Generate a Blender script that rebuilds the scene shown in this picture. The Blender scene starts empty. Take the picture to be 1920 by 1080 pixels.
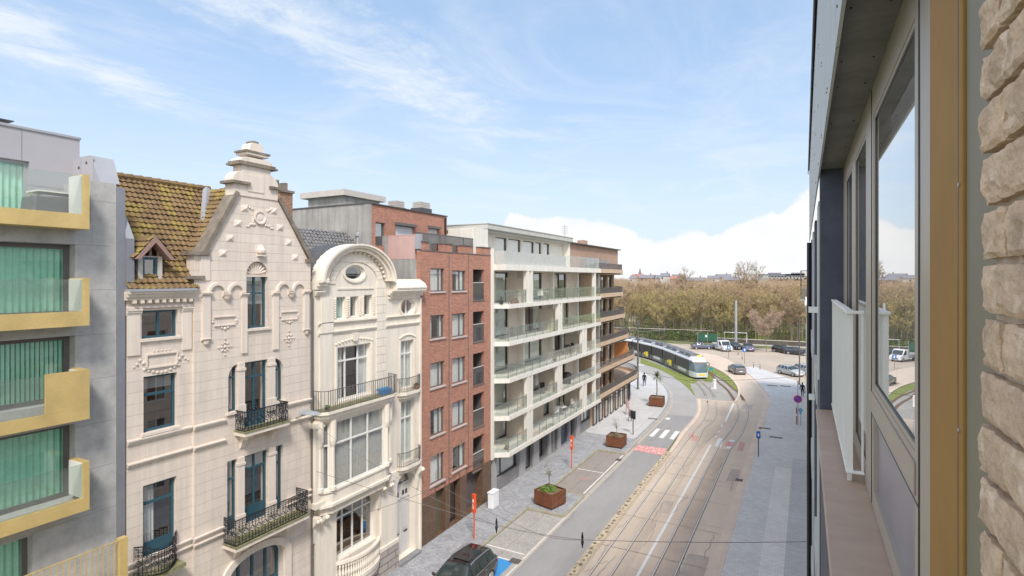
import bpy, bmesh, math, random
from mathutils import Vector, Matrix, noise
from mathutils.geometry import tessellate_polygon, delaunay_2d_cdt
random.seed(7)
C = bpy.context.scene.collection
SC = bpy.context.scene
# ------------------------------------------------------------------ camera
FOC = 1030.0; YAW = math.atan2(548, 1030); H = 15.2; HY = 522.0
SN, CS = math.sin(YAW), math.cos(YAW)
cam_d = bpy.data.cameras.new('camera'); cam = bpy.data.objects.new('camera', cam_d); C.objects.link(cam)
cam.location = (0, 0, H); cam.rotation_euler = (math.pi/2, 0, YAW)
cam_d.sensor_width = 36; cam_d.lens = 36*FOC/1920; cam_d.shift_y = -(540-HY)/1920
cam_d.clip_start = 0.02; cam_d.clip_end = 6000
SC.camera = cam
# ------------------------------------------------------------------ sun, exposure
SUN = Vector((0.42, -0.50, 0.76)).normalized()
EL = math.asin(SUN.z); AZ = math.atan2(SUN.x, SUN.y)
sd = bpy.data.lights.new('sun', 'SUN'); so = bpy.data.objects.new('sun', sd); C.objects.link(so)
sd.energy = 1.5; sd.angle = math.radians(11); sd.color = (1.0, 0.955, 0.89)
so.rotation_euler = SUN.to_track_quat('Z', 'Y').to_euler()
SC.view_settings.view_transform = 'Standard'; SC.view_settings.look = 'None'
SC.view_settings.exposure = 1.35; SC.view_settings.gamma = 1
# ------------------------------------------------------------------ world
Wd = bpy.data.worlds.new('World'); SC.world = Wd; Wd.use_nodes = True
def world():
    nt = Wd.node_tree; N = nt.nodes; L = nt.links; N.clear()
    def nd(t, **k):
        n = N.new(t)
        for a, b in k.items(): setattr(n, a, b)
        return n
    def mth(op, a, b=None, c=None, clamp=False):
        n = nd('ShaderNodeMath', operation=op); n.use_clamp = clamp
        for i, v in enumerate((a, b, c)):
            if v is None: continue
            if hasattr(v, 'links'): L.new(v, n.inputs[i])
            else: n.inputs[i].default_value = v
        return n.outputs[0]
    def sstep(v, a, b):
        n = nd('ShaderNodeMapRange', interpolation_type='SMOOTHSTEP'); L.new(v, n.inputs[0])
        n.inputs[1].default_value = a; n.inputs[2].default_value = b; return n.outputs[0]
    tc = nd('ShaderNodeTexCoord'); vec = nd('ShaderNodeVectorMath', operation='NORMALIZE'); L.new(tc.outputs['Generated'], vec.inputs[0])
    sp = nd('ShaderNodeSeparateXYZ'); L.new(vec.outputs[0], sp.inputs[0])
    x, y, z = sp.outputs
    zc = mth('MAXIMUM', z, 0.03)
    qx = mth('DIVIDE', x, zc); qy = mth('DIVIDE', y, zc)
    def noi(v, scale, det=5, rough=.6, sc3=(1, 1, 1), rot=0, dist=0):
        mp = nd('ShaderNodeMapping'); L.new(v, mp.inputs[0]); mp.inputs['Scale'].default_value = sc3; mp.inputs['Rotation'].default_value = (0, 0, rot)
        n = nd('ShaderNodeTexNoise'); L.new(mp.outputs[0], n.inputs['Vector']); n.inputs['Scale'].default_value = scale
        n.inputs['Detail'].default_value = det; n.inputs['Roughness'].default_value = rough; n.inputs['Distortion'].default_value = dist
        return n.outputs['Fac']
    cq = nd('ShaderNodeCombineXYZ'); L.new(qx, cq.inputs[0]); L.new(qy, cq.inputs[1]); q = cq.outputs[0]
    sky = nd('ShaderNodeTexSky', sky_type='NISHITA'); sky.sun_disc = False; sky.sun_elevation = EL; sky.sun_rotation = AZ
    sky.altitude = 0; sky.air_density = 1.0; sky.dust_density = 1.6; sky.ozone_density = 1.4
    # high thin streaks in a layer above the town
    def streak(x0, y0, x1, y1, w, rag):
        dx, dy = x1-x0, y1-y0; ln = math.hypot(dx, dy); dx /= ln; dy /= ln
        a = mth('SUBTRACT', qx, x0); b = mth('SUBTRACT', qy, y0)
        t = mth('ADD', mth('MULTIPLY', a, dx), mth('MULTIPLY', b, dy))
        p = mth('ABSOLUTE', mth('ADD', mth('SUBTRACT', mth('MULTIPLY', a, dy), mth('MULTIPLY', b, dx)), mth('MULTIPLY', mth('SUBTRACT', rag, .5), w*3.0)))
        m = sstep(p, w, 0)
        m = mth('MULTIPLY', m, sstep(t, -.5, .1))
        return mth('MULTIPLY', m, sstep(t, ln+.35, ln-.35))
    rag = noi(q, 1.6, 7, .68); fine = noi(q, 3.6, 8, .70, (1, .55, 1), .45, .8)
    wisp = noi(q, 1.0, 8, .66, (1, .7, 1), -.5, .9)
    s1 = streak(-2.55, .45, -3.35, 2.05, .34, rag)
    s2 = streak(-1.72, .9, -1.86, 3.0, .42, rag)
    s3 = streak(-.75, 4.3, .1, 2.3, .45, rag)
    s5 = streak(-2.1, 3.0, -1.5, 3.6, .22, rag)
    st = mth('MAXIMUM', mth('MAXIMUM', s1, s2), mth('MAXIMUM', mth('MULTIPLY', s3, .35), mth('MULTIPLY', s5, .7)))
    st = mth('MULTIPLY', st, sstep(fine, .18, .74))
    soft = mth('MULTIPLY', sstep(wisp, .42, .80), .5)
    cir = mth('MULTIPLY', mth('MAXIMUM', mth('MULTIPLY', st, .95), soft), sstep(z, .04, .16))
    # cumulus bank low over the horizon
    acr = mth('ADD', mth('MULTIPLY', x, CS), mth('MULTIPLY', y, SN))
    n1 = noi(vec.outputs[0], 7, 8, .56); n2 = noi(vec.outputs[0], 2.6, 2, .5)
    top = mth('MULTIPLY', sstep(acr, -.06, .0), mth('ADD', mth('ADD', .070, mth('MULTIPLY', mth('MULTIPLY', sstep(acr, -.06, .0), sstep(acr, .26, .10)), .034)), mth('MULTIPLY', sstep(acr, .34, .49), .072)))
    e = mth('SUBTRACT', mth('ADD', top, mth('ADD', mth('MULTIPLY', mth('SUBTRACT', n1, .5), .13), mth('MULTIPLY', mth('SUBTRACT', n2, .5), .07))), z)
    bank = mth('MULTIPLY', sstep(e, -.004, .008), sstep(acr, -.09, -.03))
    mist = mth('MULTIPLY', sstep(z, .40, 0), .62)
    front = sstep(y, -.1, .25)
    bank = mth('MULTIPLY', bank, front)
    bk = noi(vec.outputs[0], 2.0, 6, .6)
    back = mth('MULTIPLY', sstep(bk, .38, .62), mth('SUBTRACT', 1, front))  # unseen bright cloud behind the camera, added as fill light
    def mix(f, a, b):
        n = nd('ShaderNodeMix', data_type='RGBA'); L.new(f, n.inputs[0])
        for i, v in ((6, a), (7, b)):
            if hasattr(v, 'links'): L.new(v, n.inputs[i])
            else: n.inputs[i].default_value = (*v, 1)
        return n.outputs[2]
    skyg = nd('ShaderNodeMix', data_type='RGBA', blend_type='MULTIPLY'); skyg.inputs[0].default_value = 1
    L.new(sky.outputs[0], skyg.inputs[6]); skyg.inputs[7].default_value = SKYTINT
    pale = nd('ShaderNodeMix', data_type='RGBA'); pale.inputs[0].default_value = .62; L.new(skyg.outputs[2], pale.inputs[6]); pale.inputs[7].default_value = PALE
    base = mix(mist, pale.outputs[2], MISTC)
    c1 = mix(cir, base, CLOUDC)
    shade = noi(vec.outputs[0], 13, 5, .6)
    cc = mix(sstep(shade, .3, .7), CUMA, CUMB)
    c2 = mix(bank, c1, cc)
    c3 = mix(back, c2, BACKFILLC)
    bg = nd('ShaderNodeBackground'); L.new(c3, bg.inputs[0]); bg.inputs[1].default_value = .1
    out = nd('ShaderNodeOutputWorld'); L.new(bg.outputs[0], out.inputs[0])
SKYTINT = (1.1, 1.0, 1.0, 1); PALE = (1.75, 2.55, 3.55, 1); MISTC = (3.2, 3.6, 3.9); CLOUDC = (3.6, 3.8, 4.0); CUMA = (3.7, 3.8, 3.95); CUMB = (4.1, 4.1, 4.1); BACKFILLC = (7.0, 7.0, 7.2)
world()
# ------------------------------------------------------------------ geometry helpers
def ray(px):
    u = (px-960)/FOC; return (-SN+u*CS, CS+u*SN)
def G(px, py, z=0):                       # a photo point on the ground -> its place in the world
    d = (H-z)*FOC/(py-HY); r = ray(px); return (d*r[0], d*r[1])
def Fyz(px, py, X=-19.0):                 # a photo point on a wall standing at x = X
    r = ray(px); d = X/r[0]; return (d*r[1], H+d*(HY-py)/FOC)
def Fy(px, X=-19.0): return Fyz(px, 522, X)[0]
def Fz(px, py, X=-19.0): return Fyz(px, py, X)[1]
class Frame:
    def __init__(s, x, y, ang=0):         # ang=0: runs along +y, faces +x
        s.o = (x, y); s.t = (-math.sin(ang), math.cos(ang)); s.n = (math.cos(ang), math.sin(ang))
    def p(s, a, z, o): return (s.o[0]+a*s.t[0]+o*s.n[0], s.o[1]+a*s.t[1]+o*s.n[1], z)
OFF = {}
SPLIT = set('pier string_course coping balustrade_pane blind_arcade plaster_ornament window_post bracket base_pier parapet_pier pier_cap movement_joint door_panes chimney_pots vent_stack bay_pilaster bay_column plaster_moulding cornice crown_ledge wall_pier railing screen_rail divider_wall room_wall tile_roof door_handle ribbed_balustrade door terrace_screen penthouse_roof load_bed plinth white_mark yellow_patch post legs pilaster bricks end_panel gable_crown facade_panel'.split())
class MB:
    def __init__(s): s.v = []; s.f = []; s.m = []; s.k = 0
    def mat(s, k): s.k = k; return s
    def add(s, vs, fs):
        b = len(s.v); s.v += [tuple(p) for p in vs]
        for f in fs: s.f.append([b+i for i in f]); s.m.append(s.k)
        return s
    def box(s, x0, x1, y0, y1, z0, z1):
        return s.add([(x0,y0,z0),(x1,y0,z0),(x1,y1,z0),(x0,y1,z0),(x0,y0,z1),(x1,y0,z1),(x1,y1,z1),(x0,y1,z1)],
                     [(0,3,2,1),(4,5,6,7),(0,1,5,4),(1,2,6,5),(2,3,7,6),(3,0,4,7)])
    def fb(s, fr, a0, a1, z0, z1, o0, o1):
        P = fr.p
        return s.add([P(a0,z0,o0),P(a0,z0,o1),P(a1,z0,o1),P(a1,z0,o0),P(a0,z1,o0),P(a0,z1,o1),P(a1,z1,o1),P(a1,z1,o0)],
                     [(0,3,2,1),(4,5,6,7),(0,1,5,4),(1,2,6,5),(2,3,7,6),(3,0,4,7)])
    def hexa(s, p): return s.add(p, [(0,3,2,1),(4,5,6,7),(0,1,5,4),(1,2,6,5),(2,3,7,6),(3,0,4,7)])
    def prism(s, a, b):                   # two matching rings
        n = len(a); s.add(list(a)+list(b), [tuple(range(n))[::-1], tuple(range(n, 2*n))]+[(i,(i+1)%n,n+(i+1)%n,n+i) for i in range(n)])
        return s
    def fprism(s, fr, poly, o0, o1): return s.prism([fr.p(a,z,o0) for a,z in poly], [fr.p(a,z,o1) for a,z in poly])
    def slab(s, poly, z0, z1): return s.prism([(x,y,z0) for x,y in poly], [(x,y,z1) for x,y in poly])
    def wall(s, fr, outline, holes, o, t):
        polys = [[Vector((a, z, 0)) for a, z in outline]]+[[Vector((a, z, 0)) for a, z in h] for h in holes]
        def inside(x, y, q):
            r = False
            for i in range(len(q)):
                a, b = q[i], q[i-1]
                if (a.y > y) != (b.y > y) and x < (b.x-a.x)*(y-a.y)/(b.y-a.y)+a.x: r = not r
            return r
        fl, ed = [], []
        for q in polys:
            n0 = len(fl); fl += [p.to_2d() for p in q]; ed += [(n0+i, n0+(i+1)%len(q)) for i in range(len(q))]
        vo, _, fo, _, _, _ = delaunay_2d_cdt(fl, ed, [], 0, 1e-5)
        ok = []
        for f in fo:
            cx = sum(vo[i].x for i in f)/len(f); cy = sum(vo[i].y for i in f)/len(f)
            if inside(cx, cy, polys[0]) and not any(inside(cx, cy, q) for q in polys[1:]): ok.append(tuple(f))
        s.add([fr.p(p.x, p.y, o) for p in vo], ok)
        for q in polys:
            n = len(q)
            s.add([fr.p(p.x,p.y,o) for p in q]+[fr.p(p.x,p.y,o-t) for p in q], [(i,(i+1)%n,n+(i+1)%n,n+i) for i in range(n)])
        return s
    def tube(s, pts, r, n=6, r2=None, caps=True):
        pts = [Vector(p) for p in pts]; N = len(pts); rings = []
        up = Vector((0,0,1))
        for i, p in enumerate(pts):
            d = (pts[min(i+1,N-1)]-pts[max(i-1,0)])
            if d.length < 1e-9: d = Vector((0,0,1))
            d.normalize(); a = d.cross(up)
            if a.length < .05: a = d.cross(Vector((1,0,0)))
            a.normalize(); b = d.cross(a)
            rr = r if r2 is None else r+(r2-r)*i/(N-1)
            rings += [p+(a*math.cos(2*math.pi*k/n)+b*math.sin(2*math.pi*k/n))*rr for k in range(n)]
        fs = [(i*n+k, i*n+(k+1)%n, (i+1)*n+(k+1)%n, (i+1)*n+k) for i in range(N-1) for k in range(n)]
        if caps: fs += [tuple(range(n))[::-1], tuple(range((N-1)*n, N*n))]
        return s.add(rings, fs)
    def lathe(s, prof, c, n=16, axis='z'):
        vs = []
        for r, h in prof:
            for k in range(n):
                a = 2*math.pi*k/n; u, w = r*math.cos(a), r*math.sin(a)
                vs.append((c[0]+u, c[1]+w, c[2]+h) if axis == 'z' else (c[0]+h, c[1]+u, c[2]+w) if axis == 'x' else (c[0]+u, c[1]+h, c[2]+w))
        N = len(prof)
        return s.add(vs, [(i*n+k, i*n+(k+1)%n, (i+1)*n+(k+1)%n, (i+1)*n+k) for i in range(N-1) for k in range(n)]+[tuple(range(n))[::-1], tuple(range((N-1)*n, N*n))])
    def blob(s, c, r, sub=1, sq=(1,1,1), rough=0):
        bm = bmesh.new(); bmesh.ops.create_icosphere(bm, subdivisions=sub, radius=1)
        vs = [(c[0]+v.co.x*r*sq[0]*(1+rough*random.uniform(-1,1)), c[1]+v.co.y*r*sq[1]*(1+rough*random.uniform(-1,1)), c[2]+v.co.z*r*sq[2]*(1+rough*random.uniform(-1,1))) for v in bm.verts]
        fs = [tuple(v.index for v in f.verts) for f in bm.faces]; bm.free(); return s.add(vs, fs)
    def obj(s, name, mats, parent=None, smooth=False, bevel=0):
        if name in SPLIT and parent is not None:
            g = s.clusters(.22)
            if 1 < len(g) <= 60:
                return [m.obj_(name, mats, parent, smooth, bevel) for m in g][0]
        return s.obj_(name, mats, parent, smooth, bevel)
    def clusters(s, gap):
        par = list(range(len(s.v)))
        def fd(i):
            while par[i] != i: par[i] = par[par[i]]; i = par[i]
            return i
        for f in s.f:
            for q in f[1:]: par[fd(q)] = fd(f[0])
        comp = {}
        for i in range(len(s.v)): comp.setdefault(fd(i), []).append(i)
        bb = []
        for ks in comp.values():
            xs = [s.v[i] for i in ks]; bb.append([ks, [min(p[j] for p in xs) for j in range(3)], [max(p[j] for p in xs) for j in range(3)]])
        grp = list(range(len(bb)))
        def fg(i):
            while grp[i] != i: i = grp[i]
            return i
        for i in range(len(bb)):
            for j in range(i):
                if all(bb[i][1][k] <= bb[j][2][k]+gap and bb[j][1][k] <= bb[i][2][k]+gap for k in range(3)): grp[fg(i)] = fg(j)
        own = {}
        for i, b in enumerate(bb):
            for q in b[0]: own[q] = fg(i)
        out = {}
        for g in sorted(set(own.values())): out[g] = (MB(), {})
        for i, p in enumerate(s.v): m, mp = out[own[i]]; mp[i] = len(m.v); m.v.append(p)
        for f, k in zip(s.f, s.m): m, mp = out[own[f[0]]]; m.f.append([mp[q] for q in f]); m.m.append(k)
        return [m for m, _ in out.values()]
    def obj_(s, name, mats, parent=None, smooth=False, bevel=0):
        if not isinstance(mats, (list, tuple)): mats = [mats]
        off = OFF.get(parent.name, Vector((0,0,0))) if parent else Vector((0,0,0))
        used = sorted({q for f in s.f for q in f})
        if len(used) < len(s.v): mp = {q: i for i, q in enumerate(used)}; s.v = [s.v[q] for q in used]; s.f = [[mp[q] for q in f] for f in s.f]
        me = bpy.data.meshes.new(name); me.from_pydata([(p[0]-off.x, p[1]-off.y, p[2]-off.z) for p in s.v], [], s.f)
        for m in mats: me.materials.append(m)
        me.polygons.foreach_set('material_index', s.m)
        if smooth: me.polygons.foreach_set('use_smooth', [True]*len(me.polygons))
        me.update()
        if len(me.polygons) < 60000 and smooth != 'keep':
            bm = bmesh.new(); bm.from_mesh(me); bmesh.ops.recalc_face_normals(bm, faces=bm.faces)
            if bevel: bmesh.ops.bevel(bm, geom=[e for e in bm.edges if len(e.link_faces) == 2 and e.calc_face_angle(0) > .6], offset=bevel, segments=1, affect='EDGES')
            bm.to_mesh(me); bm.free()
        o = bpy.data.objects.new(name, me); C.objects.link(o)
        if parent: o.parent = parent
        OFF[o.name] = off.copy()
        return o
def tag(o, label=None, cat=None, group=None, kind=None):
    if label: o['label'] = label
    if cat: o['category'] = cat
    if group: o['group'] = group
    if kind: o['kind'] = kind
    return o
def thing(name, label, cat, loc=(0,0,0), rot=0, group=None, local=False):
    o = bpy.data.objects.new(name, None); C.objects.link(o); o.empty_display_size = .3
    o.location = loc; o.rotation_euler = (0,0,rot)
    OFF[o.name] = Vector((0,0,0)) if local else Vector(loc)
    return tag(o, label, cat, group)
def struct(name, mb, m, label=None): return tag(mb.obj(name, m), label, None, None, 'structure')
def dup(root, loc=None, rot=None, label=None, group=None, scale=None):
    r = root.copy(); C.objects.link(r)
    if loc is not None: r.location = loc
    if rot is not None: r.rotation_euler = (0,0,rot)
    if scale: r.scale = scale
    if label: r['label'] = label
    if group: r['group'] = group
    def rec(src, dst):
        for ch in src.children:
            c = ch.copy(); C.objects.link(c); c.parent = dst; rec(ch, c)
    rec(root, r); return r
# ------------------------------------------------------------------ materials
def _m(name):
    m = bpy.data.materials.new(name); m.use_nodes = True; nt = m.node_tree; nt.nodes.clear(); return m, nt.nodes, nt.links
def lin(c): return tuple(((v/255)/12.92 if v/255 <= .04045 else ((v/255+.055)/1.055)**2.4) for v in c)
def mat(name, col, rough=.7, var=.12, scale=2.0, bump=0, bscale=40, metal=0, spec=.5, grid=None, streak=0, spots=None, sc3=(1,1,1), axes=None, coat=0):
    m, N, L = _m(name)
    b = N.new('ShaderNodeBsdfPrincipled'); o = N.new('ShaderNodeOutputMaterial'); L.new(b.outputs[0], o.inputs[0])
    b.inputs['Roughness'].default_value = rough; b.inputs['Metallic'].default_value = metal; b.inputs['Specular IOR Level'].default_value = spec
    if coat: b.inputs['Coat Weight'].default_value = coat; b.inputs['Coat Roughness'].default_value = .04
    tc = N.new('ShaderNodeTexCoord'); vec = tc.outputs['Object']
    def mixc(f, a, c2, mode='MIX'):
        n = N.new('ShaderNodeMix'); n.data_type = 'RGBA'; n.blend_type = mode
        if hasattr(f, 'links'): L.new(f, n.inputs[0])
        else: n.inputs[0].default_value = f
        for i, v in ((6, a), (7, c2)):
            if hasattr(v, 'links'): L.new(v, n.inputs[i])
            else: n.inputs[i].default_value = (*v[:3], 1)
        return n.outputs[2]
    def noi(sc, det=4, s3=(1,1,1), rg=.6):
        mp = N.new('ShaderNodeMapping'); L.new(vec, mp.inputs[0]); mp.inputs['Scale'].default_value = s3
        n = N.new('ShaderNodeTexNoise'); n.inputs['Scale'].default_value = sc; n.inputs['Detail'].default_value = det; n.inputs['Roughness'].default_value = rg
        L.new(mp.outputs[0], n.inputs['Vector']); return n.outputs['Fac']
    def ramp(f, a, bb):
        r = N.new('ShaderNodeMapRange'); L.new(f, r.inputs[0]); r.inputs[1].default_value = a; r.inputs[2].default_value = bb; return r.outputs[0]
    c = mixc(ramp(noi(scale, 6, sc3), .3, .7), tuple(v*(1-var) for v in col), tuple(min(1, v*(1+var)) for v in col))
    c = mixc(ramp(noi(scale*9, 3, sc3), .35, .65), c, mixc(1.0, c, (1-var*.5,)*3, 'MULTIPLY'))
    if streak: c = mixc(ramp(noi(1.5, 5, (3, 3, .25)), .42, .75), c, mixc(1.0, c, (1-streak, 1-streak*.95, 1-streak*.9), 'MULTIPLY'))
    if spots:
        sc, th, sc_col = spots; c = mixc(ramp(noi(sc, 6), th, th+.12), c, sc_col)
    hgt = None
    if grid:                               # joints or small units: (width, height, joint, joint colour, row variation)
        w, h, j, jc, rv = grid
        sp = N.new('ShaderNodeSeparateXYZ'); L.new(vec, sp.inputs[0]); cb = N.new('ShaderNodeCombineXYZ')
        ax = axes or 'yz'
        if axes: L.new(sp.outputs['xyz'.index(ax[0])], cb.inputs[0])
        else: ad = N.new('ShaderNodeMath'); ad.operation = 'ADD'; L.new(sp.outputs[0], ad.inputs[0]); L.new(sp.outputs[1], ad.inputs[1]); L.new(ad.outputs[0], cb.inputs[0])
        L.new(sp.outputs['xyz'.index(ax[1])], cb.inputs[1])
        br = N.new('ShaderNodeTexBrick'); L.new(cb.outputs[0], br.inputs['Vector'])
        br.inputs['Scale'].default_value = 1; br.inputs['Brick Width'].default_value = w; br.inputs['Row Height'].default_value = h
        br.inputs['Mortar Size'].default_value = j; br.inputs['Mortar Smooth'].default_value = .1; br.inputs['Bias'].default_value = 0
        br.inputs['Color1'].default_value = (1-rv, 1-rv, 1-rv, 1); br.inputs['Color2'].default_value = (1+rv*.6,)*3+(1,); br.inputs['Mortar'].default_value = (1, 1, 1, 1)
        c = mixc(1.0, c, br.outputs['Color'], 'MULTIPLY')
        c = mixc(br.outputs['Fac'], c, jc); hgt = br.outputs['Fac']
    L.new(c, b.inputs['Base Color'])
    if bump or hgt:
        bp = N.new('ShaderNodeBump'); bp.inputs['Strength'].default_value = 1; bp.inputs['Distance'].default_value = 1
        n = noi(bscale, 4); s1 = N.new('ShaderNodeMath'); s1.operation = 'MULTIPLY'; L.new(n, s1.inputs[0]); s1.inputs[1].default_value = bump; v = s1.outputs[0]
        if hgt:
            s2 = N.new('ShaderNodeMath'); s2.operation = 'MULTIPLY_ADD'; L.new(hgt, s2.inputs[0]); s2.inputs[1].default_value = -.008; L.new(v, s2.inputs[2]); v = s2.outputs[0]
        L.new(v, bp.inputs['Height']); L.new(bp.outputs[0], b.inputs['Normal'])
    return m
def glass(name, tint=(.75,.8,.8), refl=.10, edge=.9, rough=.0, op=0.0, opc=(.5,.6,.6), power=4):
    m, N, L = _m(name)
    t = N.new('ShaderNodeBsdfTransparent'); t.inputs[0].default_value = (*tint, 1)
    body = t.outputs[0]
    if op:
        d = N.new('ShaderNodeBsdfDiffuse'); d.inputs[0].default_value = (*opc, 1); mx = N.new('ShaderNodeMixShader'); mx.inputs[0].default_value = op
        L.new(t.outputs[0], mx.inputs[1]); L.new(d.outputs[0], mx.inputs[2]); body = mx.outputs[0]
    g = N.new('ShaderNodeBsdfGlossy'); g.inputs['Roughness'].default_value = rough; g.inputs[0].default_value = (1, 1, 1, 1)
    lw = N.new('ShaderNodeLayerWeight'); lw.inputs[0].default_value = .5
    p = N.new('ShaderNodeMath'); p.operation = 'POWER'; L.new(lw.outputs['Facing'], p.inputs[0]); p.inputs[1].default_value = power
    r = N.new('ShaderNodeMapRange'); L.new(p.outputs[0], r.inputs[0]); r.inputs[3].default_value = refl; r.inputs[4].default_value = edge
    mx = N.new('ShaderNodeMixShader'); L.new(r.outputs[0], mx.inputs[0]); L.new(body, mx.inputs[1]); L.new(g.outputs[0], mx.inputs[2])
    o = N.new('ShaderNodeOutputMaterial'); L.new(mx.outputs[0], o.inputs[0]); return m
M = {}
M['glass'] = glass('window_glass', (.86,.88,.88), .24, .9, .01)
M['mirror'] = glass('mirror_glass', (.55,.58,.58), .3, .93, 0, .22, (.75,.75,.74), power=2.2)
M['ggreen'] = glass('green_window_glass', (.78,.97,.90), .12, .9, .01)
M['rail_glass'] = glass('balustrade_glass', (.90,.93,.91), .05, .7, 0, .06, (.5,.53,.50))
M['smoke'] = glass('smoked_glass', (.45,.43,.42), .08, .9, 0, .25, (.25,.24,.24))
M['dark'] = mat('dark_room', (.035,.033,.032), .9, .3, .6)  # dark of unlit interiors and openings, put into the colour
M['room'] = mat('room_wall', (.10,.09,.085), .9, .5, .5)  # indoor dimness put into the backing colour
M['curtain'] = mat('white_curtain', (.78,.78,.76), .9, .05, 6)
M['curtgreen'] = mat('pale_green_curtain', (.50,.69,.59), .9, .08, 6)
M['curtmid'] = mat('beige_curtain', (.56,.54,.50), .9, .10, 6)
M['curtpale'] = mat('pale_curtain', (.66,.72,.66), .9, .05, 6)
M['curtgrey'] = mat('grey_curtain', (.48,.48,.48), .9, .06, 6)
M['beige'] = mat('painted_render_blocks', (.68,.585,.50), .75, .03, .8, .0006, 60, grid=(1.15,.36,.006,(.60,.51,.435),.03), streak=.16)
M['beigep'] = mat('painted_render', (.70,.605,.52), .75, .035, 1.2, .001, 40, streak=.15)
M['cream'] = mat('cream_stucco', (.76,.685,.58), .7, .035, .9, .001, 30, streak=.16, spots=(1.1,.70,(.55,.45,.33)))
M['creamj'] = mat('cream_stucco_courses', (.76,.685,.58), .7, .035, .9, .001, 30, grid=(3.0,.42,.012,(.50,.42,.32),.01), streak=.09)
M['stonecap'] = mat('weathered_stone', (.23,.19,.15), .9, .3, 3, .004, 25, streak=.25, spots=(3,.62,(.33,.31,.27)))
M['teal'] = mat('teal_paint', (.030,.085,.115), .35, .08, 2)
M['iron'] = mat('black_iron', (.012,.013,.018), .45, .2, 8)
M['moss'] = mat('mossy_stone', (.23,.22,.11), .95, .4, 4, .004, 30)
M['brick'] = mat('red_brick', (.45,.175,.105), .85, .1, 1.5, .001, 60, grid=(.22,.085,.012,(.44,.29,.23),.30), streak=.2)
M['oldbrick'] = mat('old_chimney_brick', (.33,.13,.07), .9, .25, 3, .003, 40, grid=(.22,.075,.012,(.36,.3,.22),.4))
M['brickx'] = mat('red_brick_side', (.40,.14,.095), .85, .1, 1.5, .001, 60, grid=(.2,.068,.009,(.36,.22,.17),.22), axes='xz')
M['brown'] = mat('brown_stone_cladding', (.145,.085,.052), .35, .18, 6, 0, grid=(.8,.6,.006,(.05,.03,.02),.12))
M['sillw'] = mat('pale_stone_sill', (.50,.46,.42), .7, .1, 3)
M['white'] = mat('white_render', (.74,.705,.63), .65, .04, .8, .0004, 50, streak=.16)
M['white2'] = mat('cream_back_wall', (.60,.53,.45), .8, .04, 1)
M['tanw'] = mat('tan_stone_band', (.56,.41,.28), .7, .08, 1.2, streak=.12)
M['tanwall'] = mat('pinkish_brick_wall', (.44,.28,.20), .8, .12, 2, grid=(.2,.07,.008,(.40,.3,.24),.12))
M['conc'] = mat('board_concrete', (.36,.345,.32), .9, .14, .9, .002, 20, streak=.35)
M['conc2'] = mat('smooth_concrete_panels', (.42,.41,.395), .8, .16, 2.6, .0012, 26, grid=(9,1.35,.005,(.31,.31,.31),.03), spots=(2.3,.58,(.34,.335,.34)))
M['zinc'] = mat('zinc_sheet', (.26,.265,.29), .5, .08, 1.5, 0, metal=.35)
M['zincl'] = mat('light_zinc_sheet', (.33,.335,.36), .6, .06, 1.5, 0, metal=.0)
M['gold'] = mat('gold_anodised_panel', (.58,.42,.17), .45, .12, 1.5, 0, metal=.15)
M['greyp'] = mat('lilac_grey_panel', (.37,.355,.375), .6, .03, 1, 0, grid=(1.8,6,.01,(.22,.21,.22),.01))
M['taupe'] = mat('taupe_frame', (.13,.118,.112), .5, .08, 2)
M['greystone'] = mat('grey_stone_base', (.24,.235,.235), .7, .1, 3, .001, 30, grid=(.9,.55,.006,(.14,.14,.14),.06))
M['lightframe'] = mat('white_window_frame', (.72,.70,.66), .45, .04, 2)
M['darkframe'] = mat('dark_window_frame', (.025,.025,.028), .4, .1, 2)
M['steel'] = mat('brushed_steel', (.42,.42,.42), .35, .08, 4, metal=.7)
M['galv'] = mat('galvanised_steel', (.40,.42,.44), .5, .12, 3, metal=.4)
M['pinkp'] = mat('pink_panel', (.56,.37,.33), .75, .05, 2, streak=.1)
M['slate'] = mat('dark_slate', (.075,.075,.078), .55, .2, 3, .002, 30, spots=(1.3,.62,(.34,.27,.05)))
M['roofdark'] = mat('dark_roof_tile', (.19,.185,.185), .6, .3, 5, .002, 40, spots=(5,.58,(.26,.25,.22)))
M['rooftile'] = mat('mossy_clay_tile', (.195,.125,.060), .9, .30, 1.6, .004, 40, spots=(1.3,.50,(.255,.19,.05)))
M['roofedge'] = mat('roofing_felt', (.10,.10,.10), .9, .2, 2)
M['louvre'] = mat('white_shutter', (.72,.72,.73), .5, .02, 2, grid=(9,.09,.012,(.5,.5,.52),.0))
M['doorw'] = mat('off_white_door_paint', (.60,.585,.56), .5, .06, 3, streak=.1)
M['navy'] = mat('dark_blue_door', (.035,.05,.085), .4, .1, 2)
M['corten'] = mat('rusty_steel', (.17,.062,.026), .8, .28, 2.5, .001, 50, streak=.25)
M['soil'] = mat('dry_soil', (.20,.14,.09), .95, .3, 12, .02, 30)
M['leaf'] = mat('green_leaf', (.085,.14,.03), .7, .35, 5)
M['leafl'] = mat('light_green_leaf', (.16,.26,.045), .7, .3, 5)
M['bark'] = mat('bare_bark', (.24,.20,.145), .9, .3, 4)
M['twig'] = mat('olive_twigs', (.42,.315,.165), .9, .25, .5)
M['twig2'] = mat('brown_twigs', (.40,.285,.185), .9, .25, .5)
M['orange'] = mat('orange_red_sign', (.75,.09,.02), .5, .05, 4)
M['black'] = mat('black_plastic', (.02,.02,.022), .5, .1, 4)
M['blue'] = mat('sign_blue', (.02,.14,.50), .45, .04, 4)
M['red'] = mat('sign_red', (.70,.03,.05), .45, .04, 4)
M['whitep'] = mat('white_paint', (.80,.80,.80), .4, .02, 4)
M['rubber'] = mat('rubber', (.022,.022,.024), .85, .1, 4)
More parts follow.
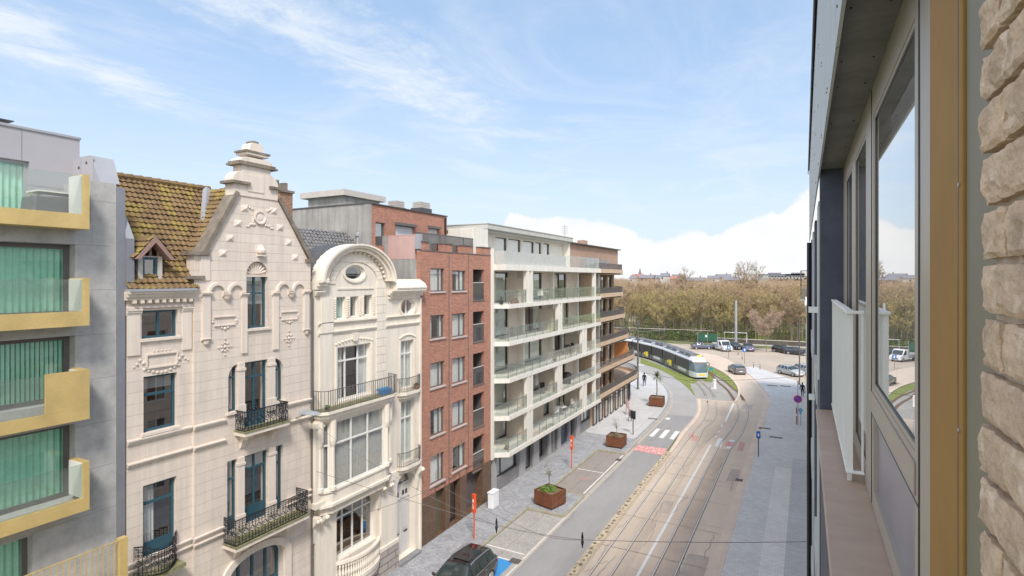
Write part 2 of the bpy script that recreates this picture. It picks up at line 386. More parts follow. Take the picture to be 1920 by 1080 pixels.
M['carblack'] = mat('black_car_paint', (.012,.010,.012), .22, .1, 3, coat=1)
M['carglass'] = mat('car_glass', (.03,.042,.042), .04, .1, 1, spec=.9)
M['headl'] = mat('head_light_lens', (.6,.6,.6), .15, .05, 4)
M['taill'] = mat('tail_light_lens', (.5,.02,.015), .2, .05, 4)
M['lightsteel'] = mat('wheel_alloy', (.45,.45,.46), .35, .05, 4, metal=.6)
# ================================================================== THE GROUND, ROADS AND PAVEMENTS
def zA(pts, z=0): return [G(1180+x/6.75, 740+y/6.75, z) for x, y in pts]
def zT(pts, z=0): return [G(1180+x/7.717, 620+y/7.717, z) for x, y in pts]
def zU(pts, z=0): return [G(1340+x/7.717, 620+y/7.717, z) for x, y in pts]
def smooth(pts, n=4):
    out = []
    for i in range(len(pts)-1):
        p0 = pts[max(i-1,0)]; p1 = pts[i]; p2 = pts[i+1]; p3 = pts[min(i+2,len(pts)-1)]
        for k in range(n):
            t = k/n; out.append(tuple(.5*((2*p1[j])+(-p0[j]+p2[j])*t+(2*p0[j]-5*p1[j]+4*p2[j]-p3[j])*t*t+(-p0[j]+3*p1[j]-3*p2[j]+p3[j])*t**3) for j in (0,1)))
    out.append(pts[-1]); return out
def sheet(mb, poly, z):
    tri = tessellate_polygon([[Vector((x, y, 0)) for x, y in poly]])
    return mb.add([(x, y, z) for x, y in poly], [tuple(t) for t in tri])
def ribbon(mb, pts, w, z, z0=None):       # a band along a line, as a sheet or (z0) a raised strip
    L_, R_ = [], []
    for i, p in enumerate(pts):
        a = pts[max(i-1,0)]; b = pts[min(i+1,len(pts)-1)]; dx, dy = b[0]-a[0], b[1]-a[1]; l = math.hypot(dx,dy) or 1
        L_.append((p[0]-dy/l*w/2, p[1]+dx/l*w/2)); R_.append((p[0]+dy/l*w/2, p[1]-dx/l*w/2))
    for i in range(len(pts)-1):
        q = [L_[i], R_[i], R_[i+1], L_[i+1]]
        if z0 is None: mb.add([(x,y,z) for x,y in q], [(0,1,2,3)])
        else: mb.hexa([(x,y,z0) for x,y in q]+[(x,y,z) for x,y in q])
    return mb
m_ground = mat('far_ground', (.16,.17,.07), .95, .3, .08, .01, 2, spots=(.02,.55,(.20,.17,.11)))
m_lot = mat('car_park_gravel', (.42,.35,.28), .9, .10, .15, .004, 20, spots=(.35,.66,(.34,.29,.24)))
m_asph = mat('grey_asphalt', (.30,.285,.278), .75, .12, .35, .0015, 70, spots=(.5,.66,(.275,.262,.26)), sc3=(1,.25,1))
m_asph2 = mat('pale_worn_asphalt', (.36,.34,.32), .8, .08, .3, .0015, 70)
m_tan = mat('tan_concrete_track_bed', (.50,.41,.325), .8, .14, .45, .0012, 60, spots=(.9,.56,(.45,.37,.31)), grid=(40,4.3,.012,(.36,.30,.25),.05), axes='xy', sc3=(1,.18,1))
m_tan2 = mat('tan_roadway', (.57,.46,.365), .8, .10, .25, .0012, 60, spots=(.8,.58,(.52,.43,.35)), grid=(60,7.1,.014,(.33,.27,.22),.03), axes='xy', sc3=(1,.3,1))
m_pave = mat('small_grey_pavers', (.38,.378,.385), .8, .16, 1.1, .002, 40, grid=(.22,.11,.010,(.24,.24,.25),.22), axes='xy', spots=(.8,.62,(.42,.40,.385)))
m_herr = mat('herringbone_bay_pavers', (.41,.385,.355), .8, .12, .9, .002, 40, grid=(.20,.10,.009,(.30,.28,.26),.15), axes='yx')
m_slab = mat('pale_smooth_pavers', (.54,.525,.51), .75, .08, .5, .001, 40, grid=(.45,.3,.008,(.36,.35,.34),.06), axes='xy')
m_slab2 = mat('light_pavement_slabs', (.57,.555,.54), .75, .07, .4, .001, 40, grid=(.3,.2,.007,(.35,.36,.37),.09), axes='xy')
m_slab3 = mat('pale_pavement_band', (.65,.63,.60), .75, .06, .4, .001, 40, grid=(.3,.2,.007,(.42,.42,.41),.07), axes='xy')
m_slab4 = mat('blue_grey_pavement_band', (.48,.475,.48), .75, .07, .4, .001, 40, grid=(.3,.2,.007,(.29,.30,.33),.08), axes='xy')
m_kerb = mat('kerb_stone', (.44,.40,.35), .85, .12, 2, .002, 30, grid=(.9,50,.01,(.28,.26,.23),.08), axes='yx')
m_kerbm = mat('mossy_kerb_stone', (.33,.30,.20), .9, .25, 3, .003, 30, spots=(2,.5,(.36,.33,.27)))
m_gut = mat('pinkish_gutter_band', (.62,.50,.41), .85, .08, .8, .001, 40)
m_line = mat('road_marking_white', (.72,.70,.67), .7, .05, 4, spots=(3,.60,(.50,.45,.40)))
m_red = mat('faded_red_marking', (.62,.24,.22), .8, .1, 5, spots=(3.2,.50,(.66,.52,.49)))
m_pink = mat('worn_red_marking', (.52,.26,.22), .8, .1, 5, spots=(5,.5,(.50,.38,.31)))
m_rail = mat('worn_rail_steel', (.66,.62,.58), .4, .1, 3, metal=.25)
m_groove = mat('rail_groove', (.13,.10,.08), .8, .2, 3)
m_rust = mat('rusty_rail_bed', (.15,.085,.05), .9, .25, 3)
m_grass = mat('short_grass', (.19,.225,.05), .95, .25, 1.0, .03, 12)
m_med = mat('rubble_verge', (.47,.385,.27), .95, .25, 3, .02, 9, spots=(2.5,.58,(.56,.50,.40)))
m_blue = mat('blue_bay_paint', (.045,.26,.56), .7, .08, 4)

struct('ground', sheet(MB(), [(-3000,-50),(3000,-50),(3000,5000),(-3000,5000)], -.03), m_ground)
struct('car_park', sheet(MB(), [(-70,84),(-30,104),(-10,86),(1,80),(60,80),(60,131),(-70,131)], -.012), m_lot)
# left kerb line: parking bays, then a widened pavement and the curve
kerbL = smooth(zA([(-80,740),(130,550),(340,345),(440,240),(500,140),(515,80)], .1)+zT([(590,920),(540,820),(440,730),(300,640),(200,590),(60,545)], .1))
kl = [(-13.55, 19)]+[p for p in kerbL if p[1] > 49.6]
kl += [(-33, 99.5), (-60, 112)]
lane_r = [(-10.7, 14), (-10.7, 49.3)]+smooth(zA([(640,480),(780,330),(845,230),(855,140),(850,60)])+zT([(930,930),(880,850),(760,750),(600,640),(420,550),(160,470)]))+[(-40,105.5),(-64,117)]
lane_r = [p for i, p in enumerate(lane_r) if i < 2 or p[1] > 50]
struct('asphalt_lane', sheet(MB(), [(-13.55,14)]+kl[1:]+lane_r[::-1], 0), m_asph)
lo = [p for p in lane_r if p[1] > 57]
pale = sheet(MB(), [p for p in kl if p[1] > 62 and p[0] > -60]+[p for p in lo[::-1] if p[1] > 62], .004)
struct('pale_asphalt', pale, m_asph2)
# tram bed and right-hand roadway
outer = smooth(zU([(790,1000),(770,930),(700,850),(620,750),(520,660),(430,590),(330,500),(0,350)])+[(-26,119),(-40,123),(-70,134)], 3)
rr = [(-3.95,10),(-3.85,51.2),(-3.8,66)]+outer
isl_o = smooth(zA([(1345,90),(1375,50)])+zU([(350,940),(355,870),(330,800),(260,710),(150,620),(0,540)])+zT([(1080,480),(1000,440),(800,370),(500,260)])+[(-36,117.5)], 3)
isl_b = zA([(1345,90),(1250,88),(1120,82),(1000,70),(850,48)])
struct('roadway', sheet(MB(), [(-9.9,10),(-9.9,60)]+[(-10.9,73)]+isl_b[::-1][1:-1]+isl_o+[(-60,129.5)]+rr[::-1], .0), m_tan2)
struct('track_bed', sheet(MB(), [(-10.35,10),(-10.35,49)]+[p for p in lane_r if 50 < p[1] < 76]+isl_b[::-1]+[(-7.0,66),(-8.1,50),(-8.1,10)], .004), m_tan)
struct('tram_lane_strip', sheet(MB(), [(-6.75,10),(-5.85,10),(-5.85,52),(-6.75,52)], .008), mat('reddish_track_concrete', (.50,.39,.305), .8, .12, .5, .001, 60))
isl = isl_b[::-1]+isl_o+[(-40,108.5)]+[p for p in lane_r if p[1] > 75 and p[0] > -39][::-1]
struct('tram_island', sheet(MB(), isl, .012), mat('island_paving', (.33,.31,.28), .85, .12, .5, .002, 30))
gr = MB()
sheet(gr, smooth([G(1330,716)]+zU([(20,640),(150,735),(245,820),(325,880),(335,800),(255,715),(150,630),(0,550)])+zT([(1080,490),(1000,450),(800,380),(500,270)]), 3)+zT([(560,330),(1000,540)]), .03)
sheet(gr, [(x,y) for x,y in zT([(160,395),(1000,720),(935,770),(880,760),(900,840),(960,950),(930,930),(870,850),(750,750),(600,645),(420,555),(160,470)])], .034)
sheet(gr, zT([(1000,590),(1060,615),(1215,705),(1190,750),(1100,745),(1040,700)]), .038)
tag(gr.obj('island_grass', m_grass), 'short green grass growing in strips beside the tram rails', None, None, 'stuff')
gb = MB()
def tuft(mb, x, y, z, h, n=3):
    for _ in range(n):
        a = random.uniform(0, 6.28); dx, dy = math.cos(a)*.03, math.sin(a)*.03; lx, ly = random.uniform(-.06,.06), random.uniform(-.06,.06)
        mb.add([(x-dx,y-dy,z),(x+dx,y+dy,z),(x+lx,y+ly,z+h*random.uniform(.6,1.2))], [(0,1,2)])
# gutters, kerbs
g = MB(); ribbon(g, [(-3.95-.24,10),(-3.87-.24,51),(-3.85-.24,66)]+[(x-.22,y-.08) for x,y in outer], .42, .008); struct('gutter', g, m_gut)
g = MB(); ribbon(g, [(-13.4,14),(-13.4,48.8)], .3, .008); ribbon(g, [(x+.18,y) for x,y in kl[1:]], .34, .008); struct('left_gutter', g, mat('pale_gutter', (.43,.385,.33), .85, .1, 2, .001, 40))
g = MB(); ribbon(g, isl_o, .3, .12, -.02); ribbon(g, isl_b, .14, .05, -.02); struct('island_kerb', g, m_gut)
g = MB(); ribbon(g, [(-10.5,10),(-10.5,48.8)], .42, .07, -.02); struct('rubble_strip', g, m_med)
rk = MB()
yy = 16.0
while yy < 48.6:
    rk.blob((-10.5+random.uniform(-.09,.09), yy, .06), random.uniform(.06,.13), 1, (1,1.2,.7), .15)
    for _ in range(random.choice((0,0,1,2))): tuft(rk.mat(1), -10.5+random.uniform(-.2,.2), yy+random.uniform(-.2,.2), .06, .12)
    rk.mat(0); yy += random.uniform(.3,.75)
tag(rk.obj('verge_stones', [mat('dark_verge_stone', (.17,.14,.11), .9, .3, 5), M['leafl']]), 'small dark stones and tufts along the rubble strip beside the asphalt lane', None, None, 'stuff')
g = MB(); ribbon(g, [(x+.30,y) for x,y in [(-10.65,49)]+[p for p in lane_r if p[1] > 50]], .32, .008); struct('lane_border', g, m_gut)
# pavements, raised a step
pl = [(-30,5),(-16.1,5),(-16.1,32.4),(-13.5,32.4),(-13.5,36.0),(-16.1,36.0),(-16.1,46.4),(-13.7,46.4)]+kl[1:]+[(-62,110),(-62,60),(-30,40)]
def grow(pts): return pts
struct('left_pavement', sheet(MB(), pl, .10), m_pave)
k = MB(); line = [(-16.1,14),(-16.1,32.4),(-13.5,32.4),(-13.5,36.0),(-16.1,36.0),(-16.1,46.4),(-13.7,46.4)]
for a, b in zip(line[:-1], line[1:]): ribbon(k, [a, b], .16, .112, -.03)
struct('bay_kerb', k, m_kerbm)
k = MB(); ribbon(k, [(-13.62,46.4)]+[p for p in kl[1:]], .16, .112, -.03); struct('left_kerb', k, m_kerb)
struct('pavement_forecourt', sheet(MB(), [(-18.9,51),(-14.2,51)]+[(x-.35,y) for x,y in kl[1:] if y > 51.5 and y < 96]+[(-30,95),(-30,80)], .106), m_slab)
rp = [(-3.87,5),(-3.80,51),(-3.75,66)]+[(x+.1,y+.05) for x,y in outer if y < 101]+[(-7.6,103)]+[(1.5,87),(6,85),(6,5)]
struct('right_pavement', sheet(MB(), rp, .06), m_slab2)
k = MB(); ribbon(k, [(-3.87,5),(-3.80,51),(-3.75,66)]+[(x+.06,y) for x,y in outer if y < 101], .14, .075, -.03); struct('right_kerb', k, m_gut)
struct('pavement_band', sheet(MB(), [(-2.15,5),(-1.02,5),(-.86,49),(-2.05,49)], .064), m_slab3)
struct('pavement_edge_band', sheet(MB(), [(-1.02,5),(.9,5),(.9,52),(-.86,52)], .068), m_slab4)
# parking bays
struct('paved_bay', sheet(MB(), [(-16.02,14),(-13.55,14),(-13.55,32.3),(-16.02,32.3)], .004), m_herr)
struct('parking_bay', sheet(MB(), [(-16.02,36.1),(-13.55,36.1),(-13.55,46.3),(-16.02,46.3)], .004), mat('brown_grey_bay', (.29,.255,.225), .85, .1, .8, .001, 60))
ln = MB()
def strip(x0, y0, x1, y1, w, z): ribbon(ln, [(x0,y0),(x1,y1)], w, z)
strip(-13.75,36.6,-13.75,46.2,.10,.012); strip(-16,41.2,-13.7,41.2,.10,.012); strip(-13.42,24,-13.42,36,.05,.016)
strip(-16,27.0,-13.6,27.0,.10,.012)
strip(-7.5,12,-7.55,52.8,.16,.016)
for q in [[(345,430),(395,435),(300,535),(245,525)], [(455,445),(520,450),(430,555),(370,545)], [(580,462),(640,468),(560,572),(505,562)],
          [(1130,548),(1195,555),(1160,665),(1080,655)], [(1270,570),(1335,578),(1325,600),(1265,595)], [(1235,655),(1300,660),(1290,690),(1225,680)]]:
    sheet(ln, zA(q), .016)
for q in [[(1310,110),(1335,112),(1222,345),(1205,340)], [(1165,380),(1185,383),(1172,410),(1155,406)], [(1128,455),(1146,458),(1130,485),(1116,482)], [(1090,520),(1112,523),(1100,545),(1082,540)]]:
    sheet(ln, zA(q), .016)
ln.m = [0]*len(ln.f)
struct('road_markings', ln, m_line)
def zUq(pts): return zU(pts)
rd = MB(); q = zA([(115,635),(480,685),(420,770),(35,700)]); sheet(rd, q, .012)
sheet(rd, zA([(1225,600),(1355,600),(1340,655),(1205,645)]), .012); struct('red_markings', rd, m_red)
wz = MB()                                  # white teeth worn into the red band
A, B, Cc, D = [Vector(p) for p in q]
for i in range(9):
    u0 = (i+.2)/9.4; u1 = (i+.62)/9.4
    for v0, v1, s in ((.12,.42,0), (.55,.9,.35)):
        pt = lambda u, v: tuple((A.lerp(B, min(1,u+s/9.4)).lerp(D.lerp(Cc, min(1,u+s/9.4)), v)))
        sheet(wz, [pt(u0,v0), pt(u1,v0+.06), pt(u1-.02,v1), pt(u0+.01,v1-.08)], .016)
struct('white_teeth_marking', wz, mat('worn_white_on_red', (.68,.50,.47), .8, .1, 5, spots=(4,.5,(.62,.30,.28))))
pk = MB(); sheet(pk, zA([(800,515),(915,530),(860,595),(790,585)]), .012); sheet(pk, zA([(1400,600),(1465,615),(1430,720),(1365,705)]), .012)
sheet(pk, zA([(760,495),(830,500),(790,540),(740,535)]), .012)
struct('worn_markings', pk, m_pink)
struct('red_bay_mark', sheet(MB(), [(-15.0,39.0),(-14.5,39.1),(-14.4,39.7),(-14.9,39.5)], .012), mat('faint_red', (.40,.24,.22), .9, .1, 6))
struct('blue_bay', sheet(MB(), [(-15.9,20),(-13.75,20),(-13.75,26.0),(-15.9,26.0)], .010), m_blue)
ln2 = MB(); ribbon(ln2, [(-15.95,26.08),(-13.7,26.08)], .1, .014); struct('bay_end_line', ln2, m_line)
sheet_t = MB(); sheet(sheet_t, zA([(470,290),(520,295),(505,320),(450,312)]), .012); struct('pale_patch', sheet_t, m_line)
# rails: a running surface with a dark groove beside it
rail1a = [(-9.72,8),(-9.72,54.4)]+smooth(zA([(930,330),(990,200),(985,80)])+zT([(1125,1040),(1090,910),(1010,800),(900,700)]), 4)
rail1b = [(-8.72,8),(-8.74,52),(-9.0,58.5)]+smooth(zA([(1070,330),(1100,230),(1090,90)])+zT([(1240,990),(1180,880),(1090,790),(1000,710)]), 4)
rail2a = [(-6.85,8),(-6.85,54)]+smooth(zA([(1290,450),(1370,290),(1380,180),(1355,110)])+zU([(280,1000),(200,880),(130,810),(30,730)])+zT([(1180,640),(1050,580)]), 4)
rail2b = [(-5.85,8),(-5.85,52)]+smooth(zA([(1420,500),(1495,300),(1490,170),(1435,50)])+zU([(330,890),(250,830),(150,740),(0,650)])+zT([(1180,615),(1030,545)]), 4)
# centre line of the near track, carried on behind the tram
track1 = [(-9.2,8),(-9.25,50)]+smooth([((a[0]+b[0])/2, (a[1]+b[1])/2) for a, b in zip(zA([(930,330),(990,200),(985,80)])+zT([(1125,1040),(1090,910),(1010,800)]), zA([(1070,330),(1095,210),(1090,90)])+zT([(1235,990),(1190,890),(1110,800)]))], 4)
rl = MB(); gv = MB(); rb = MB()
for r_ in (rail1a, rail1b, rail2a, rail2b):
    ribbon(rl, r_, .06, .022); ribbon(gv, [(x+.055,y) for x,y in r_], .035, .018); ribbon(gv, [(x-.042,y) for x,y in r_], .016, .018)
for r_ in (rail1a, rail1b): ribbon(rb, [p for p in r_ if p[1] > 74], .26, .016)
for r_ in (rail2a, rail2b): ribbon(rb, [p for p in r_ if p[1] > 73], .36, .034)
struct('tram_rails', rl, m_rail); struct('rail_grooves', gv, m_groove); struct('rail_beds', rb, m_rust)
# small iron covers in the surface
def cover(px, py, w, l, z, label):
    x, y = G(px, py, z); tag(MB().box(x-w/2,x+w/2,y-l/2,y+l/2,z-.01,z+.012).obj('drain_cover', mat('iron_cover', (.11,.09,.08), .8, .2, 8)), label, 'drain cover')
cover(1160,862,.45,.6,.012,'dark iron drain cover at the edge of the asphalt lane below the red band')
cover(1386,900,.5,.5,.012,'dark drain cover in the pinkish gutter of the right-hand road')
cover(966,1052-0,.6,.5,.012,'rusty drain cover by the end of the blue parking bay')
cover(1224,785,1.0,.35,.11,'long flat cover set in the pavement beside the palm planter')
cover(1448,723,1.3,.5,.07,'nearer grey cover in the right pavement by the bend')
cover(1473,724,1.3,.5,.07,'grey cover in the right pavement nearest the walker in black')
cover(1434,803,1.1,.4,.07,'grey cover in the right pavement just behind the blue post sign')
cover(1455,820,1.1,.4,.07,'grey cover in the right pavement at the start of the pale band')
pt_ = MB()
for x0, y0, x1, y1 in ((-5.7,27,-4.5,31.5),(-8.5,36,-7.75,38.2),(-5.2,44,-4.4,47),(-6.5,69,-5.4,72),(-9.6,61,-8.4,62.2)):
    sheet(pt_, [(x0,y0),(x1,y0+.1),(x1-.05,y1),(x0+.05,y1-.1)], .010)
struct('repair_patches', pt_, mat('darker_repair_patch', (.44,.365,.31), .85, .15, .8, .0015, 60))
ck = MB(); rk_ = random.Random(3)
for k in range(26):
    x0, y0 = rk_.choice(((-8.5,-7.7),(-5.6,-4.4),(-13.2,-11.2),(-6.7,-5.95),(-10.2,-8.0)))[0]+rk_.random()*1.0, rk_.uniform(22, 60); pts = [(x0,y0)]
    for j in range(7): pts.append((pts[-1][0]+rk_.uniform(-.12,.2), pts[-1][1]+rk_.uniform(.1,.7)))
    ribbon(ck, pts, .022, .020)
struct('surface_cracks', ck, mat('dark_crack_seal', (.20,.165,.14), .9, .1, 3))
jt = MB()
for y in (21.5,25.9,30.1,34.6,39.2,43.5,47.9): ribbon(jt, [(-10.25,y),(-8.2,y+.05),(-4.4,y+.02)], .03, .0205)
struct('slab_joints', jt, mat('joint_seal', (.27,.225,.19), .9, .1, 3))
# ================================================================== FACADE PIECES
def archpoly(a0, a1, z0, zs, zt, n=14):
    c = (a0+a1)/2; r = (a1-a0)/2
    return [(a0,z0),(a1,z0)]+[(c+r*math.cos(math.pi*i/n), zs+(zt-zs)*math.sin(math.pi*i/n)) for i in range(n+1)]
def rectp(a0, a1, z0, z1): return [(a0,z0),(a1,z0),(a1,z1),(a0,z1)]
def ellp(c, z, ra, rz, n=24): return [(c+ra*math.cos(2*math.pi*i/n), z+rz*math.sin(2*math.pi*i/n)) for i in range(n)]
def inset(poly, d):
    a = [p[0] for p in poly]; z = [p[1] for p in poly]; ca, cz = (min(a)+max(a))/2, (min(z)+max(z))/2
    sa = 1-2*d/(max(a)-min(a)); sz = 1-2*d/(max(z)-min(z)); return [(ca+(p[0]-ca)*sa, cz+(p[1]-cz)*sz) for p in poly]
def pleat(mb, fr, a0, a1, z0, z1, o, per=.16, amp=.035):
    n = max(2, int((a1-a0)/per*4)); vs = []
    for i in range(n+1):
        a = a0+(a1-a0)*i/n; oo = o+amp*math.sin((a-a0)/per*2*math.pi)+amp*.4*math.sin(a*7.3)
        vs += [fr.p(a, z0, oo), fr.p(a, z1, oo)]
    return mb.add(vs, [(2*i, 2*i+2, 2*i+3, 2*i+1) for i in range(n)])
def window(parent, fr, poly, o, rec=.2, fm='lightframe', gm='glass', vm=(), hm=(), fw=.06, sill=None, curt=None, cm='curtain', name='window', label=None, panel=0, sillout=.08):
    a = [p[0] for p in poly]; z = [p[1] for p in poly]; a0, a1, z0, z1 = min(a), max(a), min(z), max(z)
    def ztop(s):
        if len(poly) == 4: return z1
        best = z1
        for i in range(len(poly)):
            p, q = poly[i], poly[(i+1)%len(poly)]
            if min(p[0],q[0]) <= s <= max(p[0],q[0]) and p[0] != q[0]:
                zz = p[1]+(q[1]-p[1])*(s-p[0])/(q[0]-p[0])
                if zz > (z0+z1)/2: best = zz
        return best
    fo = o-rec
    mb = MB().wall(fr, poly, [inset(poly, fw)], fo, .08)
    for v in vm:
        s = a0+(a1-a0)*v; mb.fb(fr, s-fw*.5, s+fw*.5, z0+fw*.9, ztop(s)-fw*.9, fo-.07, fo-.006)
    for h in hm:
        s = z0+(z1-z0)*h; mb.fb(fr, a0+fw*.9, a1-fw*.9, s-fw*.5, s+fw*.5, fo-.07, fo-.003)
    if panel: mb.fb(fr, a0+fw*.9, a1-fw*.9, z0+fw*.9, z0+panel, fo-.065, fo-.02)
    w = mb.obj(name, M[fm] if isinstance(fm, str) else fm, parent)
    if label: w['label'] = label
    ip = inset(poly, fw*.8)
    MB().wall(fr, ip, [], fo-.045, .006).obj('pane', M[gm], w)
    if sill: MB().fb(fr, a0-.08, a1+.08, z0-.09, z0-.001, fo+.004, o+sillout).obj('sill', M[sill], w)
    if curt:
        c = MB(); oc = fo-.16
        wd = a1-a0
        if curt == 'full': pleat(c, fr, a0, a1, z0, z1, oc)
        elif curt == 'left': pleat(c, fr, a0, a0+wd*.45, z0, z1, oc)
        elif curt == 'right': pleat(c, fr, a0+wd*.5, a1, z0, z1, oc)
        elif curt == 'sides': pleat(c, fr, a0, a0+wd*.28, z0, z1, oc); pleat(c, fr, a1-wd*.28, a1, z0, z1, oc)
        elif curt == 'blind': c.fb(fr, a0, a1, z0+(z1-z0)*.45, z1, oc-.02, oc)
        elif curt == 'blindlow': c.fb(fr, a0, a1, z0+(z1-z0)*.75, z1, oc-.02, oc)
        elif curt == 'slats':
            n = int(wd/.11)
            for i in range(n): s = a0+(i+.5)*wd/n; c.hexa([fr.p(s-.035,z0,oc-.03),fr.p(s+.03,z0,oc+.02),fr.p(s+.035,z0,oc+.02),fr.p(s-.03,z0,oc-.03),fr.p(s-.035,z1,oc-.03),fr.p(s+.03,z1,oc+.02),fr.p(s+.035,z1,oc+.02),fr.p(s-.03,z1,oc-.03)])
        c.obj('curtain', M[cm], w)
    return w
def band(mb, fr, a0, a1, z0, z1, o, pr):  # a moulding with a stepped section
    h = z1-z0; mb.fb(fr, a0, a1, z0, z0+h*.35, o-.02, o+pr*.45); mb.fb(fr, a0, a1, z0+h*.35, z0+h*.7, o-.02, o+pr*.75); mb.fb(fr, a0, a1, z0+h*.7, z1, o-.02, o+pr); return mb
def ring(mb, fr, a, z, o, r, th=.012, n=12, start=0, end=2*math.pi):
    return mb.tube([fr.p(a+r*math.cos(start+(end-start)*i/n), z+r*math.sin(start+(end-start)*i/n), o) for i in range(n+1)], th, 4)
def seg_frame(p, q):
    dx, dy = q[0]-p[0], q[1]-p[1]; l = math.hypot(dx, dy); f = Frame(p[0], p[1]); f.t = (dx/l, dy/l); f.n = (dy/l, -dx/l); return f, l
def iron(mb, p, q, z0, z1, th=.014):      # scrolled wrought iron between two corners
    f, l = seg_frame(p, q); h = z1-z0
    mb.fb(f, 0, l, z1-.03, z1, -.02, .02); mb.fb(f, 0, l, z0, z0+.02, -.015, .015); mb.fb(f, 0, l, z1-h*.2, z1-h*.2+.015, -.01, .01); mb.fb(f, 0, l, z0+h*.14, z0+h*.14+.015, -.01, .01)
    n = max(1, round(l/.27)); w = l/n
    for i in range(n+1): mb.fb(f, max(0, i*w-.01), min(l, i*w+.01), z0, z1, -.01, .01)
    for i in range(n):
        c = (i+.5)*w; zc = z0+h*.44
        ring(mb, f, c, zc, 0, w*.36, th, 10); ring(mb, f, c, zc+h*.05, 0, w*.2, th, 8); ring(mb, f, c-w*.22, z0+h*.70, 0, w*.15, th*.9, 7); ring(mb, f, c+w*.22, z0+h*.70, 0, w*.15, th*.9, 7)
        ring(mb, f, c-w*.25, z1-h*.1, 0, w*.12, th*.8, 6); ring(mb, f, c+w*.25, z1-h*.1, 0, w*.12, th*.8, 6); ring(mb, f, c, z0+h*.07, 0, h*.05, th*.8, 6)
        mb.fb(f, c-.008, c+.008, z0, zc-w*.3, -.008, .008); mb.fb(f, c-.008, c+.008, zc+w*.3, z1, -.008, .008)
    return mb
def bars(mb, p, q, z0, z1, step=.12, r=.009, sag=0):
    f, l = seg_frame(p, q); n = max(1, round(l/step))
    mb.fb(f, -.01, l+.01, z1-.025, z1, -.02, .02); mb.fb(f, 0, l, z0+.05, z0+.07, -.012, .012)
    for i in range(n+1): a = l*i/n; mb.fb(f, a-r, a+r, z0, z1-.02, -r, r)
    return mb
def lumps(mb, fr, a, z, o, pts, s=.07):   # modelled plaster leaves and knobs
    for da, dz, r in pts:
        p = fr.p(a+da, z+dz, o); mb.blob(p, r, 1, (.55,1,1), .08)
    return mb
def rosette(mb, fr, a, z, o, R=.22):
    pts = [(0,0,R*.25)]+[(R*.5*math.cos(k*math.pi/4), R*.6*math.sin(k*math.pi/4), R*.17) for k in range(8)]+[(R*.95*math.cos(k*math.pi/2+.0), R*1.15*math.sin(k*math.pi/2), R*.16) for k in range(4)]+[(R*.72*math.cos(k*math.pi/2+.78), R*.8*math.sin(k*math.pi/2+.78), R*.11) for k in range(4)]
    return lumps(mb, fr, a, z, o, pts)
def diamond(mb, fr, a, z, o, w=.2):
    p = fr.p; mb.add([p(a-w,z-w*.8,o),p(a+w,z-w*.8,o),p(a+w,z+w*.8,o),p(a-w,z+w*.8,o),p(a,z,o+w*.45)], [(0,1,4),(1,2,4),(2,3,4),(3,0,4)]); return mb
def rcorners(pl, pr, pref, pt, pb, X):
    return Fy(pl, X), Fy(pr, X), Fz(pref, pb, X), Fz(pref, pt, X)
def tileroof(mb, p0, p1, p2, p3, tw=.19, th=.235, amp=.024, clip=None):
    """pantiles from eave p0->p1 up to ridge p3->p2"""
    p0, p1, p2, p3 = map(Vector, (p0, p1, p2, p3))
    W = max((p1-p0).length, (p2-p3).length); Hh = (p3-p0).length; nr = max(2, int(Hh/th)); nc = max(2, int(W/tw))
    nrm = (p1-p0).cross(p3-p0).normalized()
    if nrm.z < 0: nrm = -nrm
    K = 5
    for r in range(nr):
        v0, v1 = r/nr, (r+1.12)/nr; vs = []
        for c in range(nc*K+1):
            u = c/(nc*K); ph = (c % K)/K
            w = amp*(math.sin(ph*2*math.pi)+.35*math.sin(ph*4*math.pi))+noise.noise(Vector((c*.13, r*.7, 0)))*.018
            jit = noise.noise(Vector((c//K*3.1, r*5.7, 2)))*.02
            a = p0.lerp(p1, u); b = p3.lerp(p2, u)
            bot = a.lerp(b, v0)+nrm*(w+.065+jit); top = a.lerp(b, min(1, v1))+nrm*(w+.005+jit); und = a.lerp(b, v0)+nrm*(w+.02)
            vs += [tuple(und), tuple(bot), tuple(top)]
        n = nc*K
        fs = []
        for c in range(n): i = c*3; fs += [(i,i+3,i+4,i+1),(i+1,i+4,i+5,i+2)]
        mb.add(vs, fs)
    return mb
FL = Frame(-19.0, 0)
def shifted(X): return Frame(X, 0)

# ================================================================== MODERN GREY BUILDING WITH GOLD BALCONIES (far left)
XG = -19.0; gy0 = 4.2; gyR = Fy(218, XG)
B = thing('apartment_building', 'grey concrete apartment building with gold fronted balconies and green windows', 'building', (XG, gy0, 0))
fz = []   # window holes
wy1 = Fy(141, XG)
wins = [(rcorners(0,141,0,452,598,XG)), (rcorners(0,141,0,640,775,XG)), (rcorners(0,141,0,822,975,XG))]
holes = [rectp(gy0+.3, wy1, w[2], w[3]) for w in wins]
w5y = Fy(62, XG); w5 = rectp(gy0+.3, w5y, Fz(0,1200,XG), Fz(62,1003,XG))
zt = Fz(218, 345, XG)
zfl0 = Fz(168, 430, -18.25)+.22; ypr = Fy(170, XG)
MB().wall(FL, [(gy0,0),(gyR,0),(gyR,zt),(ypr,zt),(ypr,zfl0),(gy0,zfl0)], holes+[w5], 0, .45).box(XG-1.7,XG-.4505,ypr,ypr+.3,zfl0,zt-.002).obj('wall', M['conc2'], B)
MB().box(XG-9, XG-1.6, gy0, gyR+.5, 0, zfl0-.1).box(XG-1.6, XG-.45, gyR-.02, gyR+.4, 0, zt-.4).obj('room_wall', M['room'], B)
for i, w in enumerate(wins):
    window(B, FL, holes[i], 0, .34, 'taupe', 'ggreen', (), (), .13, None, ('full','slats','full')[i], 'curtgreen')
window(B, FL, w5, 0, .34, 'taupe', 'ggreen', (), (), .10, None, 'full', 'curtgreen')
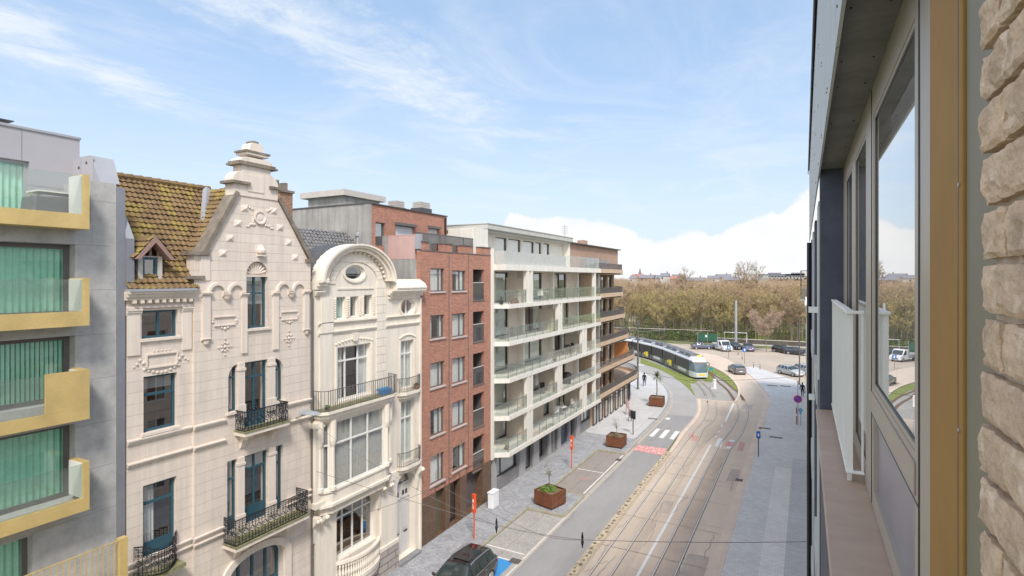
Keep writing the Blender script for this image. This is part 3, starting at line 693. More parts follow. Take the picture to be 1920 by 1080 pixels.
# slab edge line under the top terrace, gold balconies
XB = -18.25
def balc(ptL, pbR, ptop, solid=None, end=True, bh=.0, label=None, n=0):
    y1 = Fy(168, XB); zb = Fz(168, pbR, XB); zt_ = Fz(168, ptop, XB); h = bh; y0 = gy0
    b = MB(); b.box(XG+.002, XB, y0, y1, zb, zb+h*.55)                     # floor slab
    b.box(XB-.10, XB, y0, y1, zb+h*.55, zb+h)                                     # front band
    if end: b.box(XG+.002, XB, y1-.16, y1, zb+h, zt_)
    if solid: b.box(XB-.06, XB+.004, Fy(solid, XB), y1-.16, zb+h, zt_)
    o = b.obj('balcony', M['gold'], B)
    ye = y1-.16 if not solid else Fy(solid, XB)
    MB().box(XB-.045, XB-.030, y0, ye-.01, zb+h, zt_-.04).obj('balustrade_pane', M['rail_glass'], o)
    MB().box(XG+.02, XB-.05, y1-.20, y1-.162, zb+h, zt_-.03).obj('end_panel', M['lightframe'], o)
    MB().box(XG+.004, XB-.11, y0, y1-.17, zb+h*.55+.002, zb+h*.55+.02).obj('deck', M['sillw'], o)
balc(395, 430, 328, None, True, .42)
balc(0, 610, 521, None, True, .42)
balc(0, 785, 692, 85, True, .34)
balc(0, 955, 864, None, True, .38)
# lowest balcony with gold bars
yb = Fy(240, -18.1); zb = Fz(240, 1090, -18.1); zt2 = Fz(240, 1006, -18.1)
o = MB().box(XG+.3, -18.1, gy0, yb, zb-.25, zb).box(-18.3, -18.1, yb-.22, yb, zb, zt2).obj('balcony', M['gold'], B)
rb_ = MB(); bars(rb_, (-18.15, gy0), (-18.15, yb-.22), zb, zt2-.02, .14, .012); rb_.obj('railing', M['gold'], o)
# penthouse, set back, and its roof
XP = -20.6; py1 = Fy(148, XP); zp1 = Fz(148, 262, XP); zf = Fz(168, 425, XB)
ph = [rectp(Fy(0,XP)-2.0, Fy(55,XP), zf+.15, Fz(55,303,XP))]
FP = shifted(XP)
MB().wall(FP, rectp(gy0-1, py1, zf-.3, zp1), ph, 0, .3).box(XP-5, XP-.3, py1-.3, py1, zf-.3, zp1-.003).box(XP-5,XP,py1,py1+.02,zf-.3,zp1-.01).obj('penthouse_wall', M['greyp'], B)
MB().box(XP-5, XP-.9, gy0-1, py1-.3, zf-.3, zp1-.1).obj('room_wall', M['room'], B)
window(B, FP, ph[0], 0, .12, 'zincl', 'ggreen', (.55,), (), .09, None, 'full', 'curtgreen')
MB().box(XP-5, XP+.04, gy0-1, py1+.05, zp1, zp1+.07).obj('parapet_trim', M['zincl'], B)
MB().box(XG-1.7, XG-.01, gy0, ypr-.01, zfl0+.001, zfl0+.03).obj('terrace_floor', M['sillw'], B)
# sloped metal cap between terrace and neighbour
yc0 = Fy(165, XG-.6); zc = Fz(160, 290, XG-.6)
kx = lambda px: Fy(px, 1.0)
a0, a1 = Fy(187, XG), gyR+.1; Xt = a0/kx(170); Xb = a0/kx(124); zc_ = Fz(170, 291, Xt)
cp_ = MB(); cp_.hexa([(Xb,a0,zt),(XG,a0,zt),(XG,a1,zt),(Xb,a1,zt),(Xb,a0,zc_),(Xt,a0,zc_),(Xt,Xt*kx(213),zc_-.02),(Xb,Xt*kx(213),zc_-.02)])
cp_ = cp_.obj('metal_cap', M['zincl'], B); MB().box(Xb+.01, Xt+(XG-Xt)*.3, a0-.012, a0-.002, zt+.02, zc_-.03).obj('cap_side_panel', M['greyp'], cp_)
hl_ = MB()
for u_, w_ in ((.35,.30),(.55,.62),(.85,.75)): hl_.box(Xb+(Xt-Xb)*u_-.04, Xb+(Xt-Xb)*u_+.04, a0-.02, a0-.0125, zt+(zc_-zt)*w_-.04, zt+(zc_-zt)*w_+.04)
hl_.obj('cap_vents', M['dark'], cp_)
# zinc-clad fin down the party line
f = MB(); yA, yB, yC = gyR+.002, Fy(236, XG+.02), 0
zz1 = Fz(225, 352, XG); zz2 = Fz(250, 448, XG)
f.box(XG-.5, XG+.03, yA, Fy(234, XG), 0, zz1)
f.obj('metal_fin', M['zinc'], B)
f = MB(); y2 = Fy(234, XG)+.002; y3 = Fy(252, XG+.1)
zk = Fz(250, 550, XG)
f.hexa([(XG-.6,y2,zk),(XG+.10,y2,zk),(XG+.10,y3,zk),(XG-.6,y3,zk),(XG-.6,y2,zz2),(XG+.10,y2,zz2),(XG+.10,y3,zz2),(XG-.6,y3,zz2)])
f.obj('metal_fin', M['zinc'], B)
f = MB(); f.prism([(XG-.6,y2,zz2),(XG-.6,y3,zz2),(XG-.6,y2,zz1-.3)], [(XG+.10,y2,zz2),(XG+.10,y3,zz2),(XG-.3,y2,zz1-.3)]); f.obj('sloped_flashing', M['zincl'], B)
fl = thing('flue', 'small dark roof flue on top of the grey penthouse at the far left', 'roof flue', (-22.3, Fy(6,-22.3), zp1))
c_ = OFF[fl.name]
MB().lathe([(.10,0),(.10,.22),(.13,.24),(.13,.42),(.08,.44)], c_, 12).obj('pipe', M['slate'], fl); MB().box(c_.x-.2,c_.x+.2,c_.y-.2,c_.y+.2,c_.z+.5,c_.z+.53).obj('cowl', M['slate'], fl)
# terrace furniture under covers, and a plant
t = thing('outdoor_table', 'dark covered table on the top terrace behind the glass balustrade', 'table', (-19.55, Fy(108,-19.55), zfl0+.03))
c_ = OFF[t.name]; MB().hexa([(c_.x-.5,c_.y-.75,c_.z),(c_.x+.45,c_.y-.75,c_.z),(c_.x+.45,c_.y+.7,c_.z),(c_.x-.5,c_.y+.7,c_.z),(c_.x-.42,c_.y-.7,c_.z+.70),(c_.x+.38,c_.y-.7,c_.z+.66),(c_.x+.38,c_.y+.62,c_.z+.78),(c_.x-.42,c_.y+.62,c_.z+.8)]).obj('cover', M['slate'], t, bevel=.04)
MB().box(c_.x-.4,c_.x+.36,c_.y-.6,c_.y+.6,c_.z+.82,c_.z+.86).obj('table_top', M['lightframe'], t)
pt = thing('potted_plant', 'small yellow-green plant in a dark pot by the covered terrace table', 'plant', (-19.5, Fy(74,-19.5)-.1, zfl0+.35))
c_ = OFF[pt.name]; MB().lathe([(.10,0),(.14,.25),(.12,.26)], c_, 12).obj('pot', M['slate'], pt)
lf = MB()
for _ in range(60):
    a = random.uniform(0,6.28); r = random.uniform(.05,.2); h = random.uniform(.25,.5); lf.tube([(c_.x,c_.y,c_.z+.22),(c_.x+r*math.cos(a),c_.y+r*math.sin(a),c_.z+h)], .015, 3, .004)
lf.obj('leaves', M['leafl'], pt)

# ================================================================== BEIGE GABLED TOWN HOUSE
X0 = -19.0; X1 = -18.88      # side bay, gable bay (stands a little proud)
F0 = shifted(X0); F1 = shifted(X1)
bl = Fy(237, X0); bc = Fy(364, X1); br = Fy(583, X1)-.02
Hs = thing('town_house', 'beige rendered gabled town house with blue-green windows and mossy tiled roof', 'house', (X0, bl, 0))
R0 = lambda pl, pr, pref, pt, pb: rectp(*rcorners(pl, pr, pref, pt, pb, X0))
R1 = lambda pl, pr, pref, pt, pb: rectp(*rcorners(pl, pr, pref, pt, pb, X1))
zeave = Fz(240, 582, X0)
hA = R0(266, 333, 266, 583, 636); hB = R0(269, 332, 269, 707, 813); hC = R0(268, 331, 268, 912, 1056)
hG = rectp(hC[0][0], hC[1][0], .4, 3.6)
MB().wall(F0, rectp(bl, bc, 0, zeave+.6), [hA, hB, hC, hG], 0, .35).obj('wall', M['beige'], Hs)
# gable wall with its stepped head
def q(px, py): return Fyz(px, py, X1)
shz = q(366, 478)[1]
yL, yR = bc, br
gx = q(480, 300)[0]
topz = Fz(438, 362, X1)
outl = [(yL,0),(yR,0),(yR,q(583,492)[1]),(q(578,489)[0],q(578,489)[1]),(q(521,376)[0],topz),(q(438,362)[0],topz),(q(386,476)[0],shz),(yL,shz)]
arcG = archpoly(q(462,516)[0], q(503,516)[0], q(462,617)[1], q(462,516)[1], q(480,490)[1])
niche = []
for pl, pr, pt, ps in ((393,419,535,549),(430,454,535,549),(521,541,533,546),(550,569,533,546)):
    niche.append((q(pl,ps)[0], q(pr,ps)[0], q((pl+pr)/2,ps)[1], q((pl+pr)/2,pt)[1]))
midL = archpoly(q(428,700)[0], q(444,700)[0], q(428,774)[1], q(428,705)[1], q(444,682)[1])
def half(a0, a1, z0, zs, zt, side, n=8):
    """quarter-arched light; the high side at the middle"""
    if side < 0: return [(a0,z0),(a1,z0),(a1,zt)]+[(a1-(a1-a0)*math.sin(math.pi/2*i/n), zs+(zt-zs)*math.cos(math.pi/2*i/n)) for i in range(1, n+1)]
    return [(a0,z0),(a1,z0)]+[(a0+(a1-a0)*math.cos(math.pi/2*i/n), zs+(zt-zs)*math.sin(math.pi/2*i/n)) for i in range(n)]+[(a0,zt)]
mzt = q(458,680)[1]
mL = half(q(428,700)[0], q(445,700)[0], q(428,774)[1], mzt-.55, mzt-.02, -1)
mC = rectp(q(458,0)[0], q(502,0)[0], q(458,805)[1], mzt)
mR = half(q(515,700)[0], q(531,700)[0], mL[0][1], mzt-.55, mzt-.02, 1)
lzt = q(457.5,856)[1]; lzb = q(457.5,986)[1]
lL = rectp(q(426,0)[0], q(445,0)[0], lzb, lzt); lC = rectp(q(457.5,0)[0], q(503,0)[0], lzb, lzt); lR = rectp(q(516,0)[0], q(531,0)[0], lzb, lzt)
gA = archpoly(q(430,0)[0], q(531,0)[0], .5, q(430,1078)[1]-.15, q(510,1018)[1], 20)
wl = MB().wall(F1, outl, [arcG, mL, mC, mR, lL, lC, lR, gA], 0, .45)
wl.box(X0-.3, X1-.005, bc+.002, bc+.3, 0, shz-.02)
wl.obj('gable_wall', M['beige'], Hs)
MB().box(X0-8, X0-1.3, bl+.05, br, 0, zeave-.3).box(X0-4, X0-1.3, bc+.6, br-.6, 0, shz+.1).obj('room_wall', M['room'], Hs)
window(Hs, F0, hA, 0, .12, 'teal', 'glass', (.5,), (), .07, 'beigep')
window(Hs, F0, hB, 0, .14, 'teal', 'glass', (), (.66,), .08, 'beigep', 'blindlow', 'curtgrey')
window(Hs, F0, hC, 0, .16, 'teal', 'glass', (), (.74,), .09, None, 'left', 'curtain', panel=.55, name='balcony_door')
window(Hs, F0, hG, 0, .22, 'teal', 'glass', (.5,), (.75,), .09, 'beigep')
hp = rectp(arcG[0][0], arcG[1][0], arcG[0][1], q(462,516)[1])
window(Hs, F1, hp, 0, .20, 'teal', 'glass', (.5,), (.66,), .07, 'beigep', 'blind', 'curtgrey')
window(Hs, F1, mL, 0, .14, 'teal', 'glass', (), (.72,), .06, 'beigep', 'full', 'curtgrey')
window(Hs, F1, mR, 0, .14, 'teal', 'glass', (), (.72,), .06, 'beigep', 'full', 'curtgrey')
window(Hs, F1, mC, 0, .14, 'teal', 'glass', (.5,), (.76,), .075, None, None, panel=.62, name='balcony_door')
window(Hs, F1, lL, 0, .15, 'teal', 'glass', (), (.72,), .06, None, 'full', 'curtgrey', panel=.5)
window(Hs, F1, lR, 0, .15, 'teal', 'glass', (), (.72,), .06, None, 'full', 'curtgrey', panel=.5)
window(Hs, F1, lC, 0, .15, 'teal', 'glass', (.5,), (.78,), .08, None, 'blindlow', 'curtain', panel=.62, name='balcony_door')
window(Hs, F1, gA, 0, .3, 'teal', 'glass', (.25,.5,.75), (.62,), .10, None, None)
# shell in the head of the gable window
sh = MB(); c_ = ((hp[0][0]+hp[1][0])/2, hp[2][1]); R_ = (hp[1][0]-hp[0][0])/2; hh = arcG[2+7][1]-c_[1]
sh.wall(F1, [(c_[0]-R_,c_[1])]+[(c_[0]+R_*math.cos(math.pi*i/14), c_[1]+hh*math.sin(math.pi*i/14)) for i in range(15)], [], -.16, .1)
for i in range(1, 10):
    a = math.pi*i/10; sh.tube([F1.p(c_[0]+.12*math.cos(a), c_[1]+.06, -.14), F1.p(c_[0]+R_*.93*math.cos(a), c_[1]+hh*.93*math.sin(a), -.12)], .03, 5, .055)
sh.box(X1-.26, X1-.03, hp[0][0], hp[1][0], c_[1]-.06, c_[1]); sh.obj('shell_ornament', M['beigep'], Hs)
# frames, pilasters, blind arcades on the gable
tr = MB()
for a0, a1, zs, zt_ in niche:                        # raised arch heads around shallow blind niches
    cc = (a0+a1)/2; r = (a1-a0)/2
    n = 12; outer_ = [(cc+(r+.10)*math.cos(math.pi*i/n), zs+(zt_-zs+.10)*math.sin(math.pi*i/n)) for i in range(n+1)]; inner_ = [(cc+r*math.cos(math.pi*i/n), zs+(zt_-zs)*math.sin(math.pi*i/n)) for i in range(n+1)]
    for i in range(n):
        A_ = [outer_[i], outer_[i+1], inner_[i+1], inner_[i]]; tr.fprism(F1, A_, -.01, .09)
def pil(pl, pr, pt, pb, cap=.16, foot=True):
    a0, a1 = q(pl,0)[0], q(pr,0)[0]; m = (pl+pr)/2; z1_, z0_ = q(m,pt)[1], q(m,pb)[1]
    tr.fb(F1, a0, a1, z0_, z1_, -.01, .07); band(tr, F1, a0-.05, a1+.05, z1_-.06, z1_+cap-.06, 0, .15)
    if foot: band(tr, F1, a0-.03, a1+.03, z0_-.05, z0_+.03, 0, .12); tr.lathe([(.02,-.02),((a1-a0)*.33,.06),((a1-a0)*.42,.16)], F1.p((a0+a1)/2, z0_-.22, .03), 10)
pil(378, 393, 553, 636); pil(452, 462, 553, 662, .13, False); pil(511, 521, 551, 655, .13, False); pil(569, 578, 549, 618)
for m, pz in ((424.5, 553), (545.5, 550)):
    a, z = q(m, pz); band(tr, F1, a-.17, a+.17, z-.06, z+.06, 0, .12); tr.lathe([(.02,-.22),(.10,-.14),(.14,-.05)], F1.p(a, z, .04), 10)
tr.fb(F1, q(376,0)[0], q(394,0)[0]-.02, shz-.9, shz-.02, -.01, .03)
tr.obj('blind_arcade', M['beigep'], Hs)
# string courses
sc = MB()
for zc_, h in ((Fz(237,832,X0),.16), (Fz(237,875,X0),.13), (Fz(360,1014,X1),.15), (Fz(330,1036,X1)-.05,.12)):
    band(sc, F0, bl, bc-.02, zc_-h/2, zc_+h/2, 0, .12)
    if zc_ > 7.5: segs = [(bc-.03, q(426,0)[0]-.1), (q(533,0)[0]+.1, br)] if zc_ > 8.6 else [(bc-.03, br)]
    elif zc_ > 4.9: segs = [(bc-.03, q(422,0)[0]-.1), (q(535,0)[0]+.05, br)]
    else: segs = [(bc-.03, q(424,0)[0]-.15), (q(536,0)[0]+.25, br)]
    for a, b in segs: band(sc, F1, a, b, zc_-h/2, zc_+h/2, 0, .12)
sc.obj('string_course', M['beigep'], Hs)
# mullion posts of the triple windows
ps = MB()
for pa, pb_, z0_, z1_ in ((445,458,mL[0][1]-.3,mzt+.02),(502,515,mL[0][1]-.3,mzt+.02),(445,457.5,lzb,lzt+.02),(503,516,lzb,lzt+.02)):
    a0, a1 = q(pa,0)[0], q(pb_,0)[0]; ps.fb(F1, a0+.01, a1-.01, z0_, z1_, -.2, .06); ps.fb(F1, a0-.02, a1+.02, z0_, z0_+.5, -.1, .09); ps.fb(F1, a0-.02, a1+.02, z1_-.3, z1_-.2, -.1, .09)
ps.obj('window_post', M['beigep'], Hs)
# arch moulding over the ground floor window
am = MB(); cA = (gA[0][0]+gA[1][0])/2; rA = (gA[1][0]-gA[0][0])/2; zs_ = gA[2][1]; hA_ = max(p[1] for p in gA)-zs_; n = 20
for i in range(n):
    e = []
    for k_ in (i, i+1):
        a = math.pi*k_/n; e.append(((cA+(rA+.04)*math.cos(a), zs_+(hA_+.03)*math.sin(a)), (cA+(rA+.34)*math.cos(a), zs_+(hA_+.30)*math.sin(a))))
    am.fprism(F1, [e[0][0], e[0][1], e[1][1], e[1][0]], -.01, .10)
for s in (-1, 1): am.fb(F1, cA+s*(rA+.19)-.15, cA+s*(rA+.19)+.15, 0, zs_, -.01, .10)
am.obj('arch_moulding', M['beigep'], Hs)
# cornice under the eave + attic pilasters
co = MB(); band(co, F0, bl-.08, bc, zeave+.32, zeave+.60, 0, .30); co.fb(F0, bl-.02, bc, zeave+.05, zeave+.12, -.01, .08)
for i in range(9): a = bl+.15+i*(bc-bl-.3)/8; co.fb(F0, a-.05, a+.05, zeave+.22, zeave+.32, -.01, .22)
for a0_, a1_ in ((bl, Fy(262,X0)), (Fy(341,X0), Fy(358,X0))):
    co.fb(F0, a0_, a1_, hA[0][1]-.5, zeave+.0, -.01, .05); band(co, F0, a0_-.02, a1_+.04, zeave-.16, zeave+.04, 0, .12)
co.obj('cornice', M['beigep'], Hs)
MB().fb(F0, bl-.05, bc-.02, zeave+.60, zeave+.68, -.25, .36).obj('gutter', M['zincl'], Hs)
# plaster ornament
orn = MB()
for px_, py_ in ((421,650),(541,634)): a, z = q(px_, py_); rosette(orn, F1, a, z, .03, .26)
for px_, py_, w_ in ((421,602,.42),(542,592,.40)):
    a, z = q(px_, py_); orn.fb(F1, a-w_, a+w_, z+.15, z+.19, -.005, .05); orn.fb(F1, a-w_, a+w_, z-.17, z-.13, -.005, .05)
    lumps(orn, F1, a, z, .02, [(-w_-.05,0,.06),(w_+.05,0,.06),(-w_-.05,.09,.04),(w_+.05,-.09,.04),(0,-.27,.07),(-.12,-.24,.05),(.12,-.24,.05),(-.22,-.2,.035),(.22,-.2,.035)])
a, z = Fyz(303, 675, X0); w_ = .52
orn.fb(F0, a-w_, a+w_, z+.20, z+.25, -.005, .06); orn.fb(F0, a-w_, a+w_, z-.23, z-.18, -.005, .06); orn.fb(F0, a-w_, a-w_+.05, z-.2, z+.2, -.005, .06); orn.fb(F0, a+w_-.05, a+w_, z-.2, z+.2, -.005, .06)
pts_ = [(s*(w_+.06+.10*k), .10*math.sin(k*1.7)-.02, .075-.012*k) for s in (-1,1) for k in range(4)]+[((k-4)*.14, -.30-.10*math.cos((k-4)*.55), .055) for k in range(9)]+[((k-2)*.13, .33, .035) for k in range(5)]
lumps(orn, F0, a, z, .02, pts_)
a, z = q(487, 408)                                     # wreath high on the gable
orn.lathe([(.21,-.01),(.27,.02),(.27,.07),(.21,.07),(.18,.03)], F1.p(a, z, 0), 20, 'x'); orn.lathe([(.12,-.01),(.13,.03),(.10,.05)], F1.p(a, z, 0), 16, 'x')
lumps(orn, F1, a, z, .02, [(s*(.26+.08*k), -.28-.03*k+.02*((k*7)%3), .07-.006*k) for s in (-1,1) for k in range(5)]+[(s*.3, .05*k-.2, .06) for s in (-1,1) for k in range(3)]+[(s*(.35+.1*k), .30+.05*k, .06) for s in (-1,1) for k in range(3)])
for px_, py_ in ((459,391),(446,419),(431,447),(418,475),(513,396),(525,427),(541,455),(553,483)):
    a, z = q(px_, py_); diamond(orn, F1, a, z, .0, .17)
a, z = q(488, 470); orn.lathe([(.02,-.20),(.08,-.14),(.16,-.08),(.17,.02),(.10,.14),(.06,.2),(.02,.24)], F1.p(a, z, .05), 12); orn.fb(F1, a-.15, a+.15, z-.22, z-.17, -.01, .16)
orn.obj('plaster_ornament', M['beigep'], Hs)
# copings
cp = MB()
def coping(pa, pb_, wid=.52, dz=.06):
    (a0, z0), (a1, z1) = pa, pb_; l = math.hypot(a1-a0, z1-z0); na, nz = -(z1-z0)/l, (a1-a0)/l
    if nz < 0: na, nz = -na, -nz
    A_ = [(a0,z0),(a1,z1),(a1+na*.16,z1+nz*.16),(a0+na*.16,z0+nz*.16)]; cp.fprism(F1, A_, -wid, .10)
coping((q(383,478)[0], shz+.0), (q(448,366)[0]-.02, topz+.02)); coping((q(580,492)[0], q(580,490)[1]), (q(519,374)[0], topz+.02))
a0, a1 = q(364,0)[0]-.12, q(391,0)[0]; cp.fb(F1, a0, a1, shz, shz+.14, -.55, .12)
a0, a1 = q(572,0)[0], br+.12; cp.fb(F1, a0, a1, q(583,492)[1], q(583,492)[1]+.14, -.5, .12)
cp.fb(F1, bc-.25, bc+.35, shz-.85, shz-.73, -.5, .08)
cp.obj('coping', M['stonecap'], Hs)
# crowning piece: stack of blocks, ledges and rounded caps
fn = MB(); fc = MB()
def blk(pl, pr, zb_, zt_, mb, o0=-.50, o1=.04, infl=0): a0, a1 = q(pl,0)[0]-infl, q(pr,0)[0]+infl; mb.fb(F1, a0, a1, zb_, zt_, o0+infl*0, o1); return a0, a1
zA_ = topz; zB_ = q(480,350)[1]; zC_ = q(480,314)[1]; zD_ = q(480,292)[1]; zE_ = q(480,272)[1]
blk(438, 520, zA_-.05, zB_, fn)
for pl, pr in ((431,466),(503,525)): blk(pl, pr, zB_, zB_+.10, fc, -.6, .16)
cS = (q(438,0)[0]+q(520,0)[0])/2
for s, (pl, pr) in ((-1,(436,455)),(1,(505,521))):      # quarter-round shoulders
    a0, a1 = q(pl,0)[0], q(pr,0)[0]; n = 8; hS = .42
    pr_ = [(a1,zB_+.1)]+[(a1-(a1-a0)*math.sin(math.pi/2*i/n), zB_+.1+hS*math.cos(math.pi/2*i/n)) for i in range(n+1)] if s < 0 else [(a0,zB_+.1)]+[(a0+(a1-a0)*math.sin(math.pi/2*i/n), zB_+.1+hS*math.cos(math.pi/2*i/n)) for i in range(n+1)]
    fn.fprism(F1, pr_, -.5, .03)
blk(453, 506, zB_, zC_, fn); blk(463, 493, zA_+.15, zC_-.35, fn, -.3, .065)
blk(443, 517, zC_, zC_+.07, fc, -.62, .14); blk(446, 514, zC_+.07, zC_+.15, fc, -.6, .10)
def domed(pl, pr, pl2, pr2, z0_, z1_, o0, o1, mb):
    a0, a1, b0, b1 = q(pl,0)[0], q(pr,0)[0], q(pl2,0)[0], q(pr2,0)[0]; n = 6; pts = []
    for i in range(n+1): t_ = i/n; s_ = math.cos(t_*math.pi/2); pts.append((b0+(a0-b0)*s_, z0_+(z1_-z0_)*math.sin(t_*math.pi/2)))
    rt = [(b1+(a1-b1)*math.cos(i/n*math.pi/2), z0_+(z1_-z0_)*math.sin(i/n*math.pi/2)) for i in range(n+1)]
    mb.fprism(F1, pts+rt[::-1], o0, o1)
domed(450, 510, 462, 498, zC_+.15, zD_-.12, -.55, .06, fn); blk(463, 497, zC_+.4, zD_, fn, -.45, .02)
blk(460, 501, zD_-.02, zD_+.07, fn, -.55, .10); blk(457, 503, zD_+.07, zD_+.14, fc, -.58, .13)
domed(467, 493, 473, 487, zD_+.14, zE_+.05, -.48, .05, fn); blk(474, 485, zE_+.05, zE_+.14, fc, -.4, .0)
fn.obj('gable_crown', M['beigep'], Hs); fc.obj('crown_ledge', M['stonecap'], Hs)
# roofs
XR = -21.9; zr = Fz(232, 333, XR); ye = zeave+.66
rf = MB(); yv = Fy(385, XR)
tileroof(rf, (X0+.22, bl-.05, ye), (X0+.22, bc+.12, ye), (XR, bc+.12, zr), (XR, bl-.05, zr))
nr_ = int(math.hypot(X0+.22-XR, zr-ye)/.235); v_ = 4/nr_; xs_ = X0+.22+(XR-X0-.22)*v_; zs3 = ye+(zr-ye)*v_
tileroof(rf, (xs_, bc+.1, zs3), (xs_, gx, zs3), (XR, gx, zr), (XR, bc+.1, zr))
# cross roof behind the gable: left slope
zg = zr-.02; yl0 = bc+.05; zl0 = shz-.25
tileroof(rf, (XR, yl0, zl0), (X1-.5, yl0, zl0), (X1-.5, gx-.05, zg), (XR, gx-.05, zg))
tileroof(rf, (X1-.5, br-.1, q(583,492)[1]-.1), (XR, br-.1, q(583,492)[1]-.1), (XR, gx+.05, zg), (X1-.5, gx+.05, zg))
rf.obj('roof', M['rooftile'], Hs)
rr_ = MB()
yy = bl
while yy < gx-.2: rr_.tube([(XR,yy,zr+.03),(XR,yy+.36,zr+.05)], .11, 8, .13); yy += .33
rr_.obj('ridge_tiles', M['rooftile'], Hs)
MB().add([(X0+.2,bl,ye-.04),(X0+.2,bc,ye-.04),(XR,bc,zr-.04),(XR,bl,zr-.04),(XR-3,bl,zr-2.5),(XR-3,gx,zr-2.5),(XR,gx,zr-.04)], [(0,1,2,3),(3,6,5,4)]).obj('roof_underlay', M['roofedge'], Hs)
# lead valley flashing between the two slopes
va = (-19.65, Fy(378,-19.65), Fz(378,472,-19.65)); vb = (-21.75, Fy(385,-21.75), Fz(385,362,-21.75))
va, vb = [(p[0]+.13, p[1]-.02, p[2]+.13) for p in (va, vb)]; MB().tube([va, vb], .15, 4, .15).obj('valley_flashing', M['zincl'], Hs)
# dormer
dX = X0+.32; d0, d1 = Fy(261,dX-.3), Fy(306,dX-.3); dz0 = Fz(283,531,dX-.3); dz1 = Fz(283,480,dX-.3); dp = Fz(288,443,dX-.3)
dXX = dX-.35; FD = shifted(dXX); dc = (d0+d1)/2
dr = MB().wall(FD, [(d0,dz0-.35),(d1,dz0-.35),(d1,dz1),(d0,dz1)], [rectp(d0+.14,d1-.14,dz0,dz1-.04)], 0, .12)
dr.box(dXX-2.4,dXX-.12,d0,d0+.08,dz0-.35,dz1).box(dXX-2.4,dXX-.12,d1-.08,d1,dz0-.35,dz1)
dr = dr.obj('dormer', M['sillw'], Hs)
window(dr, FD, rectp(d0+.14,d1-.14,dz0,dz1-.04), 0, .05, 'teal', 'glass', (), (), .08, None, None)
dg = MB(); dg.fprism(FD, [(d0-.25,dz1-.12),(d0-.10,dz1-.12),(dc,dp-.22),(d1+.10,dz1-.12),(d1+.25,dz1-.12),(dc,dp)], -.1, .32)
for s in (-.25,0,.25): dg.fb(FD, dc+s-.035, dc+s+.035, dz1, dz1+.45-abs(s), -.05, .0)
dg.obj('dormer_gable', mat('weathered_bargeboard', (.30,.19,.16), .8, .15, 4), dr)
dt = MB(); tileroof(dt, (dXX-2.6,d0-.25,dz1-.1),(dXX+.3,d0-.25,dz1-.1),(dXX+.3,dc,dp),(dXX-2.6,dc,dp)); tileroof(dt, (dXX+.3,d1+.25,dz1-.1),(dXX-2.6,d1+.25,dz1-.1),(dXX-2.6,dc,dp),(dXX+.3,dc,dp))
dt.obj('dormer_roof', M['rooftile'], dr)
MB().hexa([(dXX-.02,d0-.1,dz0-.30),(dXX+.13,d0-.1,dz0-.45),(dXX+.13,d1+.1,dz0-.45),(dXX-.02,d1+.1,dz0-.30),(dXX-.02,d0-.1,dz0-.26),(dXX+.13,d0-.1,dz0-.41),(dXX+.13,d1+.1,dz0-.41),(dXX-.02,d1+.1,dz0-.26)]).obj('dormer_flashing', M['zincl'], dr)
MB().box(dXX-1.0,dXX-.3,d0+.1,d1-.1,dz0-.3,dz1).obj('room_wall', M['room'], dr)
# balconies with wrought iron
def ibalc(pl, pr, zfl, out, htop, lab, Fx=F1, slabth=.14, full=True):
    Xw = Fx.o[0]; a0, a1 = Fy(pl, Xw+out), Fy(pr, Xw+out)
    s = MB().fb(Fx, a0, a1, zfl-slabth, zfl, .0, out)
    for k_ in (.16, .84):
        a = a0+(a1-a0)*k_; s.fprism(Frame(0,0), [(0,0)]*3, 0, 0) if False else None
        P_ = Fx.p; w_ = .11
        s.add([P_(a-w_,zfl-slabth,0),P_(a-w_,zfl-slabth,out*.85),P_(a-w_,zfl-slabth-.16,out*.75),P_(a-w_,zfl-slabth-.22,out*.35),P_(a-w_,zfl-slabth-.55,.05),P_(a-w_,zfl-slabth-.55,0),
               P_(a+w_,zfl-slabth,0),P_(a+w_,zfl-slabth,out*.85),P_(a+w_,zfl-slabth-.16,out*.75),P_(a+w_,zfl-slabth-.22,out*.35),P_(a+w_,zfl-slabth-.55,.05),P_(a+w_,zfl-slabth-.55,0)],
              [(0,1,2,3,4,5),(11,10,9,8,7,6)]+[(i,(i+1)%6,6+(i+1)%6,6+i) for i in range(6)])
    b = s.obj('balcony', M['beigep'], Hs)
    MB().fb(Fx, a0-.02, a1+.02, zfl+.001, zfl+.05, .0, out+.03).obj('balcony_edge', M['moss'], b)
    r = MB(); o_ = out-.05; p_ = lambda a, o: (Xw+o, a)
    iron(r, p_(a0+.04,.02), p_(a0+.04,o_), zfl+.06, zfl+htop); iron(r, p_(a0+.04,o_), p_(a1-.04,o_), zfl+.06, zfl+htop); iron(r, p_(a1-.04,o_), p_(a1-.04,.02), zfl+.06, zfl+htop)
    ra = r.obj('railing', M['iron'], b); return ra
ibalc(459, 543, Fz(460, 813, X1+.6), .6, .80, '', F1)
ibalc(442, 580, Fz(442, 1030, X1+.75), .75, 1.0, '', F1)
z3 = Fz(264, 1092, X0+.45)
b_ = MB().fb(F0, Fy(262,X0+.4), Fy(346,X0+.4), z3-.12, z3, 0, .5).obj('balcony', M['moss'], Hs)
r = MB(); a0, a1 = Fy(264,X0+.45), Fy(344,X0+.45); c_ = [(X0+.05,a0)]+[(X0+.05+.5*math.sin(math.pi*i/8), a0+(a1-a0)*i/8) for i in range(1,8)]+[(X0+.05,a1)]
for i in range(8):
    f_, l_ = seg_frame(c_[i], c_[i+1]); iron(r, c_[i], c_[i+1], z3+.02, z3+.78+.12*abs(i-3.5)/3.5*2-.0, .012)
r.obj('railing', M['iron'], b_)
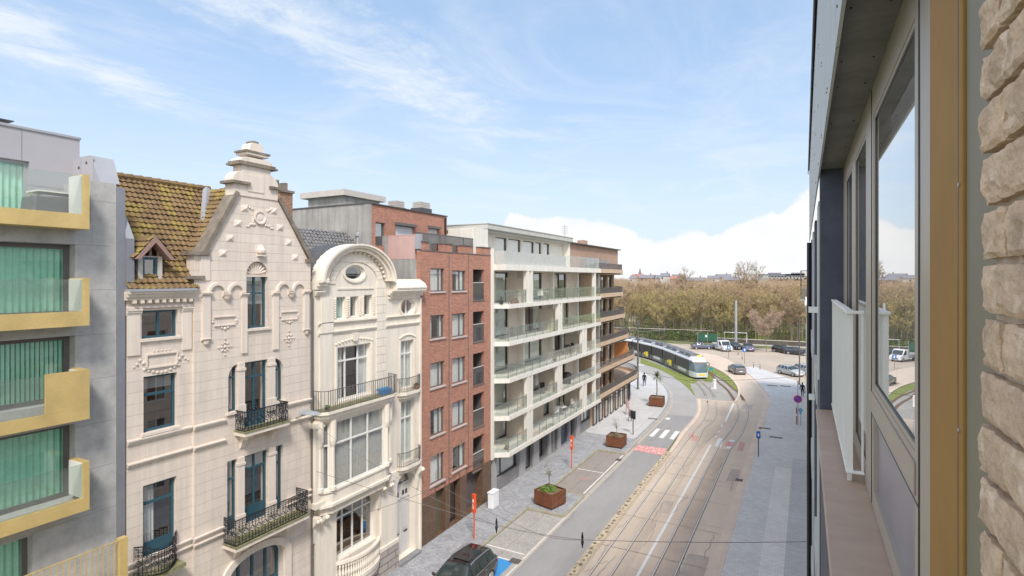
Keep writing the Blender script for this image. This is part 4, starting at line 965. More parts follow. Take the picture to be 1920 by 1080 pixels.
# downpipe between the two houses, chimney
MB().tube([(X1+.08, br-.0, 0), (X1+.08, br-.0, q(583,492)[1]-1.2)], .045, 8).obj('downpipe', M['taupe'], Hs)
ch = MB(); xc = -23.2; y0_, y1_ = Fy(517,xc), Fy(541,xc); zt_ = Fz(529,362,xc)
ch.box(xc-.5,xc+.3,y0_,y1_,zt_-4.5,zt_); chm = ch.obj('chimney', M['oldbrick'], Hs)
MB().box(xc-.58,xc+.38,y0_-.06,y1_+.06,zt_,zt_+.12).box(xc-.4,xc+.0,y0_+.02,y0_+.20,zt_+.12,zt_+.62).box(xc-.4,xc+.0,y1_-.24,y1_-.05,zt_+.12,zt_+.55).obj('chimney_pots', M['stonecap'], chm)
# ================================================================== CREAM TOWN HOUSE WITH ROUND GABLE
XC = -18.95; FC = shifted(XC)
cl, cr = Fy(587, XC)+.06, Fy(788, XC)
qc = lambda px, py, X=XC: Fyz(px, py, X)
RC = lambda pl, pr, pref, pt, pb: rectp(*rcorners(pl, pr, pref, pt, pb, XC))
Ch = thing('town_house', 'cream stucco town house with arched gable, oval windows and bay window', 'house', (XC, cl, 0))
zcor = qc(790, 537)[1]; zarc = qc(606, 528)[1]
ya0, ya1 = Fy(607, XC+.45), Fy(744, XC+.45); yac = (ya0+ya1)/2; ra = (ya1-ya0)/2; zap = Fz(672, 457, XC+.45); ha = zap-zarc
w3 = [RC(631, 648, 631, 557, 599), RC(657, 672, 657, 556, 595), RC(683, 698, 683, 553, 592)]
oc = qc(665, 512); ov = ellp(oc[0], oc[1], (qc(682,0)[0]-qc(647,0)[0])/2, .33)
o2 = qc(764, 575); ov2 = [(o2[0]+(.56)*math.cos(math.pi/8+math.pi*i/4)*1.0, o2[1]+.45*math.sin(math.pi/8+math.pi*i/4)) for i in range(8)]
wM = RC(632, 695, 632, 652, 754); wM[2] = (wM[2][0], wM[2][1]); wR = RC(751, 776, 751, 640, 731); wR2 = RC(752, 777, 752, 755, 872)
wG = archpoly(qc(630,0)[0], qc(706,0)[0], qc(630,1055)[1], qc(630,975)[1], qc(660,935)[1]+.1, 16)
dr_ = archpoly(qc(744,0)[0], qc(779,0)[0], .25, qc(744,918)[1], qc(762,886)[1], 14)
bs = RC(632, 735, 632, 800, 915)
n = 24; arch_out = [(yac+ra*math.cos(math.pi*i/n), zarc+ha*math.sin(math.pi*i/n)) for i in range(n+1)]
out_ = [(cl,0),(cr,0),(cr,zcor),(arch_out[0][0],zcor)]+[p for p in arch_out if p[1] > zcor+.02]+[(arch_out[-1][0], zarc),(cl,zarc)]
bas = rectp(qc(640,0)[0], qc(700,0)[0], .35, 1.35)
MB().wall(FC, out_, w3+[ov, ov2, wM, wR, wR2, wG, dr_, rectp(bs[0][0]+.1, bs[1][0]-.15, bs[0][1]+.1, bs[2][1]-.1)], 0, .4).obj('wall', M['cream'], Ch)
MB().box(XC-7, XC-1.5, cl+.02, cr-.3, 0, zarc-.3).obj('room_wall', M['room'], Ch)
MB().box(XC-2.4, XC-1.5, ya0+.5, ya1-.5, zarc-.3, zap-.6).obj('room_wall', M['room'], Ch)
for i, w in enumerate(w3): window(Ch, FC, w, 0, .13, 'lightframe', 'glass', (), (), .05, None, ('full',None,'left')[i], ('curtgreen','curtain','curtain')[i])
window(Ch, FC, ov, 0, .07, 'lightframe', 'glass', (), (), .05, None, None)
window(Ch, FC, ov2, 0, .09, 'lightframe', 'glass', (.5,), (), .06, None, 'blindlow', 'curtgrey')
window(Ch, FC, wM, 0, .17, 'lightframe', 'glass', (.30,.68), (.73,), .075, 'cream', 'sides', 'curtain')
window(Ch, FC, wR, 0, .17, 'lightframe', 'glass', (.5,), (.72,), .07, None, 'full', 'curtpale')
window(Ch, FC, wR2, 0, .17, 'lightframe', 'glass', (.5,), (.72,), .07, None, 'full', 'curtpale')
window(Ch, FC, wG, 0, .30, 'lightframe', 'glass', (.25,.5,.75), (.68,), .08, None, None)
MB().box(XC-1.3, XC-1.2, wG[0][0]-.3, wG[1][0]+1.2, .6, 3.2).box(XC-1.2,XC-.7,wG[0][0],wG[1][0],1.3,1.45).obj('room_panelling', mat('warm_wood_interior', (.30,.13,.05), .6, .4, 1.2), Ch)
# house door
zt_ = qc(744,918)[1]
dw = window(Ch, FC, dr_, 0, .4, 'doorw', 'glass', (), (), .07, None, None, name='door_fanlight')
dd = MB().fb(FC, dr_[0][0]+.06, dr_[1][0]-.06, .26, zt_, -.44, -.38)
dm = (dr_[0][0]+dr_[1][0])/2; hw = (dr_[1][0]-dr_[0][0])/2-.07
for s in (0, 1):
    a0 = dm-hw+s*hw+.04; a1 = a0+hw-.08
    for z0_, z1_ in ((.4,1.3),(1.55,3.2)): dd.fb(FC, a0+.05, a1-.05, z0_, z1_, -.40, -.36); dd.fb(FC, a0+.11, a1-.11, z0_+.07, z1_-.07, -.40, -.345)
    dd.fb(FC, a0, a1, 3.25, 3.33, -.40, -.33)
dd.fb(FC, dm-.05, dm+.05, .26, zt_, -.40, -.33); door = dd.obj('door', M['doorw'], Ch)
hh_ = MB()
for s in (0, 1):
    for k in range(2): a = dm-hw+s*hw+.18+k*.26; hh_.fb(FC, a-.07, a+.07, 3.42, 3.66, -.385, -.355)
    hh_.fb(FC, dm-hw+s*hw+.2, dm-hw+s*hw+.5, 1.40, 1.45, -.36, -.32)
hh_.obj('door_panes', M['darkframe'], door)
MB().fb(FC, dr_[0][0]-.1, dr_[1][0]+.1, 0, .24, -.3, .35).obj('door_step', M['greystone'], Ch)
# arch cornice, thick and hollow-moulded
ac = MB()
def arcb(r0, r1, o0, o1, zoff=0, a_from=0, a_to=180, mb=None, kz=None):
    mb = mb or ac; n = 28; k_ = ha/ra if kz is None else kz
    for i in range(n):
        e = []
        for j in (i, i+1):
            a = math.radians(a_from+(a_to-a_from)*j/n); e.append(((yac+r0*math.cos(a), zarc+r0*k_*math.sin(a)+zoff), (yac+r1*math.cos(a), zarc+r1*k_*math.sin(a)+zoff)))
        mb.fprism(FC, [e[0][0], e[0][1], e[1][1], e[1][0]], o0, o1)
arcb(ra-.44, ra-.08, -.30, .24); arcb(ra-.24, ra-.02, -.32, .38); arcb(ra-.10, ra+.02, -.34, .46)
arcb(ra-.46, ra-.42, -.01, .28)
n = 19
for i in range(1, n):
    a = math.pi*i/n; c_ = FC.p(yac+(ra-.53)*math.cos(a), zarc+(ra-.53)*ha/ra*math.sin(a), .09); ac.blob(c_, .075, 1, (1.3,1,1))
ac.obj('arch_cornice', M['cream'], Ch)
# barrel roof behind the arch
br_ = MB(); n = 20; A_, B_ = [], []
for i in range(n+1):
    a = math.pi*i/n; A_.append((XC-.3, yac+(ra+.02)*math.cos(a), zarc+(ha+.02)*math.sin(a))); B_.append((XC-1.7, yac+(ra+.02)*math.cos(a), zarc+(ha+.02)*math.sin(a)))
br_.add(A_+B_, [(i,i+1,n+2+i,n+1+i) for i in range(n)]+[tuple(range(n+1,2*n+2))])
br_.add([(XC-.25,cl-.1,zarc+.05),(XC-.25,ya0+.1,zarc+.05),(XC-1.7,ya0+.4,zarc+1.3),(XC-1.7,cl-.1,zarc+1.3)], [(0,1,2,3)])
br_.add([(XC-1.7,ya0+.4,zarc+1.3),(XC-1.7,cl-.1,zarc+1.3),(XC-3.2,cl-.1,zarc+1.5),(XC-3.2,ya0+.4,zarc+1.5)], [(0,1,2,3)])
br_.obj('slate_roof', M['slate'], Ch)
tr2 = MB(); zrt = Fz(640, 437, -23.0); ye2 = zarc+1.25
zrt = Fz(600, 430, -23.6); yE = Fy(668, XC-1.9); yT = Fy(664, -23.6)
tileroof(tr2, (XC-1.9, cl-.2, ye2-.1), (XC-1.9, yE, ye2-.1), (-23.6, yT, zrt), (-23.6, cl-.2, zrt), .26, .34, .045)
tr2.obj('tile_roof', M['roofdark'], Ch)
MB().box(-23.9,-20.95,cl+.4,yE-.1,zarc-2,ye2-.2).box(-24.2,-23.4,cl,yT-.1,zarc,zrt-.1).obj('rear_wall', M['conc'], Ch)
pf = MB(); c_ = (-22.4, Fy(671,-22.4), Fz(671,462,-22.4)); pf.lathe([(.09,-.3),(.09,.55),(.15,.58),(.15,.75),(.05,.8)], c_, 10); pf.obj('vent_pipe', M['galv'], Ch)
# cornices, capitals
cc = MB()
def bc2(a0, a1, z0, h, pr, o=0): band(cc, FC, a0, a1, z0, z0+h, o, pr)
a0 = qc(725,0)[0]
bc2(a0+.05, cr+.02, zcor-.42, .3, .42); cc.fb(FC, a0+.1, cr, zcor-.62, zcor-.50, -.01, .10)
for i in range(14): a = a0+.2+i*(cr-a0-.3)/13; cc.fb(FC, a-.035, a+.035, zcor-.50, zcor-.42, -.01, .22)
a1 = ya0+.38
bc2(cl-.02, a1, zarc-.35, .42, .40); bc2(cl+.0, a1-.05, zarc-.62, .22, .22)
cc.lathe([(.02,.16),(.12,.1),(.2,0)], FC.p(cl+.5, zarc+.08, .15), 10)
cc.obj('cornice', M['cream'], Ch)
mb = MB(); P_ = FC.p; z0_, z1_ = zcor-.12, qc(735,524)[1]+.02; ys, ye_ = ya1+.06, cr+.02
mb.add([P_(ys,z0_,.44),P_(ye_,z0_,.44),P_(ye_,z0_+.08,.47),P_(ys,z0_+.08,.47),P_(ys,z0_+.30,.32),P_(ye_,z0_+.30,.32),P_(ys,z0_+.52,-.05),P_(ye_,z0_+.52,-.05),P_(ys,z0_,-.4),P_(ye_,z0_,-.4),P_(ys,z0_+.52,-.4),P_(ye_,z0_+.52,-.4)],
       [(0,1,2,3),(3,2,5,4),(4,5,7,6),(6,7,11,10),(0,3,4,6,10,8),(1,9,11,7,5,2),(8,9,1,0)])
mb.obj('gutter_box', M['cream'], Ch)
# pilasters and courses
pi = MB()
pL0, pL1 = cl+.0, qc(600,0)[0]
pi.fb(FC, pL0+.28, qc(622,0)[0], qc(610,790)[1], zarc-.62, -.01, .07)
pi.fb(FC, qc(600,0)[0], qc(622,0)[0], zarc-2.3, zarc-.75, .06, .12)
zb1 = qc(632,605)[1]; zb2 = qc(632,620)[1]
for a0_, a1_ in ((pL0+.2, qc(704,0)[0]), (qc(723,0)[0], cr-.1)): band(pi, FC, a0_, a1_, zb2-.14, zb2+.0, 0, .10); band(pi, FC, a0_, a1_, zb1-.05, zb1+.06, 0, .12)
pi.fb(FC, qc(629,0)[0], qc(701,0)[0], w3[0][0][1]-.16, w3[0][0][1]-.04, -.01, .10)
pi.fb(FC, qc(632,0)[0], qc(700,0)[0], qc(640,543)[1], qc(640,540)[1], -.01, .04)
for w in (w3[0], w3[1], w3[2]):
    for s in (w[0][0]-.09, w[1][0]+.09):
        for k in range(9): pi.blob(FC.p(s, w[0][1]+.1+k*(w[2][1]-w[0][1]-.2)/8, .02), .05, 1)
for a in (wM, wR):
    c_ = (a[0][0]+a[1][0])/2; hw_ = (a[1][0]-a[0][0])/2+.08
    for k in range(13):
        t = -1+k/6
        if abs(t) > .12 or a is wR: pi.blob(FC.p(c_+t*hw_, a[2][1]+.16+.16*(1-t*t), .03), .06, 1)
    pi.fb(FC, a[0][0]-.12, a[0][0]-.02, a[0][1], a[2][1]+.05, -.01, .05); pi.fb(FC, a[1][0]+.02, a[1][0]+.12, a[0][1], a[2][1]+.05, -.01, .05)
pi.fprism(FC, [((wM[0][0]+wM[1][0])/2-.12, wM[2][1]+.2),((wM[0][0]+wM[1][0])/2+.12, wM[2][1]+.2),((wM[0][0]+wM[1][0])/2+.18, zb2-.2),((wM[0][0]+wM[1][0])/2-.18, zb2-.2)], -.01, .10)
e = ellp(oc[0], oc[1], 1, 1, 24)
for (cx_, cz_), ra_, rz_ in ((oc, (qc(682,0)[0]-qc(647,0)[0])/2+.09, .42), (o2, .66, .53)):
    for i in range(24):
        t0, t1 = 2*math.pi*i/24, 2*math.pi*(i+1)/24; f_ = lambda t, k: (cx_+ra_*k*math.cos(t), cz_+rz_*k*math.sin(t)); pi.fprism(FC, [f_(t0,.93), f_(t0,1.12), f_(t1,1.12), f_(t1,.93)], -.01, .06)
pi.obj('plaster_moulding', M['cream'], Ch)
# striped pilaster running up into the arch
sp_ = MB().fb(FC, qc(705,0)[0], qc(722,0)[0], qc(705,730)[1], zarc-.1, -.01, .05)
n = 26; k_ = ha/ra
for i in range(n):
    e = []
    for j in (i, i+1):
        a = math.pi*j/n; e.append(((yac+.05+(ra-.66)*math.cos(a), zarc-.1+(ra-.66)*k_*math.sin(a)), (yac+.05+(ra-1.02)*math.cos(a), zarc-.1+(ra-1.02)*k_*math.sin(a))))
    if i % 3 != 2: sp_.fprism(FC, [e[0][0], e[0][1], e[1][1], e[1][0]], -.01, .05)
    else: sp_.fprism(FC, [e[0][0], e[0][1], e[1][1], e[1][0]], -.01, .042)
sp_.obj('banded_pilaster', M['creamj'], Ch)
# upper balcony over the bay, and the bay itself
zfl = Fz(608, 776, XC+.85); bo = .85
a0, a1 = Fy(608, XC+.85), Fy(747, XC+.7)
prof = [(a0,0),(a0,.62),(a0+.25,.85),(a1-.5,.85),(a1-.1,.72),(a1+.1,.35),(a1+.12,0)]
def bay(mb, pf_, z0_, z1_): mb.prism([FC.p(a, z0_, o) for a, o in pf_], [FC.p(a, z1_, o) for a, o in pf_]); return mb
by = MB(); sc_ = lambda pf_, d: [(a+(d if a < 20 else -d)*(1 if i not in () else 1), max(0, o-d) if o > 0 else 0) for i, (a, o) in enumerate(pf_)]
bay(by, prof, zfl-.12, zfl); bay(by, sc_(prof,.10), zfl-.30, zfl-.121); bay(by, sc_(prof,.2), zfl-.46, zfl-.301)
bo_ = by.obj('balcony', M['cream'], Ch)
bay(MB(), [(a+(.05 if a < 20 else -.05), max(0,o-.05)) for a, o in prof], zfl+.001, zfl+.012).obj('balcony_floor', M['moss'], bo_)
rl_ = MB(); pts_ = [(XC+.02,a0+.05),(XC+.60,a0+.05),(XC+.80,a0+.28),(XC+.80,a1-.52),(XC+.68,a1-.14),(XC+.02,a1+.05)]
for p, q_ in zip(pts_[:-1], pts_[1:]): bars(rl_, p, q_, zfl+.02, zfl+.92, .13, .010)
rl_.obj('railing', M['taupe'], bo_)
# bay window below
zb0, zb1_ = Fz(632, 917, XC+.5), zfl-.46
bp = [(a0+.25,0),(a0+.25,.30),(a0+.75,.55),(a1-.75,.55),(a1-.25,.30),(a1-.25,0)]
bw = MB(); bay(bw, bp, zb0-.75, zb0); bay(bw, [(a-(.06 if a<20 else -.06),o+.06 if o else 0) for a,o in bp], zb0, zb0+.09)
bay(bw, [(a-(.1 if a<20 else -.1),o+.10 if o else 0) for a,o in bp], zb0-.62, zb0-.5)
bay(bw, [(a+(.1 if a<20 else -.1),max(0,o-.08)) for a,o in bp], zb0-1.0, zb0-.751)
baym = bw.obj('bay_window', M['cream'], Ch)
for i in (1, 2, 3):
    p = FC.p(bp[i][0],0,bp[i][1]); q_ = FC.p(bp[i+1][0],0,bp[i+1][1]); f_, l_ = seg_frame(p[:2], q_[:2])
    ww = window(baym, f_, rectp(.12, l_-.12, zb0+.1, zb1_-.12), 0, .06, 'lightframe', 'glass', (.33,.66) if i == 2 else (), (.66,), .07, None, 'full', 'curtmid')
    MB().wall(f_, rectp(0.0, l_, zb0+.09, zb1_), [rectp(.12, l_-.12, zb0+.1, zb1_-.12)], 0, .12).obj('bay_frame', M['cream'], baym)
po = MB()
for i in (0, 1, 2, 3, 4):
    p = FC.p(bp[min(max(i,1),4)][0], 0, bp[min(max(i,1),4)][1])
    if i in (0,): continue
    po.lathe([(.15,0),(.15,.16),(.10,.2),(.085,1.2),(.08,1.9),(.13,2.05),(.16,2.2),(.16,max(2.3,zb1_-zb0-.1))], (p[0]+.02, p[1], zb0+.09), 10)
po.obj('bay_column', M['cream'], baym)
sp2 = MB(); sp2.fb(FC, a0-.02, a0+.42, zb0-.5, zb1_, -.01, .34); sp2.fb(FC, a0-.08, a0+.48, zb1_-.25, zb1_-.02, -.01, .42); sp2.fb(FC, a0-.08, a0+.48, zb0-.55, zb0-.3, -.01, .42)
sp2.fb(FC, a1-.35, a1+.02, zb0-.5, zb1_, -.01, .30); sp2.fb(FC, a1-.42, a1+.08, zb1_-.25, zb1_-.02, -.01, .38); sp2.fb(FC, a1-.42, a1+.08, zb0-.9, zb0-.5, -.01, .42)
sp2.obj('bay_pilaster', M['cream'], Ch)
# brackets under the bay
bk = MB()
for a, w_ in ((a0+.1,.26), (a0+.55,.12), (a1-.75,.14), (a1-.2,.26), (cr-.35,.16)):
    z_ = zb0-.95; pr_ = [(0,z_),(.45,z_),(.43,z_-.15),(.3,z_-.3),(.16,z_-.5),(.12,z_-.9),(.08,z_-1.2),(0,z_-1.25)]
    bk.prism([FC.p(a-w_/2, z, o) for o, z in pr_], [FC.p(a+w_/2, z, o) for o, z in pr_])
    for j in (-1,1): bk.blob(FC.p(a+j*w_*.3, z_-.12, .46), .09, 1)
bk.obj('bracket', M['cream'], Ch)
# small balconies of the right bay
for zz, wn in ((qc(752,735)[1]-.02, wR), (qc(752,874)[1]-.02, wR2)):
    b0, b1 = wn[0][0]-.28, wn[1][0]+.34; pf_ = [(b0,0),(b0,.2),(b0+.35,.38),(b1-.35,.38),(b1,.2),(b1,0)]
    bb = MB(); bay(bb, pf_, zz-.14, zz); bay(bb, [(a+(.1 if i < 3 else -.1),max(0,o-.1)) for i,(a,o) in enumerate(pf_)], zz-.32, zz-.141); bo2 = bb.obj('balcony', M['cream'], Ch)
    r = MB(); pts_ = [FC.p(a,0,max(0,o-.05))[:2] for a,o in pf_]
    for p, q_ in zip(pts_[:-1], pts_[1:]): bars(r, p, q_, zz+.02, zz+.78, .11, .009)
    r.obj('railing', M['taupe'], bo2)
# curved balustrade at the ground-floor window
bz = wG[0][1]-.05; g0, g1 = wG[0][0]-.1, wG[1][0]+.15; gb_ = MB(); n = 12
arc = [(g0+(g1-g0)*i/n, .05+.5*math.sin(math.pi*i/n)**.7) for i in range(n+1)]
for i in range(n):
    for z0_, z1_, ex in ((bz-.02,bz+.1,.06),(bz-1.0,bz-.82,.06)):
        (s0,o0_),(s1,o1_) = arc[i], arc[i+1]; gb_.hexa([FC.p(s0,z0_,o0_-.14),FC.p(s0,z0_,o0_+ex),FC.p(s1,z0_,o1_+ex),FC.p(s1,z0_,o1_-.14)]+[FC.p(s0,z1_,o0_-.14),FC.p(s0,z1_,o0_+ex),FC.p(s1,z1_,o1_+ex),FC.p(s1,z1_,o1_-.14)])
    for t in (.25,.75):
        s_, o_ = arc[i][0]*(1-t)+arc[i+1][0]*t, arc[i][1]*(1-t)+arc[i+1][1]*t
        gb_.lathe([(.045,0),(.05,.08),(.03,.14),(.065,.32),(.03,.56),(.05,.64),(.045,.8)], FC.p(s_, bz-.82, o_-.04), 8)
bay(gb_, [(g0,0)]+arc+[(g1,0)], bz-1.25, bz-1.0)
gb_.obj('balustrade', M['cream'], Ch)
pl_ = MB(); pl_.fb(FC, qc(712,0)[0], dr_[0][0]-.1, 1.55, qc(720,885)[1]-.2, -.01, .12); pl_.fb(FC, qc(708,0)[0]-.03, dr_[0][0]-.04, 1.4, 1.6, -.01, .2); pl_.fb(FC, cl, qc(628,0)[0], 1.6, zb0-1.0, -.01, .10)
pl_.obj('pier', M['cream'], Ch)
MB().fb(FC, qc(708,0)[0]-.02, dr_[0][0]-.05, 0, 1.4, -.01, .17).fb(FC, cl, qc(628,0)[0], 0, 1.6, -.01, .17).fb(FC, g0-.1,g1+.1,0,.35,0,.12).obj('plinth', mat('rusticated_grey_plinth', (.42,.37,.34), .8, .1, 2, .001, 30, grid=(1.2,.35,.03,(.2,.17,.15),.08)), Ch)
MB().fb(FC, cr-.12, cr+.0, .0, zcor-.5, -.01, .10).obj('corner_strip', M['cream'], Ch)
# things on the upper balcony
bx = thing('plastic_crate', 'blue plastic crate in the corner of the cream house balcony', 'crate', (XC+.45, a1-.75, zfl+.02))
c_ = OFF[bx.name]; bm_ = MB().box(c_.x-.18,c_.x+.18,c_.y-.26,c_.y+.26,c_.z,c_.z+.03)
for s in (-1,1): bm_.box(c_.x+s*.18-.012,c_.x+s*.18+.012,c_.y-.26,c_.y+.26,c_.z,c_.z+.26); bm_.box(c_.x-.18,c_.x+.18,c_.y+s*.26-.012,c_.y+s*.26+.012,c_.z,c_.z+.26)
bm_.obj('crate_shell', mat('blue_plastic', (.04,.22,.50), .4, .05, 5), bx); MB().box(c_.x-.2,c_.x+.2,c_.y-.28,c_.y+.28,c_.z+.25,c_.z+.28).box(c_.x-.12,c_.x+.12,c_.y-.2,c_.y+.2,c_.z+.28,c_.z+.33).obj('rim', mat('blue_plastic_rim', (.06,.30,.60), .4, .05, 5), bx)
def potplant(x, y, z, lab, col='leaf', s=.2, pot='oldbrick', h=.3, n=70, cat='plant'):
    t = thing('potted_plant', lab, cat, (x,y,z)); MB().lathe([(.6*s,0),(.85*s,s*1.1),(.95*s,s*1.1),(.95*s,s*1.3),(.8*s,s*1.3)], (x,y,z), 12).obj('pot', M[pot], t)
    l = MB()
    for _ in range(n):
        a = random.uniform(0,6.28); r_ = s*random.uniform(.1,1.3); zz = z+s*1.2+h*random.random()
        c = Vector((x+r_*math.cos(a)*.9, y+r_*math.sin(a)*.9, zz)); d = Vector([random.uniform(-1,1) for _ in range(3)]).normalized()*s*.3; e_ = Vector([random.uniform(-1,1) for _ in range(3)]).normalized()*s*.15
        l.add([c-d, c+e_, c+d, c-e_], [(0,1,2,3)])
    l.obj('leaves', M[col], t, smooth='keep'); return t
potplant(XC+.22, wR[1][0]-.05, qc(752,735)[1]-.02, 'reddish-brown potted plant on the small right balcony of the cream house', 'leaf', .16, 'oldbrick', .15)
potplant(XC+.6, a0+.4, zfl+.012, 'low dark potted plant at the left end of the cream house balcony', 'leaf', .12, 'slate', .1)

# ================================================================== RED BRICK APARTMENT BUILDING
XBk = -19.0; FB = shifted(XBk); b0_, b1_ = cr+.01, Fy(920, XBk); qb = lambda px, py: Fyz(px, py, XBk)
Bk = thing('apartment_building', 'red brick apartment building with dark loggias and brown stone base', 'building', (XBk, b0_, 0))
wx = [(807,833),(848,873),(887,908)]
rows = [(503,547,507,546,505,563),(592,636,589,633,585,642),(682,729,673,721,664,724),(770,820,756,804,741,805),(858,912,840,886,823,886)]
holes = []; spec = []
for r in rows:
    for k, (pl, pr) in enumerate(wx):
        h = rcorners(pl, pr, pl, r[2*k], r[2*k+1], XBk); holes.append(rectp(*h)); spec.append((k, h))
zpar = qb(900, 478)[1]; zbase = qb(800, 928)[1]-.1
MB().wall(FB, rectp(b0_, b1_, zbase, zpar), holes, 0, .22).box(XBk-9,XBk-.22,b0_,b0_+.22,zbase,zpar-2.25).obj('wall', M['brick'], Bk)
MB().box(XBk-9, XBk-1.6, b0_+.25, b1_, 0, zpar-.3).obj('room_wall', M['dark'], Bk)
cu = ['full','right','sides','full','full','full','right','full','full','sides','full']
j = 0
for k, h in spec:
    if k < 2:
        w = window(Bk, FB, rectp(*h), 0, .09, 'taupe', 'glass', (.68,) if k == 0 else (.62,), (), .06, 'sillw', cu[j % 11], 'curtain'); j += 1
    else:
        lo_ = MB().fb(FB, h[0]-.02, h[1]+.02, h[2]-.1, h[2]-.002, -.15, .03).fb(FB, h[0], h[1], h[2]-.1, h[3]+.05, -1.5, -1.45).fb(FB, h[1], h[1]+.04, h[2]-.05, h[3]+.02, -1.4, -.22).obj('loggia', M['taupe'], Bk)
        zr_ = h[2]+1.12; MB().fb(FB, h[0]+.01, h[1]-.01, zr_, zr_+.05, -.06, -.01).obj('handrail', M['sillw'], lo_); MB().fb(FB, h[0]+.02, h[1]-.02, h[2]+.03, zr_-.01, -.045, -.03).obj('balustrade_pane', M['smoke'], lo_)
# recessed joints (vertical) beside the windows and brick piers on the roof edge
vj = MB()
for px_ in (842, 878): a = qb(px_,0)[0]; vj.fb(FB, a-.035, a+.035, zbase, zpar, -.01, .006)
vj.obj('movement_joint', M['taupe'], Bk)
pr_ = MB()
for pl, pr in ((790,804),(832,848),(868,886),(902,919)):
    a0_, a1_ = qb(pl,0)[0], qb(pr,0)[0]; pr_.fb(FB, max(a0_,b0_), min(a1_,b1_), zpar, zpar+.50, -.40, .001)
pr_.obj('parapet_pier', M['brick'], Bk)
pc = MB()
for pl, pr in ((790,804),(832,848),(868,886),(902,919)): a0_, a1_ = qb(pl,0)[0], qb(pr,0)[0]; pc.fb(FB, a0_-.03, a1_+.03, zpar+.501, zpar+.56, -.44, .05)
pc.fb(FB, b0_, b1_, zpar+.0, zpar+.05, -.3, .03); pc.obj('pier_cap', M['taupe'], Bk)
MB().fb(FB, b0_+.3, b1_-.3, zpar+.06, zpar+1.05, -.50, -.48).obj('terrace_screen', M['smoke'], Bk)
MB().fb(FB, b0_+.3, b1_-.3, zpar+1.05, zpar+1.10, -.52, -.46).fb(FB, b0_+2.6, b0_+2.64, zpar+.05, zpar+1.05, -.52, -.46).fb(FB, b0_+5.2, b0_+5.24, zpar+.05, zpar+1.05, -.52, -.46).obj('screen_rail', M['taupe'], Bk)
# ground floor in brown stone
gh = [(818,832),(847,860),(866,890)]
Fb2 = shifted(XBk+.0)
gholes = [rectp(qb(816,0)[0], qb(834,0)[0], .0+.12, 3.0), rectp(qb(842,0)[0], qb(862,0)[0], .12, 3.05), rectp(qb(874,0)[0], qb(904,0)[0], .12, 3.1)]
MB().wall(FB, rectp(b0_, b1_, 0, zbase-.002), gholes, .04, .8).obj('stone_base', M['brown'], Bk)
MB().fb(FB, gholes[0][0][0], gholes[0][1][0], .1, 3.05, -.35, -.3).obj('service_door', mat('olive_brown_door', (.13,.11,.075), .5, .1, 3), Bk)
d_ = MB().fb(FB, gholes[1][0][0], gholes[1][1][0], .1, 3.1, -.40, -.35).obj('entrance_door', M['darkframe'], Bk); MB().fb(FB, gholes[1][0][0]+.15, gholes[1][1][0]-.15, .3, 2.6, -.349, -.34).obj('pane', M['glass'], d_)
g_ = MB().fb(FB, gholes[2][0][0], gholes[2][1][0], .1, 3.1, -.55, -.5)
for k in range(9): g_.fb(FB, gholes[2][0][0], gholes[2][1][0], .12+k*.33, .12+k*.33+.28, -.5, -.485)
g_.obj('garage_door', mat('dark_grey_garage_door', (.11,.095,.095), .5, .1, 3), Bk)
# party wall and set-back top floor
zt5 = Fz(785, 440, XBk); MB().box(XBk-.1,XBk,b0_,b0_+.02,zpar,zt5)
y_ = b0_+.001
MB().box(XBk-3.6, XBk-.02, y_+.02, y_+.2, zpar-2.2, zt5-1.35).obj('screen_wall', M['conc'], Bk)
MB().box(XBk-2.3, XBk-.35, y_+.01, y_+.17, zt5-1.349, zt5).box(XBk-2.32,XBk-.33,y_+.0,y_+.18,zt5,zt5+.04).obj('pink_panel', M['pinkp'], Bk)
MB().box(XBk-3.6, XBk-2.31, y_+.03, y_+.2, zt5-1.349, zt5+.02).obj('screen_wall', M['conc'], Bk)
MB().box(XBk-.34, XBk-.0, y_-.0, y_+.24, zpar+.1, zt5+.05).obj('corner_post', M['zincl'], Bk)
XT = -21.6; FT = shifted(XT); t0, t1 = Fy(696,XT), Fy(838,XT); tz = Fz(697, 383, XT)
th_ = [rectp(*rcorners(704,722,704,416,444,XT)), rectp(*rcorners(742,775,742,422,440,XT)), rectp(*rcorners(804,821,804,428,446,XT))]
for h in th_: h[0] = (h[0][0], zpar+.3); h[1] = (h[1][0], zpar+.3)
MB().wall(FT, rectp(t0, t1, zpar-.5, tz), th_, 0, .3).obj('top_floor_wall', M['brick'], Bk)
window(Bk, FT, th_[0], 0, .1, 'taupe', 'smoke', (), (), .06)
for h in th_[1:]:
    z_ = h[2][1]; s_ = MB().fb(FT, h[0][0], h[1][0], h[0][1], z_, -.12, -.06).obj('roller_shutter', M['louvre'], Bk); MB().fb(FT, h[0][0]-.1, h[1][0]+.1, z_, z_+.16, -.05, .22).obj('shutter_box', M['taupe'], s_)
sw = MB(); sw.box(XT-7.2, XT-.01, t0-.25, t0+.0, zpar-2.5, tz+.02); sw.box(XT-.28,XT+.05,t0-.27,t0-.02,zpar-.5,tz+.03); sw.obj('party_wall', M['conc'], Bk)
MB().box(XT-7.2, XT+.08, t0-.3, t1, tz+.02, tz+.08).obj('roof', M['roofedge'], Bk)
px0 = Fy(571,-26.0); z1_ = Fz(571, 378, -26.0)
pb_ = MB().box(-27.3,-24.2,t0+.6,t0+3.6,tz,tz+.75).obj('lift_housing', M['conc'], Bk)
MB().box(-27.7,-24.0,t0+.3,t0+4.0,tz+.75,tz+1.1).obj('housing_roof', M['sillw'], pb_)
